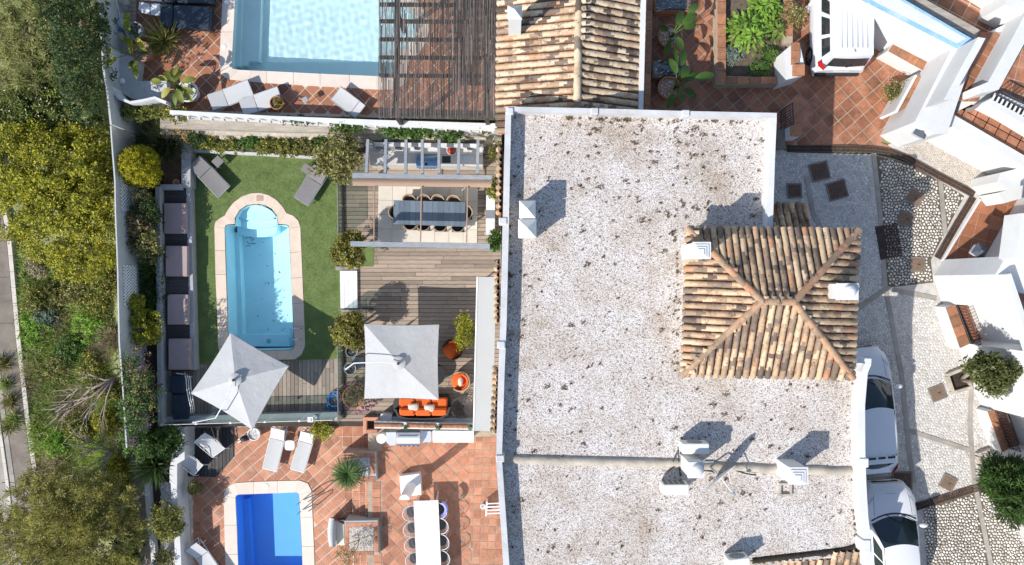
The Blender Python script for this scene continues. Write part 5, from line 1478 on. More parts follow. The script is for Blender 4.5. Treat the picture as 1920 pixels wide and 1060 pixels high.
def bay(pts, label, nb):
    """window bay on the street front: low white bench with tile top, then iron lattice"""
    (a, b, c, d) = pts                       # tile top: street edge a-d, wall edge b-c at z
    z = ZS + .75
    t = thing('window_bay', label, 'window bay', W(a[0], a[1], ZS), 0, 'tiled window bays on the white house')
    obj('bench_wall', MB().pp([a, b, c, d], z - .04, ZS - .1), M['white'], t)
    for i in range(nb):
        f0, f1 = i / nb + .004, (i + 1) / nb - .004
        L4 = [(a[0] + (d[0] - a[0]) * f0, a[1] + (d[1] - a[1]) * f0), (b[0] + (c[0] - b[0]) * f0, b[1] + (c[1] - b[1]) * f0), (b[0] + (c[0] - b[0]) * f1, b[1] + (c[1] - b[1]) * f1), (a[0] + (d[0] - a[0]) * f1, a[1] + (d[1] - a[1]) * f1)]
        obj('sill_tile', MB().pp(L4, z, z - .038), M['terra_cap'], t)
    B, C = W(b[0], b[1], z), W(c[0], c[1], z)
    out = Vector((C.y - B.y, -(C.x - B.x), 0)).normalized()
    if out.x < 0: out = -out
    # recess floor of tiles and an iron lattice standing in front of it
    e = out * .42
    fl = MB(); fl.prism([(B + out * .03).xy, (C + out * .03).xy, (C + e).xy, (B + e).xy], z - .05, ZS - .1); obj('recess_floor', fl, M['tile_up'], t)
    g = MB(); n = 13; z2 = z + .55
    def gp_(u, v): return B.lerp(C, u) + out * .04 + Vector((0, 0, (z2 - z) * v))
    g.tube([gp_(0, 0), gp_(1, 0), gp_(1, 1), gp_(0, 1), gp_(0, 0)], .015, 4)
    obj('lattice_frame', g, M['iron'], t)
    for i in range(n):
        for s in (0, 1):
            g = MB(); g.tube([gp_((i + s) / n, 0), gp_((i + 1 - s) / n, 1)], .011, 4); obj('lattice_bar', g, M['iron'], t)
    return t
bay([(1774, 577), (1791, 571), (1819, 645), (1801, 653)], 'tiled window bay with iron lattice above the street tree', 4)
bay([(1852.6, 772.5), (1864.5, 768.5), (1892, 842), (1880, 848.5)], 'tiled window bay with iron lattice next to the dark conifer', 4)
obj('meter_box', MB().prism(at([(1752, 575), (1775, 570), (1806, 645), (1796, 655), (1776, 650)]), ZS + .7, ZS - .1), M['white'], hs)

# upper right: walls with blue borders, terraces, balcony
uh = thing('white_terraced_house', 'white stepped house with blue bordered wall and terracotta terraces', 'house', W(1800, 150, ZS))
z1 = 5.9
top = [(1600, -9), (1690, -62), (1790, 54), (1827, 75), (1794, 92)]
top = [(1614, 0), (1560, -34), (1640, -34), (1690, 0), (1827, 75), (1794, 92)]
obj('wall', MB().pp(top, z1, ZS - .2), M['white'], uh)
def blue_band(a, b, w, side=1):
    a, b = Vector(a), Vector(b); d = (b - a).normalized(); nn = Vector((-d.y, d.x)) * w * side
    obj('painted_border', MB().pp([tuple(a), tuple(b), tuple(b + nn), tuple(a + nn)], z1 + .005, z1 + .001, bottom=False), M['blue'], uh)
blue_band((1598, -8), (1793, 91), 8.5, -1)
blue_band((1638, -34), (1826, 75), 5, 1)
obj('painted_border', MB().pp([(1794, 91.6), (1826.4, 75), (1817, 70), (1792.5, 83)], z1 + .0075, z1 + .0055, bottom=False), M['blue'], uh)
zb = ZS + .85
obj('bench_wall', MB().pp([(1664, 96), (1677, 77), (1745, 115), (1733, 134)], zb - .04, ZS - .2), M['white'], uh)
for i in range(4):
    f0, f1 = i / 4 + .006, (i + 1) / 4 - .006
    a, b, c, d = Vector((1666, 95.5)), Vector((1677.5, 78)), Vector((1743.5, 115.5)), Vector((1732.5, 132.5))
    obj('sill_tile', MB().pp([tuple(a.lerp(d, f0)), tuple(b.lerp(c, f0)), tuple(b.lerp(c, f1)), tuple(a.lerp(d, f1))], zb, zb - .038), M['terra_cap'], uh)
# long walls running down to the lantern
obj('trough_wall', MB().pp([(1716, 140), (1720, 142), (1683, 211), (1678, 208)], 4.6, ZS - .2), M['white'], uh)
for i in range(3):
    a, b, c, d = Vector((1720, 143)), Vector((1738, 150)), Vector((1716, 192)), Vector((1684, 211))
    f0, f1 = i / 3 + .006, (i + 1) / 3 - .006
    obj('sill_tile', MB().pp([tuple(a.lerp(d, f0)), tuple(b.lerp(c, f0)), tuple(b.lerp(c, f1)), tuple(a.lerp(d, f1))], 4.5, ZS - .2), M['terra_cap'], uh)
obj('garden_wall', MB().pp([(1786, 88), (1760, 140), (1715, 229), (1752, 252), (1776, 250), (1830, 90)], 5.78, ZS - .3), M['white'], uh)
obj('terrace_parapet', MB().pp([(1834, 70), (1810, 112), (1769, 188), (1783, 186), (1796, 166), (1838, 91), (1848, 72)], 6.85, 5.3), M['white'], uh)
obj('terrace_block', MB().pp([(1826, 74), (1880, 48), (1930, 30), (1990, 200), (1990, 330), (1796, 214)], 5.2, ZS - .3), M['white'], uh)
tf = obj('terrace_floor', MB().pp([(1838, 70), (1880, 60), (1830, 190), (1790, 190)], 5.26, 5.2), M['mortar_dark'], uh)
tiles(tf, WX([(1840, 60), (1885, 60), (1835, 190), (1790, 190)], 5.3), 5.262, .42, math.radians(60), M['tile_court'], org=W(1830, 120, 5.3).xy)
obj('inner_wall', MB().prism(WX([(1915, -10), (1869, 77), (1819, 168), (1800, 176), (1806, 188), (1838, 182), (1890, 88), (1936, 0)], 5.26), 6.2, 5.1), M['white'], uh)
# street-facing balcony
obj('balcony_parapet', MB().pp([(1752, 218), (1768, 206), (1792, 217.5), (1990, 332), (1990, 350), (1840, 268)], 5.4, ZS - .3), M['white'], uh)
bf = obj('balcony_floor', MB().pp([(1785, 214), (1822, 196), (1880, 220), (1990, 280), (1990, 336)], 5.2, ZS), M['mortar_dark'], uh)
tiles(bf, WX([(1788, 212), (1822, 200), (1870, 224), (1990, 290), (1990, 334), (1900, 280)], 5.2), 5.203, .42, math.radians(-28), M['tile_court'], org=W(1850, 230, 5.2).xy)
obj('upper_wall', MB().prism(WX([(1806, 213), (1815, 204), (1838, 192), (1850, 186), (1990, 250), (1990, 296), (1920, 258), (1869, 227), (1834, 209), (1826, 205)], 5.2), 5.9, 5.0), M['white'], uh)
tt = obj('top_terrace_floor', MB().pp([(1868, 176), (1930, 60), (2000, 60), (2000, 250)], 5.5, 4.5), M['mortar_dark'], uh)
tiles(tt, WX([(1870, 172), (1930, 60), (1990, 60), (1990, 235)], 5.5), 5.502, .42, math.radians(75), M['tile_court'], org=W(1900, 130, 5.3).xy)
rl = thing('balcony_railing', 'black iron railing on the terracotta top terrace', 'railing', W(1890, 190, 5.3))
A, B = W(1865, 178, 5.9), W(1960, 228, 5.9)
def rp(u, z): return Vector((A.x + (B.x - A.x) * u, A.y + (B.y - A.y) * u, z))
mb = MB(); mb.tube([rp(0, 6.3), rp(1, 6.3)], .025, 5); mb.tube([rp(0, 5.95), rp(1, 5.95)], .02, 5); obj('rail', mb, M['iron'], rl)
for k in range(15):
    mb = MB(); mb.tube([rp(k / 14, 5.9), rp(k / 14, 6.3)], .014, 4); obj('baluster', mb, M['iron'], rl)
gr2 = thing('vent_grille', 'white barred vent grille in the top of the white wall', 'grille', W(1890, 195, 5.9))
A, B = W(1864, 181, 5.93), W(1960, 232, 5.93); dd = (B - A).normalized(); nn = Vector((-dd.y, dd.x, 0)) * .11
obj('grille_bed', MB().prism([(A + nn).xy, (B + nn).xy, (B - nn).xy, (A - nn).xy], 5.91, 5.85), M['black'], gr2)
for k in range(13):
    c = A.lerp(B, k / 12); obj('grille_bar', MB().prism([(c - dd * .03 + nn).xy, (c + dd * .03 + nn).xy, (c + dd * .03 - nn).xy, (c - dd * .03 - nn).xy], 5.94, 5.911), M['white_metal'], gr2)
# top right: terrace behind the blue wall
bk = obj('back_terrace_floor', MB().pp([(1692, -20), (1960, -60), (1960, 20), (1880, 48), (1828, 73)], 4.6, ZS), M['mortar'], uh)
tiles(bk, WX([(1692, -20), (1960, -60), (1960, 10), (1878, 46), (1830, 71)], 4.6), 4.602, .5, math.radians(-28), M['tile_court'], org=W(1780, 20, 4.6).xy)
obj('back_wall', MB().prism(WX([(1848, -40), (1980, -40), (1980, 10), (1906, 40), (1868, 52), (1836, 36), (1842, 14), (1790, -18)], 4.7), 6.0, 4.5), M['white'], uh)
obj('beige_ledge', MB().pp([(1660, -22), (1692, -2), (1828, 73), (1838, 57), (1705, -18)], 5.6, 4.0), M['ledge'], uh)

# ================================================================== GARDEN FURNITURE
def lounger(head, foot, width, label, m_sling, m_frame, recline=35, z=0.0, group=None, hz=.34, back=.36, frame_up=False):
    """sun lounger; head/foot = picture points of the middle of its ends at its bed height"""
    H = W(head[0], head[1], z + hz); F = W(foot[0], foot[1], z + hz); d = H - F; ln = 1.95 if d.length > 1.6 else d.length
    rz = math.atan2(d.y, d.x); c = F
    t = thing('sun_lounger', label, 'sun lounger', (c.x, c.y, z), rz, group)
    ln = d.length; w = width; nb = ln * (1 - back)
    mb = MB()
    for s in (-1, 1): mb.tube([(0, s * w / 2, hz), (ln, s * w / 2, hz)], .02, 5)
    mb.tube([(0, -w / 2, hz), (0, w / 2, hz)], .02, 5); mb.tube([(ln, -w / 2, hz), (ln, w / 2, hz)], .02, 5)
    local('frame', mb, m_frame, t)
    for x in (.15, ln - .15):
        for s in (-1, 1):
            mb = MB(); mb.tube([(x, s * w / 2, hz), (x, s * w / 2, 0)], .018, 5); local('leg', mb, m_frame, t)
    mb = MB(); rows = []
    for i in range(7): rows.append([(nb * i / 6, w * (j / 6 - .5) * .95, hz + .025 - .018 * math.sin(math.pi * j / 6)) for j in range(7)])
    mb.grid(rows); mb.grid([[(p[0], p[1], p[2] - .02) for p in r] for r in rows]); local('seat', mb, m_sling, t, smooth=True)
    a = math.radians(recline); bl = ln * back / max(.55, math.cos(a)) * .98; mb = MB(); rows = []
    for i in range(6):
        f = i / 5; rows.append([(nb + .02 + bl * f * math.cos(a), w * (j / 6 - .5) * .95, hz + .03 + bl * f * math.sin(a) - .014 * math.sin(math.pi * j / 6)) for j in range(7)])
    mb.grid(rows); mb.grid([[(p[0] + .012, p[1], p[2] - .02) for p in r] for r in rows]); local('backrest', mb, m_sling, t, smooth=True)
    if frame_up:
        mb = MB(); e = (nb + bl * .75 * math.cos(a), hz + bl * .75 * math.sin(a))
        for s in (-1, 1): mb.tube([(e[0], s * w * .46, e[1]), (ln + .12, s * w * .46, hz)], .014, 5)
        mb.tube([(ln + .12, -w * .5, hz), (ln + .12, w * .5, hz)], .016, 5); mb.tube([(ln - .1, -w * .48, hz), (ln - .1, w * .48, hz)], .012, 5)
        local('support_bracket', mb, m_frame, t)
    return t
gm = M['grey_metal']
lounger((367, 304), (420, 360), .66, 'grey sling sun lounger in the shaded northwest corner of the turf', M['sling'], gm, 14, group='grey sling loungers on the turf')
lounger((603, 318), (565, 378), .68, 'grey sling sun lounger under the lemon tree east of the turf', M['sling'], gm, 10, group='grey sling loungers on the turf')
def side_table(pts, z, h, label, m):
    P = [W(p[0], p[1], z + h) for p in pts]; c = sum(P, Vector()) / 4
    t = thing('side_table', label, 'side table', (c.x, c.y, z))
    obj('table_top', MB().prism([p.xy for p in P], z + h, z + h - .03), m, t)
    for p in P:
        q = c.lerp(p, .85); mb = MB(); mb.tube([(q.x, q.y, z + h - .02), (q.x, q.y, z)], .016, 5); obj('leg', mb, gm, t)
side_table([(408, 291.6), (420, 303), (408, 315), (396, 303)], 0, .4, 'small grey slatted side table in the leaf shade by the hedge', M['sling'])
side_table([(571.6, 306), (585.6, 314.5), (578, 328.5), (563, 319)], 0, .4, 'small grey slatted side table next to the lemon tree', M['sling'])
lounger((525, 803), (506, 881.5), .60, 'pale sling sun lounger on the left of the round white table', M['sling_pale'], M['white_metal'], 28, ZL, 'pale loungers on the lower terrace', back=.28, frame_up=True)
lounger((579, 810), (557.5, 883), .58, 'pale sling sun lounger on the right, by the yellow potted shrub', M['sling_pale'], M['white_metal'], 28, ZL, 'pale loungers on the lower terrace', back=.28, frame_up=True)
lounger((365, 1020), (412, 1088), .58, 'pale sling sun lounger cut off at the lower left edge of the blue pool', M['sling_pale'], M['white_metal'], 30, ZL, 'pale loungers on the lower terrace', back=.32, frame_up=True)
t = thing('side_table', 'small white rounded side table between the two pale loungers', 'side table', W(549, 831, ZL))
mb = MB(); n = 24; prof = []
for k in range(n):
    a = 2 * math.pi * k / n - .12; ca, sa = math.cos(a), math.sin(a); r = .2 / max(.01, (abs(ca) ** 4 + abs(sa) ** 4) ** .25); prof.append((r * ca, r * sa))
mb.prism(prof, .45, .42); local('table_top', mb, M['white_metal'], t)
for s in (-1, 1):
    for u in (-1, 1):
        mb = MB(); mb.tube([(s * .1, u * .1, .42), (s * .16, u * .16, 0)], .014, 5); local('leg', mb, M['white_metal'], t)

def deckchair(a, b, c, d, label):
    """folding chair: a,b = high back corners, c,d = front corners in the picture"""
    zb, zf = ZL + .85, ZL + .40
    A, B, Cc, D = W(a[0], a[1], zb), W(b[0], b[1], zb), W(c[0], c[1], zf), W(d[0], d[1], zf)
    t = thing('folding_chair', label, 'folding chair', ((A.x + Cc.x) / 2, (A.y + Cc.y) / 2, ZL), 0, 'white folding chairs on the dark deck')
    rows = []
    for i in range(9):
        f = i / 8; l = A.lerp(D, f); r = B.lerp(Cc, f); dip = -.16 * math.sin(math.pi * min(1, f * 1.1)) ** 1
        rows.append([l.lerp(r, j / 4) + Vector((0, 0, dip)) for j in range(5)])
    mb = MB(); mb.grid(rows); obj('sling_seat', mb, M['sling_pale'], t, smooth=True)
    for p, q in ((A, D), (B, Cc)):
        mb = MB(); out = (p - q).normalized(); mb.tube([p, q, Vector((q.x, q.y, ZL + .05)) - Vector((out.x, out.y, 0)) * .1], .016, 5); obj('side_rail', mb, M['white_metal'], t)
        mb = MB(); m_ = p.lerp(q, .55); e = Vector((p.x, p.y, ZL + .03)) + Vector((out.x, out.y, 0)) * .16; mb.tube([m_, e], .014, 5); obj('back_leg', mb, M['white_metal'], t)
    o1 = (A - D).normalized(); o1.z = 0
    mb = MB(); e1 = Vector((A.x, A.y, ZL + .03)) + o1 * .16; e2 = Vector((B.x, B.y, ZL + .03)) + o1 * .16; mb.tube([e1, e2], .014, 5); mb.tube([Cc, D], .016, 5); mb.tube([A, B], .016, 5); obj('cross_bar', mb, M['white_metal'], t)
deckchair((364, 829), (384, 812), (422, 841), (398.5, 858), 'white sling folding chair at the upper right of the dark deck')
deckchair((326, 864), (345, 848), (381, 872), (363, 892), 'white sling folding chair at the lower left beside the cycad')

def parasol(corners, hub, zc, zh, label, mast, arm_pts, base_z):
    P = [W(c[0], c[1], zc) for c in corners]; Hh = W(hub[0], hub[1], zh)
    t = thing('parasol', label, 'parasol', W(mast[0], mast[1], base_z), 0, 'grey square cantilever parasols')
    mb = MB(); N = 8; k0 = .12
    for i in range(4):
        a, b = P[i], P[(i + 1) % 4]; rows = []
        for r_ in range(N + 1):
            f = k0 + (1 - k0) * r_ / N; row = []
            for s in range(N + 1):
                u = s / N; e = a.lerp(b, u); bow = math.sin(math.pi * u)
                p = Hh.lerp(e, f * (1 - .03 * bow * f)); p.z -= .07 * bow * f * (1.2 - f * .7); row.append(p)
            rows.append(row)
        mb.grid(rows)
        mb.grid([[p for p in rows[-1]], [p + Vector((0, 0, -.1)) for p in rows[-1]]])
    obj('canopy', mb, M['canvas'], t, smooth=False)
    # small raised wind vent
    mb = MB(); rows = []
    for f, dz in ((.02, .11), (.1, .07), (.15, .035)):
        rows.append([Hh.lerp(P[0], 0) + Vector((math.cos(2 * math.pi * k / 16) * f * 3.3 * .5, math.sin(2 * math.pi * k / 16) * f * 3.3 * .5, dz - (.05 if k % 2 and f > .15 else 0))) for k in range(17)])
    mb.grid(rows); obj('wind_vent', mb, M['canvas'], t)
    mb = MB(); mb.lathe((Hh.x, Hh.y, Hh.z + .15), [(.05, 0), (.055, .05), (.03, .09)], 12); obj('hub_knob', mb, M['iron'], t)
    for p in P:
        mb = MB(); mb.tube([Hh + Vector((0, 0, -.1)), p + Vector((0, 0, -.06))], .014, 5); obj('rib', mb, gm, t)
    mb = MB(); b = W(mast[0], mast[1], base_z); mb.tube([(b.x, b.y, base_z), (b.x, b.y, arm_pts[0][2])], .045, 8); mb.box((b.x, b.y, base_z + .05), (.45, .45, .1)); obj('mast', mb, M['grey_metal'], t)
    mb = MB(); mb.tube([Vector((b.x, b.y, arm_pts[0][2]))] + [W(*q) for q in arm_pts[1:]], .02, 6); mb.tube([W(*arm_pts[-1]), Hh + Vector((0, 0, .2))], .014, 6); obj('arm', mb, M['white_metal'], t)
    return t
parasol([(432, 625), (541, 687), (473, 806), (358, 738)], (441, 712), 1.95, 2.42, 'grey square parasol turned like a diamond at the foot of the cyan pool', (409, 772), [(0, 0, 2.35), (404, 784, 2.3), (424, 750, 2.62)], 0)
parasol([(683, 608), (823, 609), (822, 750), (683, 748)], (748, 681), 1.95, 2.42, 'grey square parasol set straight over the upper deck beside the orange seats', (672, 680), [(0, 0, 2.3), (664, 681, 2.4), (714, 679, 2.62)], 0)

# dining table and wicker chairs under the pergola
tz = .76
t = thing('dining_table', 'long slate blue slatted dining table under the grey pergola', 'table', W(805, 400, 0))
q = [(738, 375.5), (874, 379.5), (873.4, 425.5), (737, 420.5)]
n = 13
for i in range(n):
    f0, f1 = i / n + .0012, (i + 1) / n - .0012
    a, b, c, d = [Vector(p) for p in q]
    obj('table_slat', MB().pp([tuple(a.lerp(b, f0)), tuple(a.lerp(b, f1)), tuple(d.lerp(c, f1)), tuple(d.lerp(c, f0))], tz, tz - .035), M['table_wood'], t)
obj('table_frame', MB().pp([(743, 380), (869, 384), (868, 421), (742, 416)], tz - .036, tz - .1), M['black'], t)
for (x, y) in ((744, 381), (868, 385), (867, 420), (743, 415)):
    A = W(x, y, tz); obj('leg', MB().box((A.x, A.y, .36), (.08, .08, .64)), M['black'], t)
def wicker_chair():
    t = thing('wicker_chair', '', 'chair', (0, 0, 0), 0, 'wicker chairs round the slate blue table')
    mb = MB(); mb.box((0, 0, .42), (.5, .48, .08), 0, .03); local('seat', mb, M['wicker_dark'], t)
    mb = MB(); rows = []
    for z, r in ((.44, .25), (.62, .275), (.80, .285), (.86, .29)):
        rows.append([(math.sin(a) * r, -.02 + math.cos(a) * r * 1.02 * (1 if z < .8 else 1.02), z - .06 * abs(a) ** 2 * (z > .5)) for a in [math.radians(-72 + 144 * k / 14) for k in range(15)]])
    mb.grid(rows); mb.grid([[(p[0] * .88, p[1] * .88, p[2]) for p in r] for r in rows]); mb.grid([rows[-1], [(p[0] * .88, p[1] * .88, p[2]) for p in rows[-1]]]); local('backrest', mb, M['wicker'], t)
    for x in (-.2, .2):
        for y in (-.18, .18):
            mb = MB(); mb.tube([(x, y, .4), (x * 1.1, y * 1.1, 0)], .018, 5); local('leg', mb, M['black'], t)
    return t
wc = wicker_chair()
spots = [(766, 377, 0, 'westernmost wicker chair on the north side of the slate blue table'), (794, 377.5, 0, 'second wicker chair from the west on the north side of the slate table'), (820, 378, 0, 'third wicker chair from the west on the north side of the slate table'), (850, 379, 0, 'easternmost wicker chair on the north side of the slate blue table'),
         (768, 419, 180, 'westernmost wicker chair on the south side of the slate blue table'), (793, 420.5, 180, 'second wicker chair from the west on the south side of the slate table'), (824.5, 422, 180, 'third wicker chair from the west on the south side of the slate table'), (857.5, 423, 180, 'easternmost wicker chair on the south side of the slate blue table'),
         (741, 398, 90, 'wicker chair at the west head of the slate blue table'), (873, 398, -90, 'wicker chair at the east head of the slate blue table')]
for i, (x, y, a, lab) in enumerate(spots):
    p = W(x, y, .85); p.z = .045
    if i == 0: wc.matrix_basis = Matrix.Translation(p) @ Matrix.Rotation(math.radians(a), 4, 'Z'); wc['label'] = lab
    else: dup(wc, p, math.radians(a), lab)

# grey pergola
pg = thing('grey_pergola', 'grey wooden pergola over kitchen and dining table with rolled taupe awning', 'pergola', W(790, 390, 0))
zp_ = 2.45
obj('north_beam', MB().pp([(660.5, 324.5), (921.5, 329), (921.5, 336.5), (660.5, 333.5)], zp_, zp_ - .2), M['grey_wood'], pg)
obj('south_beam', MB().pp([(657, 452.5), (918, 457.5), (918, 466.5), (657, 462)], zp_, zp_ - .2), M['grey_wood'], pg)
aw = MB(); rows = []
for k in range(9):
    f = k / 8; rows.append([tuple(W(660.5, 334.5 + 13.5 * f, 2.42).xy) + (2.34 + .06 * math.sin(math.pi * f) + .012 * math.sin(f * 25),), tuple(W(921, 338 + 13.5 * f, 2.42).xy) + (2.34 + .06 * math.sin(math.pi * f) + .012 * math.sin(f * 25),)])
aw.grid(rows); obj('rolled_awning', aw, M['taupe'], pg, smooth=True)
for x0, x1 in ((689.5, 686.5), (723.5, 721.5), (761, 760), (791.5, 791.5), (823, 822.5), (860.5, 859), (896, 895)):
    obj('rafter', MB().pp([(x0 - 2.6, 261.5), (x0 + 2.6, 261.5), (x1 + 2.6, 325.5), (x1 - 2.6, 325.5)], zp_ - .02, zp_ - .2), M['grey_wood'], pg)
for x0, x1, y1 in ((702, 701.3, 452), (790.5, 788.5, 453), (877, 874.7, 455)):
    A, B = W(x0, 350, 2.4), W(x1, y1, 2.4); mb = MB(); mb.tube([A, B], .026, 6); obj('awning_rail', mb, M['taupe'], pg)
for (x, y) in ((663, 329), (919, 333), (660, 457), (915, 462), (690, 263), (896, 264)):
    A = W(x, y, zp_); obj('post', MB().box((A.x, A.y, (zp_ - .2) / 2), (.1, .1, zp_ - .2)), M['grey_wood'], pg)
# outdoor kitchen
kt = thing('outdoor_kitchen', 'pale outdoor kitchen counter with sink and hob under the pergola rafters', 'kitchen counter', W(795, 292, 0))
obj('counter', MB().pp([(693, 287), (905, 290), (905, 312), (693, 309)], .9, 0), M['counter'], kt)
obj('back_wall', MB().pp([(686, 266.5), (906, 270), (906, 277), (686, 274)], 1.35, 0), M['white'], kt)
obj('shelf_block', MB().pp([(692, 274), (905, 277.5), (905, 290), (692, 286.5)], 1.0, .903), M['counter'], kt)
for (x, w) in ((711, 12), (745, 12), (780, 8), (880, 9)):
    A = W(x, 277, 1.35); mb = MB(); mb.box((A.x, A.y + .02, 1.15), (w / 47, .12, .3), 0, .02); obj('wall_cabinet', mb, M['sling'], kt)
obj('sink', MB().pp([(863, 292), (884, 292.4), (884, 305), (863, 304.6)], .905, .9), M['steel'], kt)
mb = MB(); A = W(872, 291, .9); mb.tube([(A.x, A.y, .9), (A.x, A.y, 1.15), (A.x, A.y - .14, 1.17), (A.x, A.y - .15, 1.1)], .014, 6); obj('tap', mb, M['chrome'], kt, smooth=True)
obj('hob', MB().pp([(829, 293), (845, 293.2), (845, 306), (829, 305.8)], .906, .9), M['iron'], kt)
bb = thing('steel_grill', 'blue-tinted steel lidded grill set in the outdoor kitchen counter', 'barbecue', W(799, 300, 0))
mb = MB(); A, B = W(780.5, 291, 1.1), W(819, 314, 1.1); rows = []
for k in range(9):
    a = math.pi * k / 8; rows.append([(xx, (A.y + B.y) / 2 + math.cos(a) * (A.y - B.y) / 2, .9 + .22 * math.sin(a) ** .6) for xx in (A.x, B.x)])
mb.grid(rows)
mb.add([r[0] for r in rows], [tuple(range(9))]); mb.add([r[1] for r in rows], [tuple(range(9))])
obj('lid', mb, mat('blue_steel', (.22, .36, .55), .35, .08, 3, metal=.6), bb)
mb = MB(); mb.tube([(A.x + .1, B.y - .04, .98), (B.x - .1, B.y - .04, .98)], .016, 6); obj('handle', mb, M['chrome'], bb)
mb = MB(); C_ = W(799, 308, 1.13); mb.lathe((C_.x, C_.y, 1.09), [(.05, 0), (.05, .03), (.03, .035)], 12); obj('thermometer', mb, M['plastic_black'], bb)
for k in range(5):
    mb = MB(); mb.lathe((A.x + .1 + k * .15, B.y - .02, .86), [(.025, 0), (.025, .03)], 8); obj('control_knob', mb, M['chrome'], bb)
t = thing('red_bowl', 'round red bowl with white rim on the kitchen counter', 'bowl', W(848, 284, .95))
mb = MB(); mb.lathe(W(848, 284, .95), [(.1, .06), (.17, .1), (.19, .28)], 24); mb.lathe(W(848, 284, .95), [(.01, .1), (.15, .13), (.178, .275)], 24); obj('bowl_body', mb, M['red'], t, smooth=True)
mb = MB(); c = W(848, 284, .95); mb.tube([(c.x + .185 * math.cos(a), c.y + .185 * math.sin(a), 1.23) for a in [2 * math.pi * k / 24 for k in range(25)]], .012, 5); obj('rim', mb, M['white_metal'], t)
wb = thing('white_bench', 'long white rendered bench east of the dining floor', 'bench', W(920, 405, 0))
obj('bench_body', MB().pp([(911.5, 366), (928, 367), (927.5, 440), (911, 440)], .55, 0), M['white'], wb)

# reed pergola of the neighbour
rp_ = thing('reed_pergola', 'dark reed roofed pergola shading the end of the turquoise pool', 'pergola', W(820, 100, ZU))
zr = ZU + 2.5
for y in (-30, 7, 38.5, 72.5, 106.5, 140.5, 214):
    A = [(711, y - 2.6), (936, y - 1), (936, y + 4.2), (711, y + 2.6)]
    obj('beam', MB().pp(A, zr - .02, zr - .2), M['beam'], rp_)
obj('main_beam', MB().pp([(741, -60), (750.5, -60), (746.5, 213), (737, 213)], zr - .205, zr - .4), M['beam'], rp_)
obj('main_beam', MB().pp([(908, -60), (917, -60), (917, 213), (908, 213)], zr - .205, zr - .4), M['beam'], rp_)
for (x, y) in ((742, 216), (742, 20), (912, 216)):
    A = W(x, y, zr - .3); obj('post', MB().box((A.x, A.y, (zr - .4 + ZU) / 2), (.14, .14, zr - .4 - ZU)), M['beam'], rp_)
A, B = W(709, 222, zr), W(937, -60, zr); V = []; F = []
x = A.x; yb, yt = A.y, B.y
while x < B.x:
    w = R.uniform(.010, .02); y = yb + R.uniform(-.04, .07)
    sk = -.1 * (1 - (x - A.x) / (B.x - A.x)) * 0
    while y < yt:
        l = R.uniform(.5, 2.2); y2 = min(yt, y + l)
        xa = x + (y - yb) * .008 * (1 - (x - A.x) / (B.x - A.x)); zz = zr + R.uniform(0, .03); b0 = len(V)
        V += [(xa, y, zz), (xa + w, y, zz + .008), (xa + w + R.uniform(-.012, .012), y2, zz + .008), (xa + R.uniform(-.012, .012), y2, zz)]
        F.append((b0, b0 + 1, b0 + 2, b0 + 3)); y = y2 + (R.uniform(.02, .2) if R.random() < .3 else -.02)
    x += w + (R.uniform(-.002, .006) if R.random() < .86 else R.uniform(.006, .016))
me = bpy.data.meshes.new('reed_mat'); me.from_pydata(V, [], F); me.update(); mobj('reed_mat', me, M['reed'], rp_, kind='stuff')

# big navy loungers and white tables at the top left
def navy_lounger(x0, y0, x1, y1, label, rz=0):
    z = ZU + .55; a, b = W(x0, y0, z), W(x1, y1, z); c = (a + b) / 2; sx, sy = abs(b.x - a.x), abs(a.y - b.y)
    t = thing('padded_lounger', label, 'sun lounger', (c.x, c.y, ZU), rz, 'navy padded loungers on the upper terrace')
    mb = MB(); mb.box((0, 0, .24), (sx * .98, sy * .96, .1)); local('frame', mb, M['iron'], t)
    for s in (-1, 1):
        for u in (-1, 1):
            mb = MB(); mb.box((s * sx * .42, u * sy * .4, .1), (.07, .07, .2)); local('leg', mb, M['iron'], t)
    mb = MB(); mb.box((sx * .12, 0, .42), (sx * .74, sy, .24), 0, .06); local('mattress', mb, M['navy'], t)
    mb = MB(); mb.box((-sx * .375, 0, .46), (sx * .24, sy, .24), 0, .06); local('head_cushion', mb, M['navy'], t)
navy_lounger(299, 9, 395, 52, 'navy padded lounger in dappled shade above the spiky plant', -.06)
navy_lounger(305, -38, 400, 4, 'navy padded lounger cut off by the top edge', -.02)
t = thing('white_table', 'low white table of two panels beside the navy lounger', 'table', W(282, 17, ZU))
obj('table_panel', MB().pp([(261, 3.5), (280.5, 7.5), (280, 27.5), (266, 24), (259.5, 17)], ZU + .4, ZU + .36), M['white_metal'], t)
obj('table_panel', MB().pp([(283, 7), (301, 7.8), (300, 29.5), (282.5, 28)], ZU + .4, ZU + .36), M['white_metal'], t)
obj('table_panel', MB().pp([(262, -20), (304, -18), (303, 3), (263, -1)], ZU + .44, ZU + .40), M['white_metal'], t)
obj('leg', MB().pp([(276, 8), (288, 8), (288, 22), (276, 22)], ZU + .355, ZU), M['grey_metal'], t)
lounger((397, 194), (470, 165), .66, 'pale grey lounger nearest the planted pot, first of three by the large pool', M['sling_pale'], gm, 12, ZU, 'grey loungers beside the large pool', back=.36)
lounger((455, 203), (525, 178), .66, 'pale grey lounger in the middle of three by the large pool', M['sling_pale'], gm, 12, ZU, 'grey loungers beside the large pool', back=.36)
lounger((676, 210), (630, 175), .62, 'pale grey lounger next to the reed pergola', M['sling_pale'], gm, 12, ZU, 'grey loungers beside the large pool', back=.24)

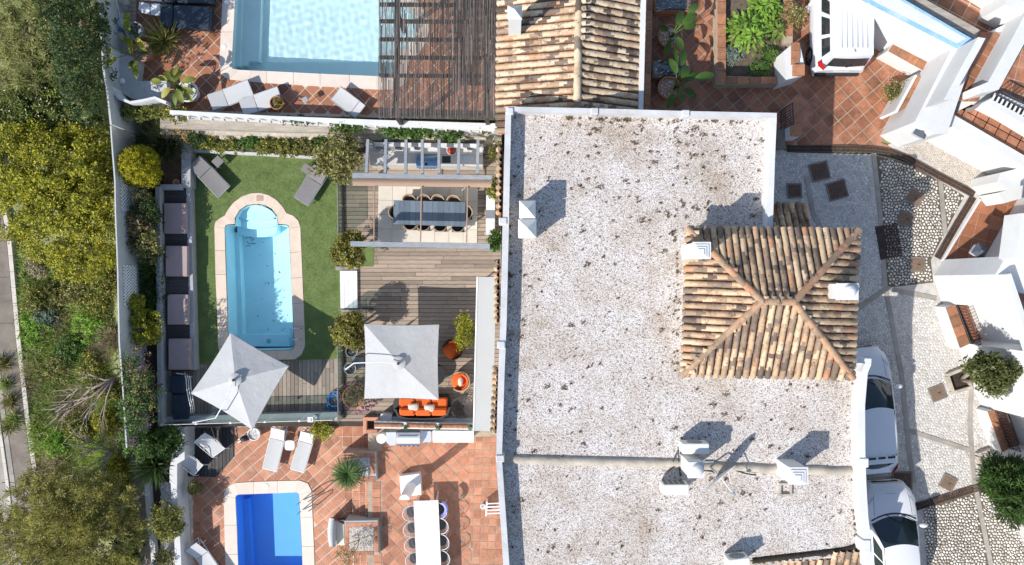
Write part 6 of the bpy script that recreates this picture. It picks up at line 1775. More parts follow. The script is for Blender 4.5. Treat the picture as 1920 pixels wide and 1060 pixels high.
# orange seating
def tub_chair(x, y, z, rz, r, label, pillow=None, shade=None):
    b = W(x, y, z + .45); b.z = z
    t = thing('tub_chair', label, 'armchair', b, math.radians(rz), 'orange cushioned tub chairs')
    mb = MB(); rows = []
    for zz, rr in ((.0, r * .8), (.2, r * .96), (.42, r), (.62, r)):
        rows.append([(math.sin(a) * rr, -math.cos(a) * rr, zz + (.14 * (1 - abs(a) / 2.3) if zz > .5 else 0)) for a in [math.radians(-130 + 260 * k / 20) for k in range(21)]])
    mb.grid(rows); mb.grid([rows[-1], [(p[0] * .88, p[1] * .88, p[2]) for p in rows[-1]]]); mb.grid([[(p[0] * .88, p[1] * .88, p[2]) for p in r_] for r_ in rows]); local('wicker_shell', mb, shade or M['wicker_dark'], t)
    mb = MB(); mb.lathe((0, .02, .0), [(r * .78, 0), (r * .86, .3), (r * .8, .31)], 20); local('base', mb, M['wicker_dark'], t)
    mb = MB(); mb.lathe((0, .05, .3), [(r * .8, 0), (r * .86, .06), (r * .84, .13), (r * .7, .17), (.01, .18)], 22, 1, .95); local('seat_cushion', mb, M['orange'], t, smooth=True)
    mb = MB(); rows = []
    for zz, q in ((.44, .80), (.58, .62), (.70, .66), (.74, .82)):
        rows.append([(math.sin(a) * r * q, -math.cos(a) * r * q, zz) for a in [math.radians(-75 + 150 * k / 12) for k in range(13)]])
    mb.grid(rows); local('back_cushion', mb, M['orange'], t, smooth=True)
    if pillow:
        mb = MB(); mb.lathe((0, -.02, .5), [(.01, 0), (.12, .03), (.15, .07), (.12, .11), (.01, .14)], 14, 1.3, .75); local('pillow', mb, M['stripe'], t, smooth=True)
tub_chair(849, 655, .02, 130, .42, 'deep orange tub chair in the parasol shade beside the yellow shrub')
tub_chair(863, 715, .02, 88, .40, 'bright orange tub chair in the sun with pale pillow', True, M['wicker'])
sf = thing('orange_sofa', 'orange cushioned wicker sofa partly under the grey parasol', 'sofa', W(793, 766, 0))
z = .35
obj('wicker_shell', MB().pp([(742, 743), (840, 741), (845, 757), (843, 776), (833, 784), (750, 785), (738, 772), (737, 755)], .38, .02), M['wicker_dark'], sf)
mb = MB()
bk_ = [(739, 768), (745, 781), (760, 786), (795, 787), (825, 785.5), (840, 779), (845, 764)]
r0 = [W(x, y, .72) for x, y in bk_]
ctr = W(793, 762, .72)
rr = [[p for p in r0], [p.lerp(ctr, .07) for p in r0]]
mb.grid(rr); mb.grid([[Vector((p.x, p.y, .05)) for p in r0], r0]); mb.grid([[Vector((p.x, p.y, .3)) for p in rr[1]], rr[1]])
obj('back_shell', mb, M['wicker_dark'], sf)
for i in range(3):
    x0 = 748 + i * 30.5; A, B = W(x0 + .5, 746, .5), W(x0 + 30, 768, .5)
    mb = MB(); mb.box(((A.x + B.x) / 2, (A.y + B.y) / 2, .47), (B.x - A.x, A.y - B.y, .18), 0, .05); obj('seat_cushion', mb, M['orange'], sf)
    A, B = W(x0 + .5, 764, .68), W(x0 + 30, 781.5, .68)
    mb = MB(); mb.box(((A.x + B.x) / 2, (A.y + B.y) / 2, .6), (B.x - A.x, (A.y - B.y) * .8, .28), 0, .07); obj('back_cushion', mb, M['orange'], sf)
for (x, y, a, lab) in ((775, 764, .1, 'striped pillow on the left half of the orange sofa'), (805, 766, .05, 'striped pillow on the right half of the orange sofa')):
    A = W(x, y, .72); t = thing('pillow', lab, 'pillow', (A.x, A.y, .57), a, 'striped pillows on the orange sofa')
    mb = MB(); mb.box((0, 0, .1), (.42, .3, .14), 0, .06); local('pillow_body', mb, M['stripe'], t, smooth=True)
t = thing('round_table', 'round black coffee table half hidden under the straight parasol', 'table', W(817, 700, 0))
mb = MB(); mb.lathe(W(816, 700, 0), [(.3, 0), (.3, .03), (.04, .05), (.04, .38), (.45, .4), (.45, .44), (.01, .442)], 28); obj('table_body', mb, M['black'], t)
wr = thing('wire_chair', 'dark round wire chair in the shade beside the orange sofa', 'chair', W(866, 763, 0))
c = W(866, 763, .3)
for k in range(7):
    mb = MB(); rr_ = .42 - k * .05; mb.tube([(c.x + rr_ * math.cos(a), c.y + rr_ * math.sin(a), .5 - k * .045) for a in [2 * math.pi * q / 24 for q in range(25)]], .014, 4); obj('wire_ring', mb, mat('wire', (.09, .085, .085), .6) if k == 0 else bpy.data.materials['wire'], wr)
for k in range(10):
    a = 2 * math.pi * k / 10; mb = MB(); mb.tube([(c.x + .42 * math.cos(a), c.y + .42 * math.sin(a), .5), (c.x + .2 * math.cos(a), c.y + .2 * math.sin(a), .3), (c.x + .1 * math.cos(a), c.y + .1 * math.sin(a), .02)], .01, 4); obj('wire_spoke', mb, bpy.data.materials['wire'], wr)
hs_ = thing('hose_coil', 'blue garden hose coiled on the lower deck by the glass rail', 'hose', W(628, 753, 0))
mb = MB(); c = W(628, 753, .1); P = []
for k in range(150):
    a = k * .22; r = .27 + .075 * math.sin(k * .13) + .05 * math.sin(k * .31); P.append((c.x + .02 * math.sin(k * .5) + r * math.cos(a), c.y + r * 1.12 * math.sin(a), .03 + .0012 * k + .015 * math.sin(k * .7)))
mb.tube(P, .02, 5); obj('hose', mb, M['hose'], hs_, smooth=True)
potted(664, 657, 0, .24, .5, M['pot_grey'], 'grey pot of dark soil below the clipped tree, northern of two', mat_fill=M['soil'])
potted(661, 689, 0, .24, .5, M['pot_grey'], 'grey pot of dark soil below the parasol arm, southern of two', mat_fill=M['soil'])
potted(667, 742, 0, .46, .42, M['pot_terra'], 'wide terracotta bowl holding white and pink flowers beside the parasol', mat_fill=M['soil_pale'])
B = [W(667 + R.gauss(0, 10), 742 + R.gauss(0, 9), .42) for _ in range(60)]
blades(B, 14, .22, .02, leafmat('pale_flower_stem', [(0, (.12, .16, .05)), (.5, (.3, .3, .15)), (1, (.62, .5, .45))], .3), .9, name='flowering_plant', label='white and pink flowering plant filling the terracotta bowl', cat='plant')
cl = [(W(x, y, .3), (.14, .14, .12)) for x, y in ((648, 722), (646, 748), (654, 762), (684, 768), (697, 757), (672, 772))]
crown(cl, 26, 26, .06, .05, .04, L['pink'], None, name='pink_flowers', label='magenta blossoms trailing round the terracotta bowl', cat='flowers')
# glass balustrade of the upper deck, white steps
gb = thing('glass_balustrade', 'clear glass balustrade along the edge of the upper deck', 'balustrade', W(634, 600, 0))
def glassrun(p, q, z0, z1, n):
    p, q = Vector(p), Vector(q)
    for i in range(n):
        a = p.lerp(q, i / n + .004); b = p.lerp(q, (i + 1) / n - .004)
        A, B = W(a.x, a.y, .0), W(b.x, b.y, .0); d = (B - A).normalized(); nn = Vector((-d.y, d.x, 0)) * .008
        obj('glass_panel', MB().prism([(A + nn).xy, (B + nn).xy, (B - nn).xy, (A - nn).xy], z1, z0), M['glass'], gb)
        mb = MB(); mb.tube([(A.x, A.y, z1 + .01), (B.x, B.y, z1 + .01)], .012, 4); obj('top_edge', mb, M['grey_metal'], gb)
        obj('base_channel', MB().prism([(A + nn * 4).xy, (B + nn * 4).xy, (B - nn * 4).xy, (A - nn * 4).xy], z0 + .09, z0 - .02), M['iron'], gb)
glassrun((643, 330), (645, 445), .03, 1.0, 2)
glassrun((643, 592), (645, 785), .03, 1.0, 3)
glassrun((645, 580), (700, 579), .03, 1.0, 1)
stp = thing('white_step', 'white slatted step platform between turf and upper deck', 'step', W(654, 541, 0))
for i in range(4): obj('step_board', MB().pp([(637.5 + i * 8, 508), (645.2 + i * 8, 508), (646 + i * 8, 578), (638.6 + i * 8, 578)], .14, .0), M['white_metal'], stp)
obj('grey_edging', MB().pp([(629, 500), (668, 500), (668, 507), (629, 507)], .08, 0), M['concrete'], kind='structure')

# tile-capped wall, grill and counter on the lower terrace side
cw2 = thing('tile_capped_wall', 'white garden wall capped with terracotta barrel tiles behind the sofa', 'wall', W(795, 797, 0))
obj('wall_body', MB().pp([(702, 790.5), (890, 795), (890, 806.5), (702, 803.5)], .82, ZD - .2), M['white'], cw2)
for s_, (xa, xb) in enumerate(((702, 754), (763, 816), (826, 877))):
    for k in range(5):
        a = xa + (xb - xa) * k / 5; b = xa + (xb - xa) * (k + 1) / 5; y = 797 + (a - 702) * .017
        A, B = W(a, y, .85), W(b, y, .85); mb = MB(); rows = []
        for q_ in range(7):
            an = math.pi * q_ / 6; rows.append([(A.x, A.y + .095 * math.cos(an), .825 + .085 * math.sin(an)), (B.x - .006, B.y + .08 * math.cos(an), .825 + .07 * math.sin(an))])
        mb.grid(rows); obj('cap_tile', mb, M['terra_cap'], cw2, smooth=True)
for (x, y, lab) in ((760.5, 799, 'small green tuft in the western gap between barrel tile runs'), (822, 800, 'small green tuft in the middle gap between barrel tile runs'), (883, 801, 'small green tuft at the east end of the barrel tiles')):
    A = W(x, y, .85); crown([(A + Vector((0, 0, .06)), (.09, .12, .08))], 14, 12, .04, .05, .035, L['mid'], None, name='sedum_tuft', label=lab, cat='plant', group='green tufts on the tile-capped wall')
obj('inner_bench', MB().pp([(716, 781), (890, 785), (890, 795), (702, 790.4)], .4, 0), M['grey_wall'], cw2)
obj('corner_block', MB().pp([(714, 776), (735, 777), (734, 790), (712, 789)], .5, 0), M['parapet'], cw2)
nb = thing('niche_planter', 'square terracotta-framed planter hole at the west end of the tiled wall', 'planter', W(697, 797, 0))
for r_ in (((681, 783), (712, 783), (708, 789), (681, 789)), ((681, 789.3), (687, 789.3), (687, 813), (681, 813)), ((687.2, 806), (707, 806), (707, 813), (687.2, 813))):
    obj('cap_tile', MB().pp(list(r_), .3, ZL), M['tile_low'], nb)
obj('soil', MB().sheet(WX([(686, 788), (704, 788), (704, 807), (686, 807)], 0), 0.0), M['soil'], nb)
obj('deck_step', MB().pp([(636, 780), (690, 778), (682, 800), (640, 802)], -.2, ZL), M['tile_low'], kind='structure')
gr = thing('gas_grill', 'stainless steel gas grill with open front against the white wall', 'barbecue', W(765, 822, ZD))
zg = ZD + .9
mb = MB(); mb.pp([(724, 811), (742, 811), (742, 835), (731, 836), (724, 828)], zg, zg - .04); obj('side_shelf', mb, M['steel'], gr)
mb = MB(); mb.pp([(788, 809), (808, 809), (808, 829), (790, 830)], zg, zg - .04); obj('side_shelf', mb, M['steel'], gr)
A, B = W(743, 808, zg + .25), W(787, 835, zg + .25); rows = []
for k in range(9):
    a = math.pi * k / 8; rows.append([(xx, (A.y + B.y) / 2 + math.cos(a) * (A.y - B.y) / 2, zg - .05 + .34 * math.sin(a) ** .7) for xx in (A.x, B.x)])
mb = MB(); mb.grid(rows); mb.add([r[0] for r in rows], [tuple(range(9))]); mb.add([r[1] for r in rows], [tuple(range(9))]); obj('hood', mb, M['steel'], gr)
mb = MB(); mb.prism([(A.x, A.y + .02), (B.x, A.y + .02), (B.x, A.y - .16), (A.x, A.y - .16)], zg + .2, zg + .1); obj('warming_slot', mb, M['plastic_black'], gr)
mb = MB(); mb.tube([(A.x + .08, A.y - .2, zg + .3), (B.x - .08, A.y - .2, zg + .3)], .02, 6); obj('hood_handle', mb, M['chrome'], gr)
mb = MB(); mb.box(((A.x + B.x) / 2, B.y - .03, zg - .08), (B.x - A.x, .1, .1)); obj('control_panel', mb, M['chrome'], gr)
mb = MB(); mb.box(((A.x + B.x) / 2, (A.y + B.y) / 2, (zg - .1 + ZD) / 2), (B.x - A.x, (A.y - B.y) * .9, zg - .1 - ZD)); obj('cabinet', mb, M['steel'], gr)
for k in range(5):
    mb = MB(); mb.tube([(A.x + .12 + k * .17, B.y - .08, zg - .08), (A.x + .12 + k * .17, B.y - .13, zg - .08)], .028, 8); obj('control_knob', mb, M['plastic_black'], gr)
t = thing('round_stool', 'round white drum stool at the west end of the gas grill', 'stool', W(719, 818, ZD))
mb = MB(); mb.lathe(W(719, 818, ZD), [(.2, 0), (.22, .25), (.2, .5), (.01, .51)], 22); obj('stool_body', mb, M['pot_white'], t, smooth=False)
t = thing('white_counter', 'white rectangular counter against the tile-capped wall', 'counter', W(850, 818, ZD))
obj('counter_top', MB().pp([(811, 808), (888, 808.5), (888, 830), (811.5, 830)], ZD + .95, ZD + .9), M['marble'], t)
obj('counter_base', MB().pp([(813, 810), (886, 810), (886, 827), (813, 827)], ZD + .898, ZD), M['white'], t)
for x in (821, 868): obj('socket', MB().pp([(x - 2, 808.6), (x + 2, 808.6), (x + 2, 810.2), (x - 2, 810.2)], ZD + .955, ZD + .951), M['steel'], t)

# cycad planter, olive planter with white settee
pl1 = thing('cycad_planter', 'raised terracotta planter with gravel around the cycad', 'planter', W(672, 876, ZL))
zq = ZD + .35
obj('planter_wall', MB().pp([(641, 849), (703, 849), (706, 903), (641, 905)], zq - .02, ZL - .1), M['grey_wall'], pl1)
for (a, b, c, d) in ((642, 850, 662, 858), (662.4, 850, 682, 858), (682.4, 850, 702, 858), (694, 858.3, 702.5, 874), (694, 874.4, 703, 889), (660, 894, 681, 903.5), (681.4, 894, 703.5, 903.5), (642, 858.3, 650, 880)):
    obj('cap_tile', MB().pp([(a, b), (c, b), (c, d), (a, d)], zq, zq - .019), M['tile_low'], pl1)
pb = MB(); pebbles(pb, [W(R.uniform(652, 693), R.uniform(859, 893), zq - .015) for _ in range(900)], .035); obj('gravel', pb, M['pebble_white'], pl1, kind='stuff')
cy = thing('cycad', 'dark green cycad rosette with a pale centre in the terracotta planter', 'palm', W(652, 888, zq))
c = W(652, 888, zq + .5)
mb = MB(); mb.lathe((c.x + .05, c.y + .08, zq - .1), [(.16, 0), (.18, .3), (.12, .5), (.07, .62), (.01, .64)], 12); obj('trunk', mb, mat('cycad_heart', (.42, .28, .18), .9, .3, 12), cy)
C = []; A_l = []; S_l = []; ln = []
for k in range(84):
    a = k * 2.39996 + R.uniform(-.1, .1); tier = k / 84; Ls = (.70 + .12 * R.random()) * (1 - .25 * tier); rise = .1 + .45 * tier
    d = Vector((math.cos(a), math.sin(a), 0)); s = Vector((-d.y, d.x, 0)); pts = []
    for i in range(15):
        f = i / 14; pts.append(c + d * Ls * f + Vector((0, 0, rise * f * 1.2 - (.55 - .2 * tier) * f * f)))
    mb = MB(); 
    rows = []
    for i, p in enumerate(pts):
        f = i / 14; w = .062 * (math.sin(math.pi * (.12 + .85 * f)) ** .6)
        rows.append([p - s * w * 1.25 + Vector((0, 0, w * .5)), p, p + s * w * 1.25 + Vector((0, 0, w * .5))])
    for i in range(14):                                           # pinnae: narrow slanted leaflets each side
        for sgn in (0, 2):
            a0 = rows[i][1]; b0 = rows[i + 1][1]; e = rows[min(14, i + 2)][sgn] if True else None
            mb.add([a0, a0.lerp(b0, .95), e], [(0, 1, 2)])
    obj('frond', mb, L['palm'], cy)
pl2 = thing('olive_planter', 'raised terracotta planter of white gravel with a small olive bush', 'planter', W(668, 1008, ZL))
obj('planter_wall', MB().pp([(646, 977), (708, 976), (711, 1040), (648, 1042)], zq - .02, ZL - .1), M['grey_wall'], pl2)
for (a, b, c2, d) in ((648, 981, 668, 988), (668.4, 981, 688, 988), (688.4, 980, 708, 988), (701, 988.3, 709, 1008), (701, 1008.4, 709.5, 1036), (648, 1034, 675, 1041), (675.4, 1034, 700, 1041), (647, 988.3, 654, 1010), (647.5, 1010.4, 654, 1033.6)):
    obj('cap_tile', MB().pp([(a, b), (c2, b), (c2, d), (a, d)], zq, zq - .019), M['tile_low'], pl2)
pb = MB(); pebbles(pb, [W(R.uniform(655, 700), R.uniform(989, 1033), zq - .012) for _ in range(1500)], .035); obj('gravel', pb, mat('cream_pebbles', (.66, .6, .52), .7, .1, 20, pieces=[(0, (.6, .55, .5)), (1, (1.2, 1.2, 1.2))]), pl2, kind='stuff')
olive = thing('olive_bush', 'thin olive bush over the white gravel planter', 'bush', W(672, 1014, zq))
b = W(674, 1012, zq); trunk(olive, b, [b + Vector((-.5, -.35, .75)), b + Vector((-.2, -.45, .8)), b + Vector((-.6, -.1, .7)), b + Vector((.1, -.1, .8))], .013)
crown([(b + Vector((-.4, -.4, .75)), (.5, .4, .22))], 60, 16, .13, .07, .02, L['olive'], olive)
t = thing('garden_settee', 'white cushioned settee with curved back against the gravel planter', 'settee', W(632, 1000, ZL))
mb = MB(); rows = []
for i in range(11):
    f = i / 10; y = 973 + 52 * f; bow = 3.5 * math.sin(math.pi * f)
    rows.append([W(621 - bow * .4, y, ZL + .02), W(617.5 - bow, y - (1 - f) * 2, ZL + .8), W(627 - bow * .5, y, ZL + .78), W(630, y, ZL + .45)])
mb.grid(rows); obj('backrest', mb, M['sling_pale'], t, smooth=True)
A, B = W(629, 977, ZL + .45), W(646.5, 1023, ZL + .45); mb = MB(); mb.box(((A.x + B.x) / 2, (A.y + B.y) / 2, ZL + .38), (B.x - A.x, A.y - B.y, .16), .03, .04); obj('seat_cushion', mb, mat('cream_cushion', (.72, .66, .56), .85, .05, 4), t)
mb = MB(); mb.box(((A.x + B.x) / 2, (A.y + B.y) / 2, ZL + .15), ((B.x - A.x) * .9, (A.y - B.y) * .95, .3)); obj('base', mb, M['wicker_dark'], t)
mb = MB(); mb.tube([W(619, 972, ZL + .75), W(632, 976, ZL + .7), W(645, 981, ZL + .55)], .05, 6); obj('folded_blanket', mb, mat('dark_red_blanket', (.12, .05, .06), .9, .4, 14), t, smooth=True)

# white plinth with tall curved column
t = thing('white_plinth', 'white square plinth carrying a tall slim curved column', 'plinth', W(770, 912, ZD))
pq = [(749, 893.5), (787, 888.5), (790, 928), (752, 932)]
obj('plinth_body', MB().pp(pq, ZD + .42, ZD), M['marble'], t)
col_ = MB(); rows = []
base = W(770, 909, ZD + .42)
for i in range(10):
    f = i / 9; z = ZD + .42 + 1.75 * f; off = Vector((-.0, -.02 * math.sin(f * 3), 0)); w = .23 * (1 - .15 * f); dp = .1
    ring_ = [(base.x + off.x + w * math.cos(a), base.y + off.y + dp * math.sin(a) - .06 * math.cos(a) ** 2, z) for a in [2 * math.pi * k / 16 for k in range(17)]]
    rows.append(ring_)
col_.grid(rows); col_.add(rows[-1][:16], [tuple(range(16))]); obj('curved_column', col_, M['white_metal'], t, smooth=True)

# marble table with wire chairs
tz2 = ZD + .76
t = thing('marble_table', 'long white veined marble dining table with pale wire chairs', 'table', W(800, 1000, ZD))
m_, tt_, bb_ = nodes('veined_marble')
vv_ = noise(tt_, 1.1, 6, .6); wv = tt_.nodes.new('ShaderNodeTexWave'); wv.inputs['Scale'].default_value = .42; wv.inputs['Distortion'].default_value = 5; wv.inputs['Detail'].default_value = 4; wv.inputs['Detail Scale'].default_value = 1.0
g_ = tt_.nodes.new('ShaderNodeNewGeometry'); mp_ = tt_.nodes.new('ShaderNodeMapping'); mp_.inputs['Rotation'].default_value = (0, 0, -.7); tt_.links.new(g_.outputs['Position'], mp_.inputs[0]); tt_.links.new(mp_.outputs[0], wv.inputs[0])
tt_.links.new(ramp(tt_, wv.outputs[1], [(.0, (.62, .62, .62)), (.012, (.80, .80, .79)), (1, (.82, .82, .81))]), bb_.inputs['Base Color']); bb_.inputs['Roughness'].default_value = .35
obj('table_top', MB().pp([(775.4, 940), (821.6, 938.5), (829, 1110), (783, 1110)], tz2, tz2 - .04), m_, t)
for (x, y) in ((780, 944), (818, 942)):
    A = W(x, y, tz2); mb = MB(); mb.tube([(A.x, A.y, tz2 - .04), (A.x + (.0), A.y + .22, ZD)], .035, 5); obj('leg', mb, M['parapet'], t)
def wire_chair(label0):
    t = thing('wire_chair', label0, 'chair', (0, 0, 0), 0, 'pale wire shell chairs round the marble table')
    mb = MB(); rows = []
    for z, r, dy in ((.46, .15, .02), (.5, .23, .03), (.62, .275, .03), (.80, .30, .0)):
        rows.append([(math.sin(a) * r, dy - math.cos(a) * r * 1.05, z - (.16 * (abs(a) / 1.75) ** 2 if z > .55 else 0)) for a in [math.radians(-100 + 200 * k / 16) for k in range(17)]])
    for r_ in rows[1:]: mb.tube(r_, .007, 4, False)
    for k in range(17): mb.tube([r_[k] for r_ in rows], .006, 3, False)
    local('wire_shell', mb, M['sling_pale'], t)
    mb = MB(); mb.tube(rows[-1], .013, 5); local('rim', mb, M['white_metal'], t)
    mb = MB(); mb.lathe((0, .0, .44), [(.2, 0), (.22, .02), (.21, .05), (.01, .055)], 18); local('seat_pad', mb, mat('charcoal_pad', (.10, .10, .105), .85, .1, 6) if 'charcoal_pad' not in bpy.data.materials else bpy.data.materials['charcoal_pad'], t)
    for s in (-1, 1):
        for u in (-1, 1):
            mb = MB(); mb.tube([(s * .1, u * .1, .44), (s * .25, u * .25, 0)], .011, 4); local('leg', mb, M['white_metal'], t)
    return t
w0 = wire_chair('pale wire chair at the northwest corner of the marble table')
ws = [(771, 962, -90, None), (772.5, 991.5, -90, 'second pale wire chair from the north on the west side of the marble table'), (774.5, 1020.5, -90, 'third pale wire chair from the north on the west side of the marble table'), (776.5, 1049, -90, 'southernmost pale wire chair on the west side of the marble table'),
      (824, 957, 90, 'pale wire chair under the lilac cloth at the marble table'), (826.5, 985.5, 90, 'second pale wire chair from the north on the east side of the marble table'), (828, 1015.5, 90, 'third pale wire chair from the north on the east side of the marble table'), (829.5, 1046, 90, 'southernmost pale wire chair on the east side of the marble table')]
for i, (x, y, a, lab) in enumerate(ws):
    p = W(x, y, ZD + .6); p.z = ZD + .002
    if i == 0: w0.matrix_basis = Matrix.Translation(p) @ Matrix.Rotation(math.radians(a), 4, 'Z')
    else: dup(w0, p, math.radians(a), lab)
t = thing('lilac_cloth', 'crumpled lilac cloth hung over the northeast wire chair', 'cloth', W(832, 957, ZD + .7))
mb = MB(); c = W(832, 957, ZD + .8); rows = []
for i in range(9):
    a = math.radians(-70 + 140 * i / 8); rows.append([c + Vector((math.cos(a) * r_ - .18, math.sin(a) * r_ * 1.05, dz_ + R.uniform(-.02, .02))) for r_, dz_ in ((.2, -.1), (.27, .02), (.3, .05), (.34, -.02), (.33, -.2))])
mb.grid(rows); obj('cloth_fold', mb, mat('lilac_cloth', (.30, .32, .72), .85, .2, 10), t, smooth=True)
# white entry step and rack by the house
t = thing('door_step', 'small white rack with shelf over the terracotta step by the house wall', 'rack', W(922, 950, ZD))
for k in range(4): obj('rack_bar', MB().pp([(914, 944 + k * 6.2), (937, 943 + k * 6.2), (937, 945 + k * 6.2), (914, 946 + k * 6.2)], ZD + .5, ZD + .46), M['white_metal'], t)
obj('rack_side', MB().pp([(911, 941), (914, 941), (913, 968), (910, 968)], ZD + .5, ZD), M['white_metal'], t)
t = thing('white_cup', 'small white cup shaped pot on the paving by the rack', 'pot', W(905.5, 948, ZD))
mb = MB(); mb.lathe(W(905.5, 948, ZD), [(.07, 0), (.11, .15), (.09, .16), (.06, .05)], 14); obj('pot_body', mb, M['pot_white'], t, smooth=True)

# potted shrubs beside the south rail and others
potted(619, 801, ZL, .27, .5, M['pot_white'], 'round white pot of white stones beside the yellow shrub')
potted(482, 811, ZL, .26, .42, M['pot_white'], 'round white pot in the diamond parasol shade by the deck')
t = thing('folded_bicycle', 'small dark bundle with white handles standing beside the dark deck', 'bundle', W(455, 825, ZL))
mb = MB(); c = W(460, 822, ZL + .3); mb.lathe((c.x, c.y, ZL), [(.1, 0), (.17, .25), (.14, .5), (.01, .55)], 10, 1.2, .7); obj('body', mb, M['iron'], t, smooth=True)
for s in (-1, 1):
    mb = MB(); mb.tube([(c.x - .1, c.y - .05, ZL + .35), (c.x - .32, c.y - .12 + s * .07, ZL + .22), (c.x - .3, c.y - .2 + s * .07, ZL)], .025, 5); obj('handle', mb, M['white_metal'], t)
t = thing('navy_recliner', 'navy cushioned recliner pushed into the shaded southwest corner of the deck', 'sun lounger', W(338, 745, 0))
A, B = W(318, 703, .55), W(347, 738, .55); obj('back_cushion', MB().box(((A.x + B.x) / 2, (A.y + B.y) / 2, .5), (B.x - A.x, A.y - B.y, .14), -.03, .05), M['navy'], t)
A, B = W(322, 738.5, .5), W(353, 787, .5); obj('seat_cushion', MB().box(((A.x + B.x) / 2, (A.y + B.y) / 2, .44), (B.x - A.x, A.y - B.y, .14), .05, .05), M['navy'], t)
mb = MB(); mb.pp([(320, 704), (350, 704), (356, 786), (326, 786)], .33, .25); obj('frame', mb, M['iron'], t)
for (x, y) in ((323, 708), (347, 708), (330, 783), (353, 783)):
    A = W(x, y, .3); mb = MB(); mb.tube([(A.x, A.y, .3), (A.x, A.y, 0)], .02, 5); obj('leg', mb, M['iron'], t)
t = thing('stacked_chair_frames', 'white tube frames of folded chairs leaning beside the navy recliner', 'chair frames', W(357, 740, 0))
for k, (dx, m_) in enumerate(((0, .95), (4, .85), (8, .7))):
    mb = MB(); mb.tube([W(346 + dx, 698 + k * 3, .2 + m_ * .4), W(349 + dx, 712, m_), W(350 + dx, 728, m_ + .05), W(353 + dx, 745, m_), W(358 + dx * .8, 765, m_ - .1), W(356 + dx * .8, 780, .25)], .02, 6); obj('frame_tube', mb, M['white_metal'], t, smooth=True)
mb = MB(); mb.tube([W(330, 700, .6), W(344, 702, .62)], .018, 5); mb.tube([W(350, 706, .8), W(360, 707, .72)], .015, 5); obj('cross_tube', mb, M['white_metal'], t)

# ================================================================== VEHICLES
def interp(tab, x):
    if x <= tab[0][0]: return tab[0][1:]
    for a, b in zip(tab, tab[1:]):
        if x <= b[0]:
            f = (x - a[0]) / (b[0] - a[0]); f = f * f * (3 - 2 * f) if False else f
            return tuple(p + (q - p) * f for p, q in zip(a[1:], b[1:]))
    return tab[-1][1:]

def smoothtab(tab, n):
    xs = [tab[0][0] + (tab[-1][0] - tab[0][0]) * i / n for i in range(n + 1)]
    raw = [interp(tab, x) for x in xs]
    out = []
    for i in range(len(xs)):
        w = raw[max(0, i - 1):i + 2]; out.append((xs[i],) + tuple(sum(r[k] for r in w) / len(w) for k in range(len(raw[0]))))
    return out

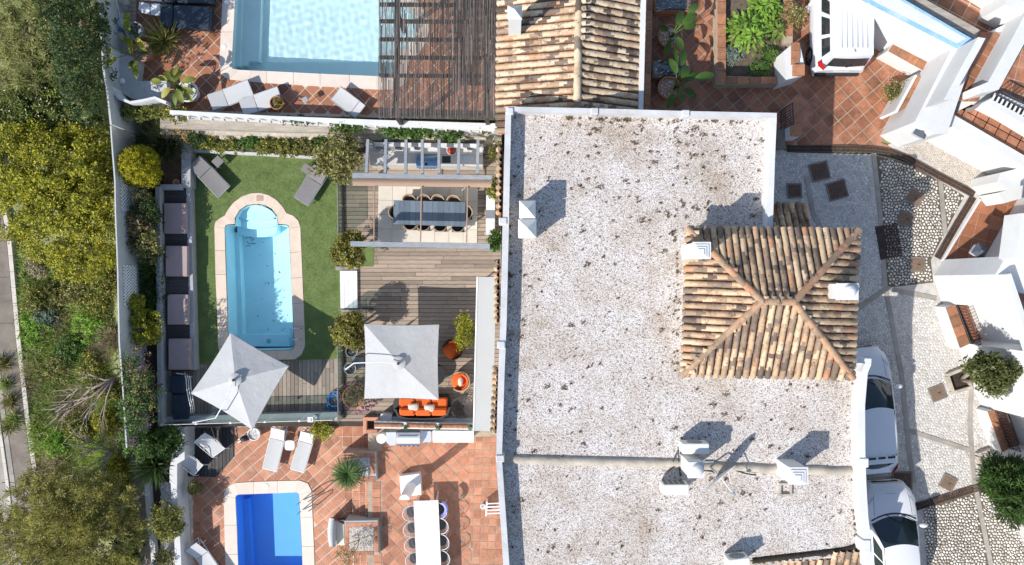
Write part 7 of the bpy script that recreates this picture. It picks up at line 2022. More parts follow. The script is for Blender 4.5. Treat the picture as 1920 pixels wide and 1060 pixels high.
def car(label, loc, rz, body, cabin, Lw=(-1.3, 1.28), rear_black=False, kind='hatch', mirror=True, name='parked_car', spoiler=False):
    """x runs from the nose (0) to the tail; body: (x, half width, belt z); cabin keys describe the glasshouse"""
    t = thing(name, label, 'van' if kind == 'van' else 'car', loc, rz)
    tb = smoothtab(body, 40)
    rows = []
    for (x, hw, bz) in tb:
        prof = [(hw * .86, .16), (hw * .97, .30), (hw, .48), (hw * .995, .62 + (bz - .9) * .4), (hw * .965, bz - .09), (hw * .90, bz - .02), (hw * .70, bz + .012), (hw * .35, bz + .03), (0, bz + .035)]
        rows.append([(x, -y, z) for y, z in prof] + [(x, y, z) for y, z in prof[-2::-1]])
    mb = MB(); mb.grid(rows); n = len(rows[0])
    b0 = len(mb.v); mb.add(rows[0], [tuple(range(n))]); mb.add(rows[-1], [tuple(range(n))])
    local('body', mb, M['paint_white'], t, smooth=True)
    mb = MB(); mb.box(((tb[0][0] + tb[-1][0]) / 2, 0, .2), (tb[-1][0] - tb[0][0] - .2, 1.5, .12)); local('underbody', mb, M['plastic_black'], t)
    x0, x1, x2, x3 = cabin['x']                   # windscreen base, roof front, roof rear, rear glass base
    wb, wr, zr = cabin['wb'], cabin['wr'], cabin['zr']; bz0 = interp(body, x0)[1] + .02; bz3 = interp(body, x3)[1] + .02
    bowf, bowr = cabin.get('bow', (.16, .12))
    N = 12
    def cross(x, w, z, bow, crown_):
        return [(x + bow * (abs(2 * j / N - 1) ** 2), w * (2 * j / N - 1), z - crown_ * (abs(2 * j / N - 1) ** 2.5)) for j in range(N + 1)]
    def sheetlerp(a, b, k, bulge=.0):
        return [[tuple(Vector(p).lerp(Vector(q), i / k) + Vector((0, 0, bulge * math.sin(math.pi * i / k)))) for p, q in zip(a, b)] for i in range(k + 1)]
    ws0 = cross(x0, wb, bz0, bowf, .03); ws1 = cross(x1, wr, zr - .03, bowf * .55, .05)
    r2 = cross(x2, wr * .97, zr - .04, -bowr * .4, .05); rg = cross(x3, wb * .93, bz3, -bowr, .03)
    mb = MB(); mb.grid(sheetlerp(ws0, ws1, 5, .03)); local('windscreen', mb, M['car_glass'], t, smooth=True)
    mb = MB(); mb.grid(sheetlerp(ws1, r2, 8, .045)); local('roof', mb, M['paint_white'], t, smooth=True)
    mb = MB(); mb.grid(sheetlerp(r2, rg, 5, .03)); local('rear_window', mb, M['car_glass'] if not cabin.get('rear_paint') else M['paint_white'], t, smooth=True)
    for s, j in ((-1, 0), (1, N)):
        lo = [Vector(ws0[j]), Vector(rg[j])]; up_ = [Vector(ws1[j]), Vector(r2[j])]
        def side(u, v):
            lx = lo[0].lerp(lo[1], u); lx.z = max(lx.z, interp(body, lx.x)[1] - .01); ly = interp(body, lx.x)[0] * .9; lx.y = s * min(ly, wb * 1.04)
            ux = up_[0].lerp(up_[1], u); return lx.lerp(ux, v)
        mb = MB(); mb.grid([[side(i / 16, v / 3) for v in range(4)] for i in range(17)]); local('side_panel', mb, M['paint_white'], t, smooth=True)
        off = Vector((0, s * .008, .004))
        for (a, b) in cabin['win']:
            mb = MB(); mb.grid([[side(a + (b - a) * i / 6, .12 + .72 * v / 2) + off for v in range(3)] for i in range(7)]); local('side_window', mb, M['car_glass'], t, smooth=True)
        mb = MB(); mb.tube([Vector(ws1[j]) + Vector((.02, 0, .012)), Vector(r2[j]) + Vector((0, 0, .012))], .012, 4); local('roof_gutter', mb, M['plastic_black'] if kind != 'van' else M['paint_white'], t)
        if mirror:
            mx = x0 + .38; hw = interp(body, mx)[0]; mb = MB()
            mb.lathe((mx, s * (hw + .09), bz0 + .02), [(.02, -.06), (.1, -.03), (.11, .04), (.06, .09), (.01, .1)], 12, .75, 1.35); mb.tube([(mx + .02, s * hw * .93, bz0 - .03), (mx, s * (hw + .1), bz0 + .01)], .03, 5); local('mirror', mb, M['paint_white'], t, smooth=True)
        for wx in Lw:
            hw = interp(body, wx)[0]
            mb = MB()
            P_ = [(hw - .2, .30), (hw - .01, .32), (hw + .012, .30), (hw + .012, .2)]
            rr_ = []
            for k in range(25):
                a = 2 * math.pi * k / 24; rr_.append([(wx + r_ * math.cos(a), s * y, .32 + r_ * math.sin(a)) for y, r_ in P_])
            mb.grid(rr_); w_ = local('wheel', mb, M['tyre'], t, smooth=True)
            mb = MB()
            for k in range(7):
                a = 2 * math.pi * k / 7; mb.add([(wx + .03 * math.cos(a + 1.57), s * (hw + .016), .32 + .03 * math.sin(a + 1.57)), (wx + .2 * math.cos(a + .14), s * (hw + .014), .32 + .2 * math.sin(a + .14)), (wx + .2 * math.cos(a - .14), s * (hw + .014), .32 + .2 * math.sin(a - .14)), (wx - .03 * math.cos(a + 1.57), s * (hw + .016), .32 - .03 * math.sin(a + 1.57))], [(0, 1, 2, 3)])
            c_ = MB(); o = bpy.data.objects
            r_o = local('rim', mb, M['alloy'], w_); 
        # lights
        fx = tb[2][0]; hw = tb[2][1]; z = interp(body, fx)[1]
        mb = MB(); q = [interp(tb, fx + d) for d in (.02, .2, .42)]
        mb.grid([[(fx + .02, s * q[0][0] * .55, z - .06), (fx + .2, s * q[1][0] * .72, q[1][1] + .015 - .0), (fx + .42, s * q[2][0] * .88, q[2][1] + .012)], [(fx - .0, s * q[0][0] * .93, z - .1), (fx + .2, s * q[1][0] * .97, q[1][1] - .04), (fx + .42, s * q[2][0] * .975, q[2][1] - .03)]]); local('headlight', mb, M['lamp_clear'], t, smooth=True)
        ex = tb[-2][0]; hw = tb[-2][1]
        mb = MB(); ht = cabin.get('tail', (.62, .92)); mb.grid([[(ex - .16, s * (hw + .03) * 1.0, ht[0]), (ex - .16, s * (hw + .02), ht[1])], [(ex - .02, s * (hw + .012), ht[0]), (ex - .05, s * (hw + .0), ht[1])], [(ex + .13, s * hw * .8, ht[0]), (ex + .1, s * hw * .82, ht[1])]]); local('tail_light', mb, M['lamp_red'], t, smooth=True)
    mb = MB()
    for s in (-1, 1): mb.tube([(.3 + (x0 - .3) * k / 6, s * interp(tb, .3 + (x0 - .3) * k / 6)[0] * .72, interp(tb, .3 + (x0 - .3) * k / 6)[1] + .012) for k in range(7)], .006, 4)
    q0 = interp(tb, .3); mb.tube([(.3 + .03 * (abs(j / 4 - 1) ** 2), q0[0] * .72 * (j / 4 - 1), q0[1] + .036 - .024 * abs(j / 4 - 1)) for j in range(9)], .006, 4)
    local('bonnet_gap', mb, M['plastic_black'], t)
    g = tb[1]; mb = MB(); mb.box((tb[0][0] - .005, 0, interp(body, tb[0][0])[1] - .2), (.04, g[1] * 1.35, .14), 0, .015); local('grille', mb, M['plastic_black'], t)
    mb = MB(); mb.box((tb[0][0] - .012, 0, .36), (.03, .5, .11)); local('number_plate', mb, M['white_metal'], t)
    mb = MB()
    for s in (-.25, .3): mb.tube([(x0 - .02, s, bz0 + .035), (x0 + .22, s + .42, bz0 + .16)], .012, 4)
    local('wiper', mb, M['plastic_black'], t)
    mb = MB(); mb.tube([(x0 - .06 + bowf * (abs(j / 6 - 1) ** 2), wb * (j / 6 - 1) * 1.0, bz0 + .012 - .02 * abs(j / 6 - 1)) for j in range(13)], .03, 4); local('cowl', mb, M['plastic_black'], t)
    if spoiler:
        mb = MB(); mb.box((x2 + .1, 0, zr - .03), (.24, wr * 1.75, .04), 0, .015); sp = local('spoiler', mb, M['paint_white'], t)
        for y in (-.32, 0, .32):
            mb = MB(); mb.box((x2 + .02, y, zr - .004), (.07, .24, .01)); local('spoiler_slot', mb, M['plastic_black'], sp)
    mb = MB(); mb.tube([(x2 - .18, 0, zr), (x2 - .1, 0, zr + .03), (x2 - .06, 0, zr + .09)], [.03, .025, .005], 6); local('aerial', mb, M['paint_white'], t)
    return t
hatch_body = [(0, .52, .62), (.05, .66, .70), (.18, .77, .78), (.4, .84, .84), (.8, .885, .90), (1.2, .90, .95), (2.0, .905, .97), (3.0, .90, .98), (3.6, .88, .97), (3.95, .83, .93), (4.12, .76, .85), (4.2, .68, .74)]
hatch_cab = {'x': (1.02, 1.85, 3.55, 4.0), 'wb': .76, 'wr': .585, 'zr': 1.46, 'win': ((.13, .36), (.39, .62), (.66, .80)), 'bow': (.22, .14)}
p = W(1662, 905, ZS + .6); p.z = ZS + .03
car('white parked car with wide windscreen below the black cover', p, math.radians(-87 + 180 - 180), hatch_body, hatch_cab, Lw=(.82, 3.4))
p = W(1613, 652, ZS + .6); p.z = ZS + .03
car('white parked car half hidden by the roof edge, with black tail glass', p, math.radians(-85), [(a * 1.03, b, c) for a, b, c in hatch_body], dict(hatch_cab, x=(1.0, 1.95, 3.62, 4.15)), Lw=(.84, 3.5), spoiler=True)
van_body = [(0, .62, .75), (.08, .72, .88), (.3, .80, .98), (.7, .86, 1.05), (1.2, .885, 1.08), (2.5, .89, 1.08), (3.6, .885, 1.08), (4.0, .86, 1.06), (4.1, .83, 1.0), (4.16, .78, .8)]
van_cab = {'x': (.95, 1.75, 3.92, 4.1), 'wb': .84, 'wr': .70, 'zr': 1.82, 'win': ((.16, .36), (.42, .65), (.70, .92)), 'bow': (.2, .08), 'tail': (.98, 1.22), 'rear_paint': True}
p = W(1560, 141, ZS + .35); 
vx, vy = p.x + .08, p.y + 4.16
vn = car('white panel van with roof ribs parked beside the flower bed', (vx, vy, ZS + .03), math.radians(-90), van_body, van_cab, Lw=(.85, 3.5), kind='van', name='parked_van')
mb = MB()
for k in range(6): mb.box((2.85, -.42 + k * .168, 1.866 - .03 * abs(k - 2.5) / 2.5), (1.7, .04, .003))
local('roof_rib', mb, M['paint_white'], vn)
mb = MB(); N = 10
def vr(u, v):                                   # the van's tailgate, u across, v down
    top = Vector((3.955 - .03 * (2 * u - 1) ** 2, .66 * (2 * u - 1), 1.77 - .04 * abs(2 * u - 1) ** 2.5)); bot = Vector((4.135 - .06 * (2 * u - 1) ** 2, .76 * (2 * u - 1), 1.12))
    return top.lerp(bot, v)
mb.grid([[vr(.06 + .88 * j / N, .22 + .68 * i / 3) + Vector((.012, 0, .012)) for j in range(N + 1)] for i in range(4)]); local('tailgate_window', mb, M['car_glass'], vn, smooth=True)
mb = MB(); mb.tube([vr(.5, .9) + Vector((.03, 0, .02)), vr(.62, .72) + Vector((.04, 0, .03))], .014, 4); local('rear_wiper', mb, M['plastic_black'], vn)
mb = MB(); mb.box((4.19, 0, .5), (.1, 1.5, .22), 0, .03); local('bumper', mb, M['plastic_black'], vn)
mb = MB(); mb.box((4.19, 0, .9), (.02, .52, .11)); local('number_plate', mb, M['white_metal'], vn)

# ================================================================== PLANTS
def bush(name, label, cat, ells, ncl, per, cs, ll, lw, m, base, mode='leaf', group=None, inner=.5, limbs=4, r=.03, upbias=.25, extra=None):
    t = thing(name, label, cat, base, 0, group)
    base = Vector(base)
    trunk(t, base, [Vector(e[0]) + Vector((R.uniform(-.3, .3) * e[1][0], R.uniform(-.3, .3) * e[1][1], 0)) for e in (ells * limbs)[:max(limbs, len(ells))]], r)
    crown(ells, ncl, per, cs, ll, lw, m, t, mode=mode, inner=inner, upbias=upbias)
    if extra: crown(*extra[:6], extra[6], t, name='blossom' if extra[6] is L['pink'] else 'crown', mode=mode, inner=inner)
    return t
def E(px, py, z, rx, ry, rz): return (tuple(W(px, py, z)), (rx, ry, rz))

# clipped trees by the glass rail
for (x, y, lab) in ((653, 470, 'clipped bushy tree with pale blossoms at the corner of the pergola, northern of two'), (655, 621, 'clipped bushy tree with pale blossoms above the two grey pots, southern of two')):
    b = W(x + 8, y - 2, .02)
    ee = [E(x - 2, y, 1.4, .66, .64, .5), E(x + 12, y + 16, 1.3, .4, .4, .35), E(x + 8, y - 19, 1.35, .45, .38, .35)]
    bush('clipped_tree', lab, 'tree', ee, 420, 26, .10, .085, .04, L['box'], b, group='clipped trees along the deck edge', inner=.35, r=.04)
bush('golden_shrub', 'dense golden round conifer shrub beside the lattice wall', 'shrub', [E(261, 311, 1.55, .76, .74, .78), E(277, 324, 1.4, .5, .56, .6), E(252, 326, 1.35, .5, .5, .6), E(273, 298, 1.4, .5, .45, .6)], 1500, 22, .07, .06, .022, L['gold'], W(275, 318, .5), inner=.8, r=.06)
t_ = thing('lemon_tree', 'leafy lemon tree overhanging the eastern grey lounger', 'tree', W(640, 300, .1))
trunk(t_, W(640, 298, .1), [W(625, 292, 2.0), W(650, 300, 2.2), W(632, 318, 1.9), W(655, 275, 2.0), W(610, 312, 1.7)], .07)
crown([E(632, 300, 2.0, .75, .65, .45), E(652, 290, 2.1, .6, .7, .4), E(612, 312, 1.8, .6, .4, .35), E(634, 268, 1.9, .5, .5, .4), E(640, 330, 1.8, .5, .4, .3), E(606, 288, 1.7, .4, .4, .3)], 330, 20, .13, .12, .05, L['olive'], t_, inner=.3)
# hedge in the north bed: separate shrubs
hed = [(395, 268, .5, L['hedge'], 'yellow flowering'), (428, 272, .55, L['hedge'], 'dense green'), (468, 270, .5, L['mid'], 'dark green'), (503, 274, .55, L['hedge'], 'yellow-tipped green'), (538, 278, .6, L['hedge'], 'tall leafy green'), (572, 272, .55, L['olive'], 'olive coloured'), (598, 268, .5, L['mid'], 'dark leafy')]
for i, (x, y, r, m, w) in enumerate(hed):
    where = ('above the tiny shaded side table', 'second from the west in the hedge', 'in the middle west of the hedge', 'in the middle of the hedge', 'in the middle east of the hedge', 'next to the grey slatted table', 'closest to the lemon tree')[i]
    bush('hedge_shrub', w + ' shrub ' + where, 'shrub', [E(x, y, .75, r, r * .7, .5), E(x + 10, y - 6, .8, r * .7, r * .5, .45)], 130, 22, .10, .085, .045, m, W(x, y, .15), inner=.3, group='hedge shrubs below the stone wall')
for (x, y, r, m, lab) in ((352, 250, .55, L['russet'], 'russet shrub at the west end of the stone wall'), (374, 262, .45, L['dark'], 'dark shrub at the west end of the hedge bed')):
    bush('hedge_shrub', lab, 'shrub', [E(x, y, .9, r, r * .7, .5)], 130, 22, .1, .08, .045, m, W(x, y, .15), inner=.3)
# climbers along the top of the north wall
for (x, y, rx, ry, n, m, lab) in ((262, 212, 1.1, .35, 200, L['hedge'], 'climber sprawling over the white corner wall at the west end'), (330, 214, .7, .3, 80, L['hedge'], 'climber at the west start of the white rail'), (560, 226, .7, .2, 45, L['mid'], 'thin creeper on the rail above the hedge'), (655, 236, .7, .35, 110, L['mid'], 'creeper on the wall above the lemon tree'), (770, 246, 1.3, .34, 260, L['mid'], 'dense green creeper along the wall above the kitchen'), (848, 258, .5, .25, 60, L['mid'], 'short trailing end of the green creeper by the red bowl'), (905, 246, .5, .16, 24, L['hedge'], 'sparse yellow-flowered creeper near the tile eave')):
    bush('climber', lab, 'climber', [E(x, y, 2.0, rx, ry, .3)], n, 20, .09, .075, .045, m, W(x, y, 1.0), inner=.1, r=.02, group='climbers on the north wall')
# grass clump and others in the shaded corner
gt_ = [W(312 + R.gauss(0, 8), 268 + R.gauss(0, 7), .6) for _ in range(150)]
blades(gt_, 14, 1.15, .016, leafmat('shade_grass', [(0, (.03, .055, .015)), (.6, (.06, .09, .03)), (1, (.2, .19, .12))], .2), .75, name='ornamental_grass', label='dark arching ornamental grass clump in the shaded corner planter', cat='grass')
sh = [(268, 372, .38, L['olive'], 'pale round shrub just south of the golden shrub', .05), (275, 396, .55, L['dark'], 'dark green shrub in the bed by the first daybed', .08), (258, 425, .7, L['russet'], 'cream-leaved sprawling shrub against the grey wall', .09), (270, 452, .65, L['olive'], 'sprawling pale shrub beside the second daybed', .1), (268, 612, .75, L['yellow'], 'yellow-leaved shrub reaching over the wall by the fourth daybed', .1), (255, 570, .35, L['yellow'], 'small yellow sprig of shrub over the lower trellis', .08)]
for (x, y, r, m, lab, ls) in sh:
    bush('bed_shrub', lab, 'shrub', [E(x, y, 1.3, r, r, .5), E(x + 8, y + 18, 1.1, r * .8, r * .8, .4)], 150, 20, .12, ls, ls * .5, m, W(x + 8, y, .55), inner=.2, group='shrubs in the shaded planting bed')
for k, (y0, y1) in enumerate(((470, 520), (520, 560), (560, 600))):
    gt_ = [W(287 + R.gauss(0, 5), R.uniform(y0, y1), .56) for _ in range(26)]
    blades(gt_, 22, .55, .035, L['mid'] if k != 1 else L['dark'], 1.0, name='strap_leaf_plant', label=('strap-leaved green plant beside the second daybed', 'darker strap-leaved plant between second and third daybeds', 'strap-leaved green plant beside the third daybed')[k], cat='plant', group='strap-leaved plants in the shaded bed')
# bougainvillea, cycad-like dark palm, round shrubs at the lower left of the terrace
t_ = bush('bougainvillea', 'straggly bougainvillea with a few pink bracts over the grey wall', 'climber', [E(258, 690, 2.1, .6, 1.0, .5), E(265, 760, 2.0, .7, 1.0, .5), E(280, 725, 1.6, .5, .8, .5)], 200, 14, .16, .07, .04, L['dry'], W(280, 720, .5), inner=.2, limbs=9, r=.03)
crown([E(270, 740, 2.0, .7, 1.2, .5), E(250, 770, 2.2, .5, 1.3, .4), E(255, 830, 1.8, .6, .8, .5), E(245, 690, 2.2, .35, .7, .3)], 330, 16, .15, .08, .05, L['mid'], t_, inner=.2)
crown([E(262, 740, 2.3, .6, 1.3, .4)], 60, 12, .15, .07, .045, L['olive'], t_, inner=.2)
crown([E(251, 830, 2.2, .25, .2, .2), E(285, 795, 2.0, .15, .12, .1), E(262, 690, 2.3, .12, .12, .1)], 12, 10, .09, .06, .04, L['pink'], t_, name='bracts', inner=.2)
bush('round_shrub', 'dense green round shrub at the corner below the navy recliner', 'shrub', [E(304, 832, 1.0, .8, .6, .6), E(320, 818, .9, .5, .4, .4)], 320, 24, .12, .085, .045, L['mid'], W(310, 835, -.5), inner=.4)
dp = thing('yucca', 'dark spiky yucca head beside the folding chair', 'yucca', W(295, 880, -.6))
mb = MB(); b = W(298, 878, -.6); mb.tube([b, W(296, 876, 1.0)], .09, 7); obj('trunk', mb, M['wood_bark'], dp)
B = [W(292, 872, 1.1)] * 60
blades(B, 5, .95, .055, L['dark'], 1.2, dp, 'blade_leaf', .04)
bush('globe_shrub', 'small round olive shrub at the end of the white wall by the blue pool', 'shrub', [E(366, 915, -.45, .26, .26, .24)], 260, 16, .06, .05, .025, L['olive'], W(367, 914, ZL), inner=.75)
bush('bed_shrub', 'sprawling yellowish shrub over the white gravel bed, larger one', 'shrub', [E(312, 975, .3, .75, .8, .5), E(322, 990, .3, .5, .5, .4)], 230, 20, .13, .085, .045, L['hedge'], W(318, 985, -.6), inner=.25)
bush('bed_shrub', 'small yellow shrub at the bottom of the white gravel bed', 'shrub', [E(308, 1050, .0, .5, .5, .3)], 90, 18, .11, .08, .04, L['olive'], W(310, 1050, -.6), inner=.3)
t_ = bush('yellow_shrub', 'yellow-green shrub in the white pot by the south rail', 'shrub', [E(604, 808, -.0, .5, .4, .3)], 90, 18, .1, .08, .035, L['yellow'], W(617, 801, ZL + .45), inner=.2, r=.015)
t_ = bush('yellow_pot_shrub', 'bright yellow-green shrub beside the deep orange tub chair', 'shrub', [E(873, 625, 1.5, .42, .55, .4), E(868, 600, 1.3, .35, .3, .3), E(865, 640, 1.2, .35, .3, .3)], 110, 16, .13, .13, .035, L['yellow'], W(880, 622, .4), inner=.2, r=.02)
potted(882, 622, .02, .3, .5, M['pot_grey'], 'grey pot under the bright yellow-green shrub', mat_fill=M['soil'])
for (x, y, lab) in ((927, 352, 'green shrub on the white bench end by the tile eave'), (929, 452, 'green shrub at the south end of the white bench')):
    bush('wall_shrub', lab, 'shrub', [E(x, y, 1.0, .3, .42, .35)], 150, 18, .09, .075, .045, L['mid'] if y > 400 else L['hedge'], W(x, y, .02), inner=.3, r=.02)
bush('wall_shrub', 'slender yellow-flowered shrub between the kitchen and the tile eave', 'shrub', [E(928, 285, 1.4, .25, .5, .5)], 60, 12, .09, .07, .035, L['hedge'], W(926, 290, .02), inner=.2, r=.02)

# potted plants of the upper terrace
potted(266, 67, ZU, .33, .6, M['pot_grey'], 'grey pot of dark soil left of the spiky plant', mat_fill=M['soil'])
potted(278, 104, ZU, .38, .5, M['pot_terra'], 'terracotta pot with white stones under the banana leaves')
potted(362, 178, ZU, .40, .55, M['pot_white'], 'pale pot at the foot of the striped-leaf plant', mat_fill=M['soil'])
potted(332, 192, ZU, .40, .45, M['pot_terra'], 'terracotta pot beside the striped-leaf plant')
potted(525, 198, ZU, .26, .45, M['pot_terra'], 'small terracotta pot with a sprig beside the middle lounger', mat_fill=M['soil'])
bigleaf(276, 100, ZU + .5, [(112, .55, .65, .3, .9), (150, .4, .45, .2, .6), (-150, .85, .6, .26, .8), (-172, .95, .5, .24, .7), (-100, .5, .6, .24, .6), (-120, .5, .4, .2, .5)], 'banana-like plant with yellowing leaves over the curved white wall', ly)
bigleaf(262, 66, ZU + .5, [(100, .15, .5, .26, .8), (130, .2, .35, .16, .5), (-95, .3, .6, .2, .6), (-60, .35, .5, .22, .5)], 'young banana-like plant in the grey pot', ly)
bigleaf(345, 170, ZU + .5, [(120, .15, .5, .2, .9), (100, .1, .6, .28, .8), (150, .3, .45, .18, .8), (60, .15, .5, .22, .9), (20, .3, .5, .26, .8), (-20, .2, .45, .22, .6), (-70, .15, .5, .26, .7), (-100, .2, .5, .2, .6), (-140, .2, .5, .24, .8), (170, .45, .45, .22, .9), (75, .3, .4, .16, 1.0), (-45, .25, .45, .2, .5)], 'striped-leaf plant with yellow-green blades by the planted pot', leafmat('striped_big_leaf', [(0, (.12, .17, .02)), (.6, (.25, .27, .05)), (1, (.45, .42, .1))], .3))
blades([W(311, 80, ZU + .15)] * 20, 16, .85, .03, L['striped'], .95, name='spiky_plant', label='round spiky variegated grass plant on the terracotta terrace', cat='plant')
blades([W(520 + R.gauss(0, 2), 194 + R.gauss(0, 2), ZU + .42) for _ in range(10)], 8, .25, .03, L['hedge'], .9, name='potted_sprig', label='small green sprig in the terracotta pot by the middle lounger', cat='plant')
tl = thing('solar_lamp', 'small square pale garden light on a stake between the loungers', 'lamp', W(579, 193, ZU))
mb = MB(); c = W(579, 193, ZU); mb.tube([c, c + Vector((0, 0, .45))], .012, 5); obj('stake', mb, M['iron'], tl)
mb = MB(); mb.box((c.x, c.y, ZU + .48), (.2, .2, .06), .5, .015); obj('panel', mb, M['pot_grey'], tl)
sk = thing('pool_skimmer_net', 'white and blue pool skimmer net leaning on the stones', 'pool net', W(226, 42, ZU))
mb = MB(); mb.tube([W(214, -20, ZU + 1.0), W(228, 45, ZU + .35)], .014, 5); obj('pole', mb, M['white_metal'], sk)
mb = MB(); mb.pp([(217, 38), (229, 34), (235, 43), (229, 52), (220, 47)], ZU + .34, ZU + .3); obj('net_frame', mb, mat('pale_net', (.45, .5, .68), .6, .1, 9), sk)
mb = MB(); mb.tube([W(219, 58, ZU + .2), W(230, 55, ZU + .3), W(238, 58, ZU + .2)], .03, 5); obj('handle', mb, M['hose'], sk)
rk = thing('boulder_border', None, None); rk['kind'] = 'structure'
for i in range(46):
    x, y = R.uniform(214, 236), R.uniform(-8, 68); p = W(x, y, ZU + .05); s = R.uniform(.1, .24)
    mb = MB(); mb.lathe((p.x, p.y, ZU), [(s * .7, 0), (s, s * .35), (s * .8, s * .8), (.01, s * .95)], 9, 1, R.uniform(.7, 1.2)); obj('boulder', mb, M['stone'], rk, smooth=True)
bk_ = thing('brick_edging', None, None); bk_['kind'] = 'structure'
for i in range(9):
    obj('brick', MB().pp([(238, -10 + i * 8), (246, -10 + i * 8), (246, -2.6 + i * 8), (238, -2.6 + i * 8)], ZU + .06, ZU), M['mortar_dark'], bk_)
    obj('brick', MB().pp([(246.6, -10 + i * 8), (255, -10 + i * 8), (255, -2.6 + i * 8), (246.6, -2.6 + i * 8)], ZU + .06, ZU), M['mortar_dark'], bk_)

# courtyard pot
potted(1663, 176, ZS, .34, .45, M['pot_terra'], 'terracotta pot with a dry shrub beside the white courtyard wall', mat_fill=M['soil_pale'])
bush('dry_shrub', 'straggly dry shrub in the terracotta pot by the white courtyard wall', 'shrub', [E(1678, 170, ZS + .6, .55, .4, .25)], 80, 14, .13, .07, .03, L['olive'], W(1666, 176, ZS + .4), inner=.1, limbs=8, r=.015)
# street tree with square planter
sp_ = thing('tree_pit', 'square stone-edged tree pit with dark soil on the street', 'planter', W(1802, 707, ZS))
for r_ in (((1776, 702), (1812, 687), (1814, 692), (1778, 707)), ((1784, 735), (1822, 724), (1823, 729), (1786, 740)), ((1776, 707), (1781, 706), (1790, 733), (1785, 735)), ((1812, 692), (1815, 692), (1823, 723), (1819, 724))):
    obj('edging_stone', MB().pp(list(r_), ZS + .18, ZS - .05), M['conduit'], sp_)
obj('soil', MB().sheet(WX([(1779, 706), (1813, 690), (1821, 725), (1787, 737)], ZS + .04), ZS + .045), M['soil'], sp_)
st_ = thing('street_tree', 'bushy green street tree leaning against the white house front', 'tree', W(1812, 706, ZS))
trunk(st_, W(1803, 712, ZS + .03), [W(1840, 690, ZS + 2.6), W(1865, 705, ZS + 2.6), W(1845, 710, ZS + 2.4), W(1835, 675, ZS + 2.3)], .09, M['dead_wood'])
crown([E(1846, 692, ZS + 2.7, .6, .5, .5), E(1868, 706, ZS + 2.8, .55, .5, .5), E(1834, 682, ZS + 2.4, .38, .3, .4), E(1862, 724, ZS + 2.6, .42, .3, .4), E(1876, 688, ZS + 2.7, .4, .25, .3), E(1895, 695, ZS + 3.0, .35, .12, .15), E(1830, 702, ZS + 2.2, .25, .22, .2), E(1850, 672, ZS + 2.6, .3, .16, .2)], 210, 34, .17, .12, .055, L['street'], st_, inner=.25)
cf = thing('conifer', 'dark green feathery conifer at the lower right of the street', 'conifer', W(1872, 912, ZS))
trunk(cf, W(1862, 905, ZS), [W(1895, 912, ZS + 3.2), W(1890, 895, ZS + 2.6), W(1910, 935, ZS + 2.8)], .1)
crown([E(1888, 895, ZS + 2.4, .75, .6, .9), E(1905, 920, ZS + 2.8, .8, .8, 1.0), E(1880, 880, ZS + 1.8, .55, .4, .6), E(1900, 945, ZS + 2.2, .6, .6, .7), E(1870, 905, ZS + 1.4, .4, .5, .5)], 520, 34, .22, .2, .035, L['dark'], cf, mode='needle', inner=.4)
crown([E(1890, 900, ZS + 2.7, .8, .6, .9), E(1905, 925, ZS + 3.0, .8, .8, 1.0)], 150, 26, .16, .16, .03, L['palm'], cf, name='young_growth', mode='needle', inner=.7)
for r_ in (((1833, 851), (1868, 838), (1870, 844), (1836, 857)), ((1833, 857), (1838, 858), (1850, 890), (1846, 892))):
    obj('edging_stone', MB().pp(list(r_), ZS + .2, ZS - .05), M['conduit'], cf)

# ================================================================== HILLSIDE TREES AND SCRUB
def tree(name, label, base, ells, ncl, per, cs, ll, lw, m, mode='leaf', r=.14, inner=.5, group=None, tips=None, bark=None, upbias=.25):
    t = thing(name, label, 'tree', base, 0, group)
    trunk(t, base, tips or [Vector(e[0]) for e in ells], r, bark)
    crown(ells, ncl, per, cs, ll, lw, m, t, mode=mode, inner=inner, upbias=upbias)
    return t
tree('pine_tree', 'pale feathery pine in the upper left corner', W(60, 90, -3), [E(50, 40, .5, 2.2, 1.8, 1.2), E(110, 60, .2, 1.6, 1.8, 1.2), E(30, 130, .3, 1.8, 1.6, 1.0), E(85, 130, .6, 1.3, 1.2, .9), E(70, -20, .2, 2.0, 1.6, 1.0), E(15, 190, -.2, 1.2, 1.3, .9), E(110, 5, 0, 1.4, 1.3, 1.0)], 800, 70, .26, .2, .028, L['palepine'], 'needle', inner=.6)
tree('dark_tree', 'dark evergreen tree against the upper side wall', W(165, 110, -3), [E(150, 55, 4.2, 1.0, 2.2, 1.5), E(160, 115, 3.2, .9, 2.0, 1.4), E(155, 0, 4.2, 1.1, 1.8, 1.5), E(165, 175, 2.0, .8, 1.4, 1.2), E(130, 30, 5.0, 1.0, 1.6, 1.0)], 560, 28, .16, .1, .05, L['dark'], inner=.5)
tree('glossy_tree', 'glossy green tree between the pale pine and the yellow-green tree', W(110, 180, -3), [E(105, 160, 0.3, 1.6, 1.2, .9), E(70, 215, .2, 1.7, 1.1, .9), E(140, 200, -.1, 1.1, 1.4, .9), E(30, 240, 0, 1.3, 1.2, .9)], 420, 56, .24, .12, .06, leafmat('glossy_leaf', [(0, (.045, .075, .018)), (.5, (.12, .16, .035)), (.85, (.24, .27, .06)), (1, (.4, .4, .13))], .25, .35), inner=.62, upbias=.5)
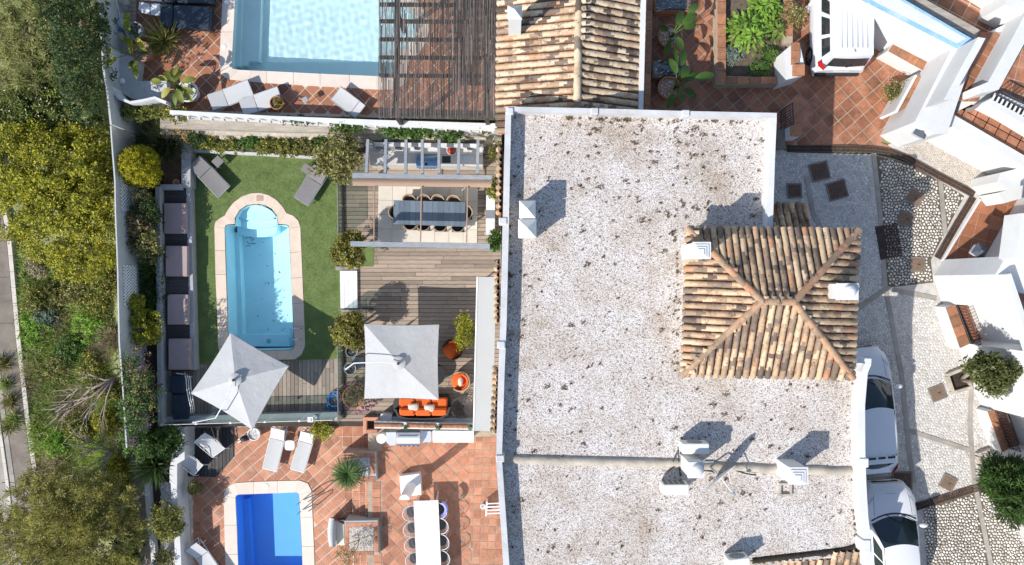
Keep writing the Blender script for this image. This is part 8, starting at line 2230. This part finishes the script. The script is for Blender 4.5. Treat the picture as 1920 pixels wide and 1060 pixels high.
tree('yellow_green_tree', 'large bright yellow-green tree overhanging the grey wall', W(110, 350, -3), [E(60, 310, .7, 2.0, 1.6, 1.2), E(130, 330, .9, 1.9, 1.9, 1.3), E(60, 385, .5, 1.7, 1.4, 1.0), E(125, 420, .6, 1.8, 1.7, 1.1), E(180, 370, .8, 1.3, 1.6, 1.1), E(185, 450, .6, 1.0, 1.2, .9), E(150, 485, .2, 1.2, .9, .8), E(190, 300, .6, 1.0, 1.3, 1.0), E(20, 300, .2, 1.0, 1.6, .9), E(90, 270, .4, 1.3, .9, .9)], 1150, 62, .23, .105, .055, L['yellow'], inner=.72, upbias=.5)
pt_ = tree('umbrella_pine', 'broad olive green pine at the lower left with bare branches showing', W(120, 990, -3), [E(60, 960, .5, 1.7, 1.4, .8), E(120, 940, .9, 1.9, 1.3, .9), E(185, 945, .7, 1.5, 1.3, .8), E(70, 1020, .6, 1.8, 1.4, .8), E(140, 1010, 1.0, 2.0, 1.6, .9), E(205, 1000, .6, 1.4, 1.5, .8), E(40, 1060, .2, 1.4, 1.3, .8), E(100, 1085, .6, 2.0, 1.4, .9), E(180, 1070, .6, 1.8, 1.4, .8), E(95, 905, .3, 1.2, .7, .6), E(225, 960, .2, .7, 1.0, .6)], 760, 80, .24, .17, .028, L['pine'], 'needle', inner=.62)
mb = MB()
for _ in range(90):
    a = R.uniform(0, 6.28); r0 = R.uniform(.3, 2.0); r1 = r0 + R.uniform(.5, 1.4); c = W(130, 1000, .2)
    p0 = c + Vector((math.cos(a) * r0, math.sin(a) * r0, .6)); p1 = c + Vector((math.cos(a + R.uniform(-.3, .3)) * r1, math.sin(a + R.uniform(-.3, .3)) * r1, R.uniform(.6, 1.2)))
    mb.tube([p0, p0.lerp(p1, .5) + Vector((R.uniform(-.1, .1), R.uniform(-.1, .1), .1)), p1], [.022, .016, .007], 5)
obj('bare_branch', mb, M['dead_wood'], pt_, smooth=True)
bush('hill_shrub', 'dark shrub under the wall between pine and footpath', 'shrub', [E(240, 1020, -1.2, .7, 1.3, .7), E(225, 1065, -1.2, .8, .8, .6)], 260, 22, .15, .1, .05, L['dark'], W(238, 1030, -2.6), inner=.4)
# scrub between
scr = [(75, 560, .9, L['hedge'], 'grey-green scrub bush by the kerb, northern'), (90, 585, .7, L['silver'], 'silvery scrub bush below the yellow-green tree'), (120, 560, .8, L['olive'], 'olive green twiggy bush below the yellow-green tree'), (160, 540, 1.0, L['olive'], 'orange-flecked shrub below the yellow-green tree'), (195, 560, .9, L['hedge'], 'yellow-flecked scrub by the grey wall'), (205, 530, .7, L['hedge'], 'green scrub right under the grey wall'), (75, 615, .9, L['fresh'], 'fresh green bush beside the kerb'), (140, 655, .8, L['mid'], 'dark green bush in the middle of the slope'), (180, 690, .8, L['hedge'], 'green bush above the dead branches'), (175, 610, .9, L['fresh'], 'pale fresh green scrub in the middle of the slope'), (120, 690, .8, L['olive'], 'olive scrub left of the dead branches'), (205, 790, .6, L['yellow'], 'yellow bush beside the lower dead branches'), (150, 800, .7, L['hedge'], 'green bush between the two dead branches'), (225, 880, .7, L['yellow'], 'yellow-green bush above the broad pine'), (205, 730, .6, L['hedge'], 'yellow-flowered bush under the upper dead branch'), (110, 830, .7, L['fresh'], 'fresh green low bush above the broad pine'), (75, 500, .5, L['straw'], 'straw tuft at the foot of the yellow-green tree')]
for (x, y, r, m, lab) in scr:
    z = hill_z(x, y)
    bush('scrub_bush', lab, 'bush', [E(x, y, z + .35, r, r, .5), E(x + R.uniform(-15, 15), y + R.uniform(-15, 15), z + .3, r * .7, r * .7, .4)], 130, 22, .14, .10, .045, m, W(x, y, z - .02), inner=.25, group='scrub bushes on the hillside')
gb_ = []; g2 = []
while len(gb_) < 7500:
    x, y = R.uniform(45, 235), R.uniform(470, 920)
    if x < edge_x(y) + 2 or x > 221 + (y - 640) * .06: continue
    (gb_ if (math.sin(x * .05 + y * .021) + math.sin(y * .043 - x * .02) + R.uniform(-1, 1)) > -.75 else g2).append(W(x, y, hill_z(x, y)))
blades(gb_, 10, .40, .034, L['grass'], 1.5, name='wild_grass', kind='stuff', label='wild green grass covering the hillside')
blades(g2, 10, .45, .03, L['straw'], 1.5, name='dry_grass', kind='stuff', label='dry straw grass patches on the hillside')
for i, (x, y) in enumerate(((8, 682), (12, 722), (22, 752), (28, 785), (18, 800))):
    blades([W(x + R.gauss(0, 3), y + R.gauss(0, 3), zp) for _ in range(16)], 14, .5, .025, L['grass'] if i % 2 else L['olive'], .9, name='grass_tuft', label=('grass tuft on the pavement, northernmost of five', 'grass tuft on the pavement, second from the north', 'grass tuft on the pavement, middle of five', 'grass tuft on the pavement beside the kerb joint', 'grass tuft on the pavement, southernmost of five')[i], cat='grass', group='grass tufts growing in the pavement')
def deadbranch(x0, y0, tips, label, r=.06):
    t = thing('dead_branch', label, 'branch', W(x0, y0, -2.0)); o = W(x0, y0, -1.3)
    mb = MB()
    for (x, y) in tips:
        e = W(x, y, -1.5 + R.uniform(-.2, .5)); p1 = o.lerp(e, .35) + Vector((R.uniform(-.15, .15), R.uniform(-.25, .25), .25)); p2 = o.lerp(e, .7) + Vector((R.uniform(-.15, .15), R.uniform(-.2, .2), .2))
        mb.tube([o, p1, p2, e], [r, r * .65, r * .4, .012], 6)
        for _ in range(9):
            f = R.uniform(.3, .95); b = (p1.lerp(p2, (f - .3) / .4) if f < .7 else p2.lerp(e, (f - .7) / .3)); d = (e - o).normalized(); q = Vector((d.x + R.uniform(-.7, .7), d.y + R.uniform(-.7, .7), R.uniform(-.1, .3))) * R.uniform(.3, .9)
            mb.tube([b, b + q * .5 + Vector((0, 0, .05)), b + q], [.018, .012, .005], 5)
    obj('branches', mb, M['dead_wood'], t, smooth=True)
deadbranch(215, 708, [(110, 790), (120, 770), (150, 808), (125, 745), (190, 800), (160, 710), (95, 780)], 'bleached dead branch fanning out on the slope, larger upper one')
deadbranch(212, 846, [(120, 895), (140, 815), (145, 900), (190, 888), (150, 848)], 'bleached dead branch above the broad pine, smaller lower one', .045)
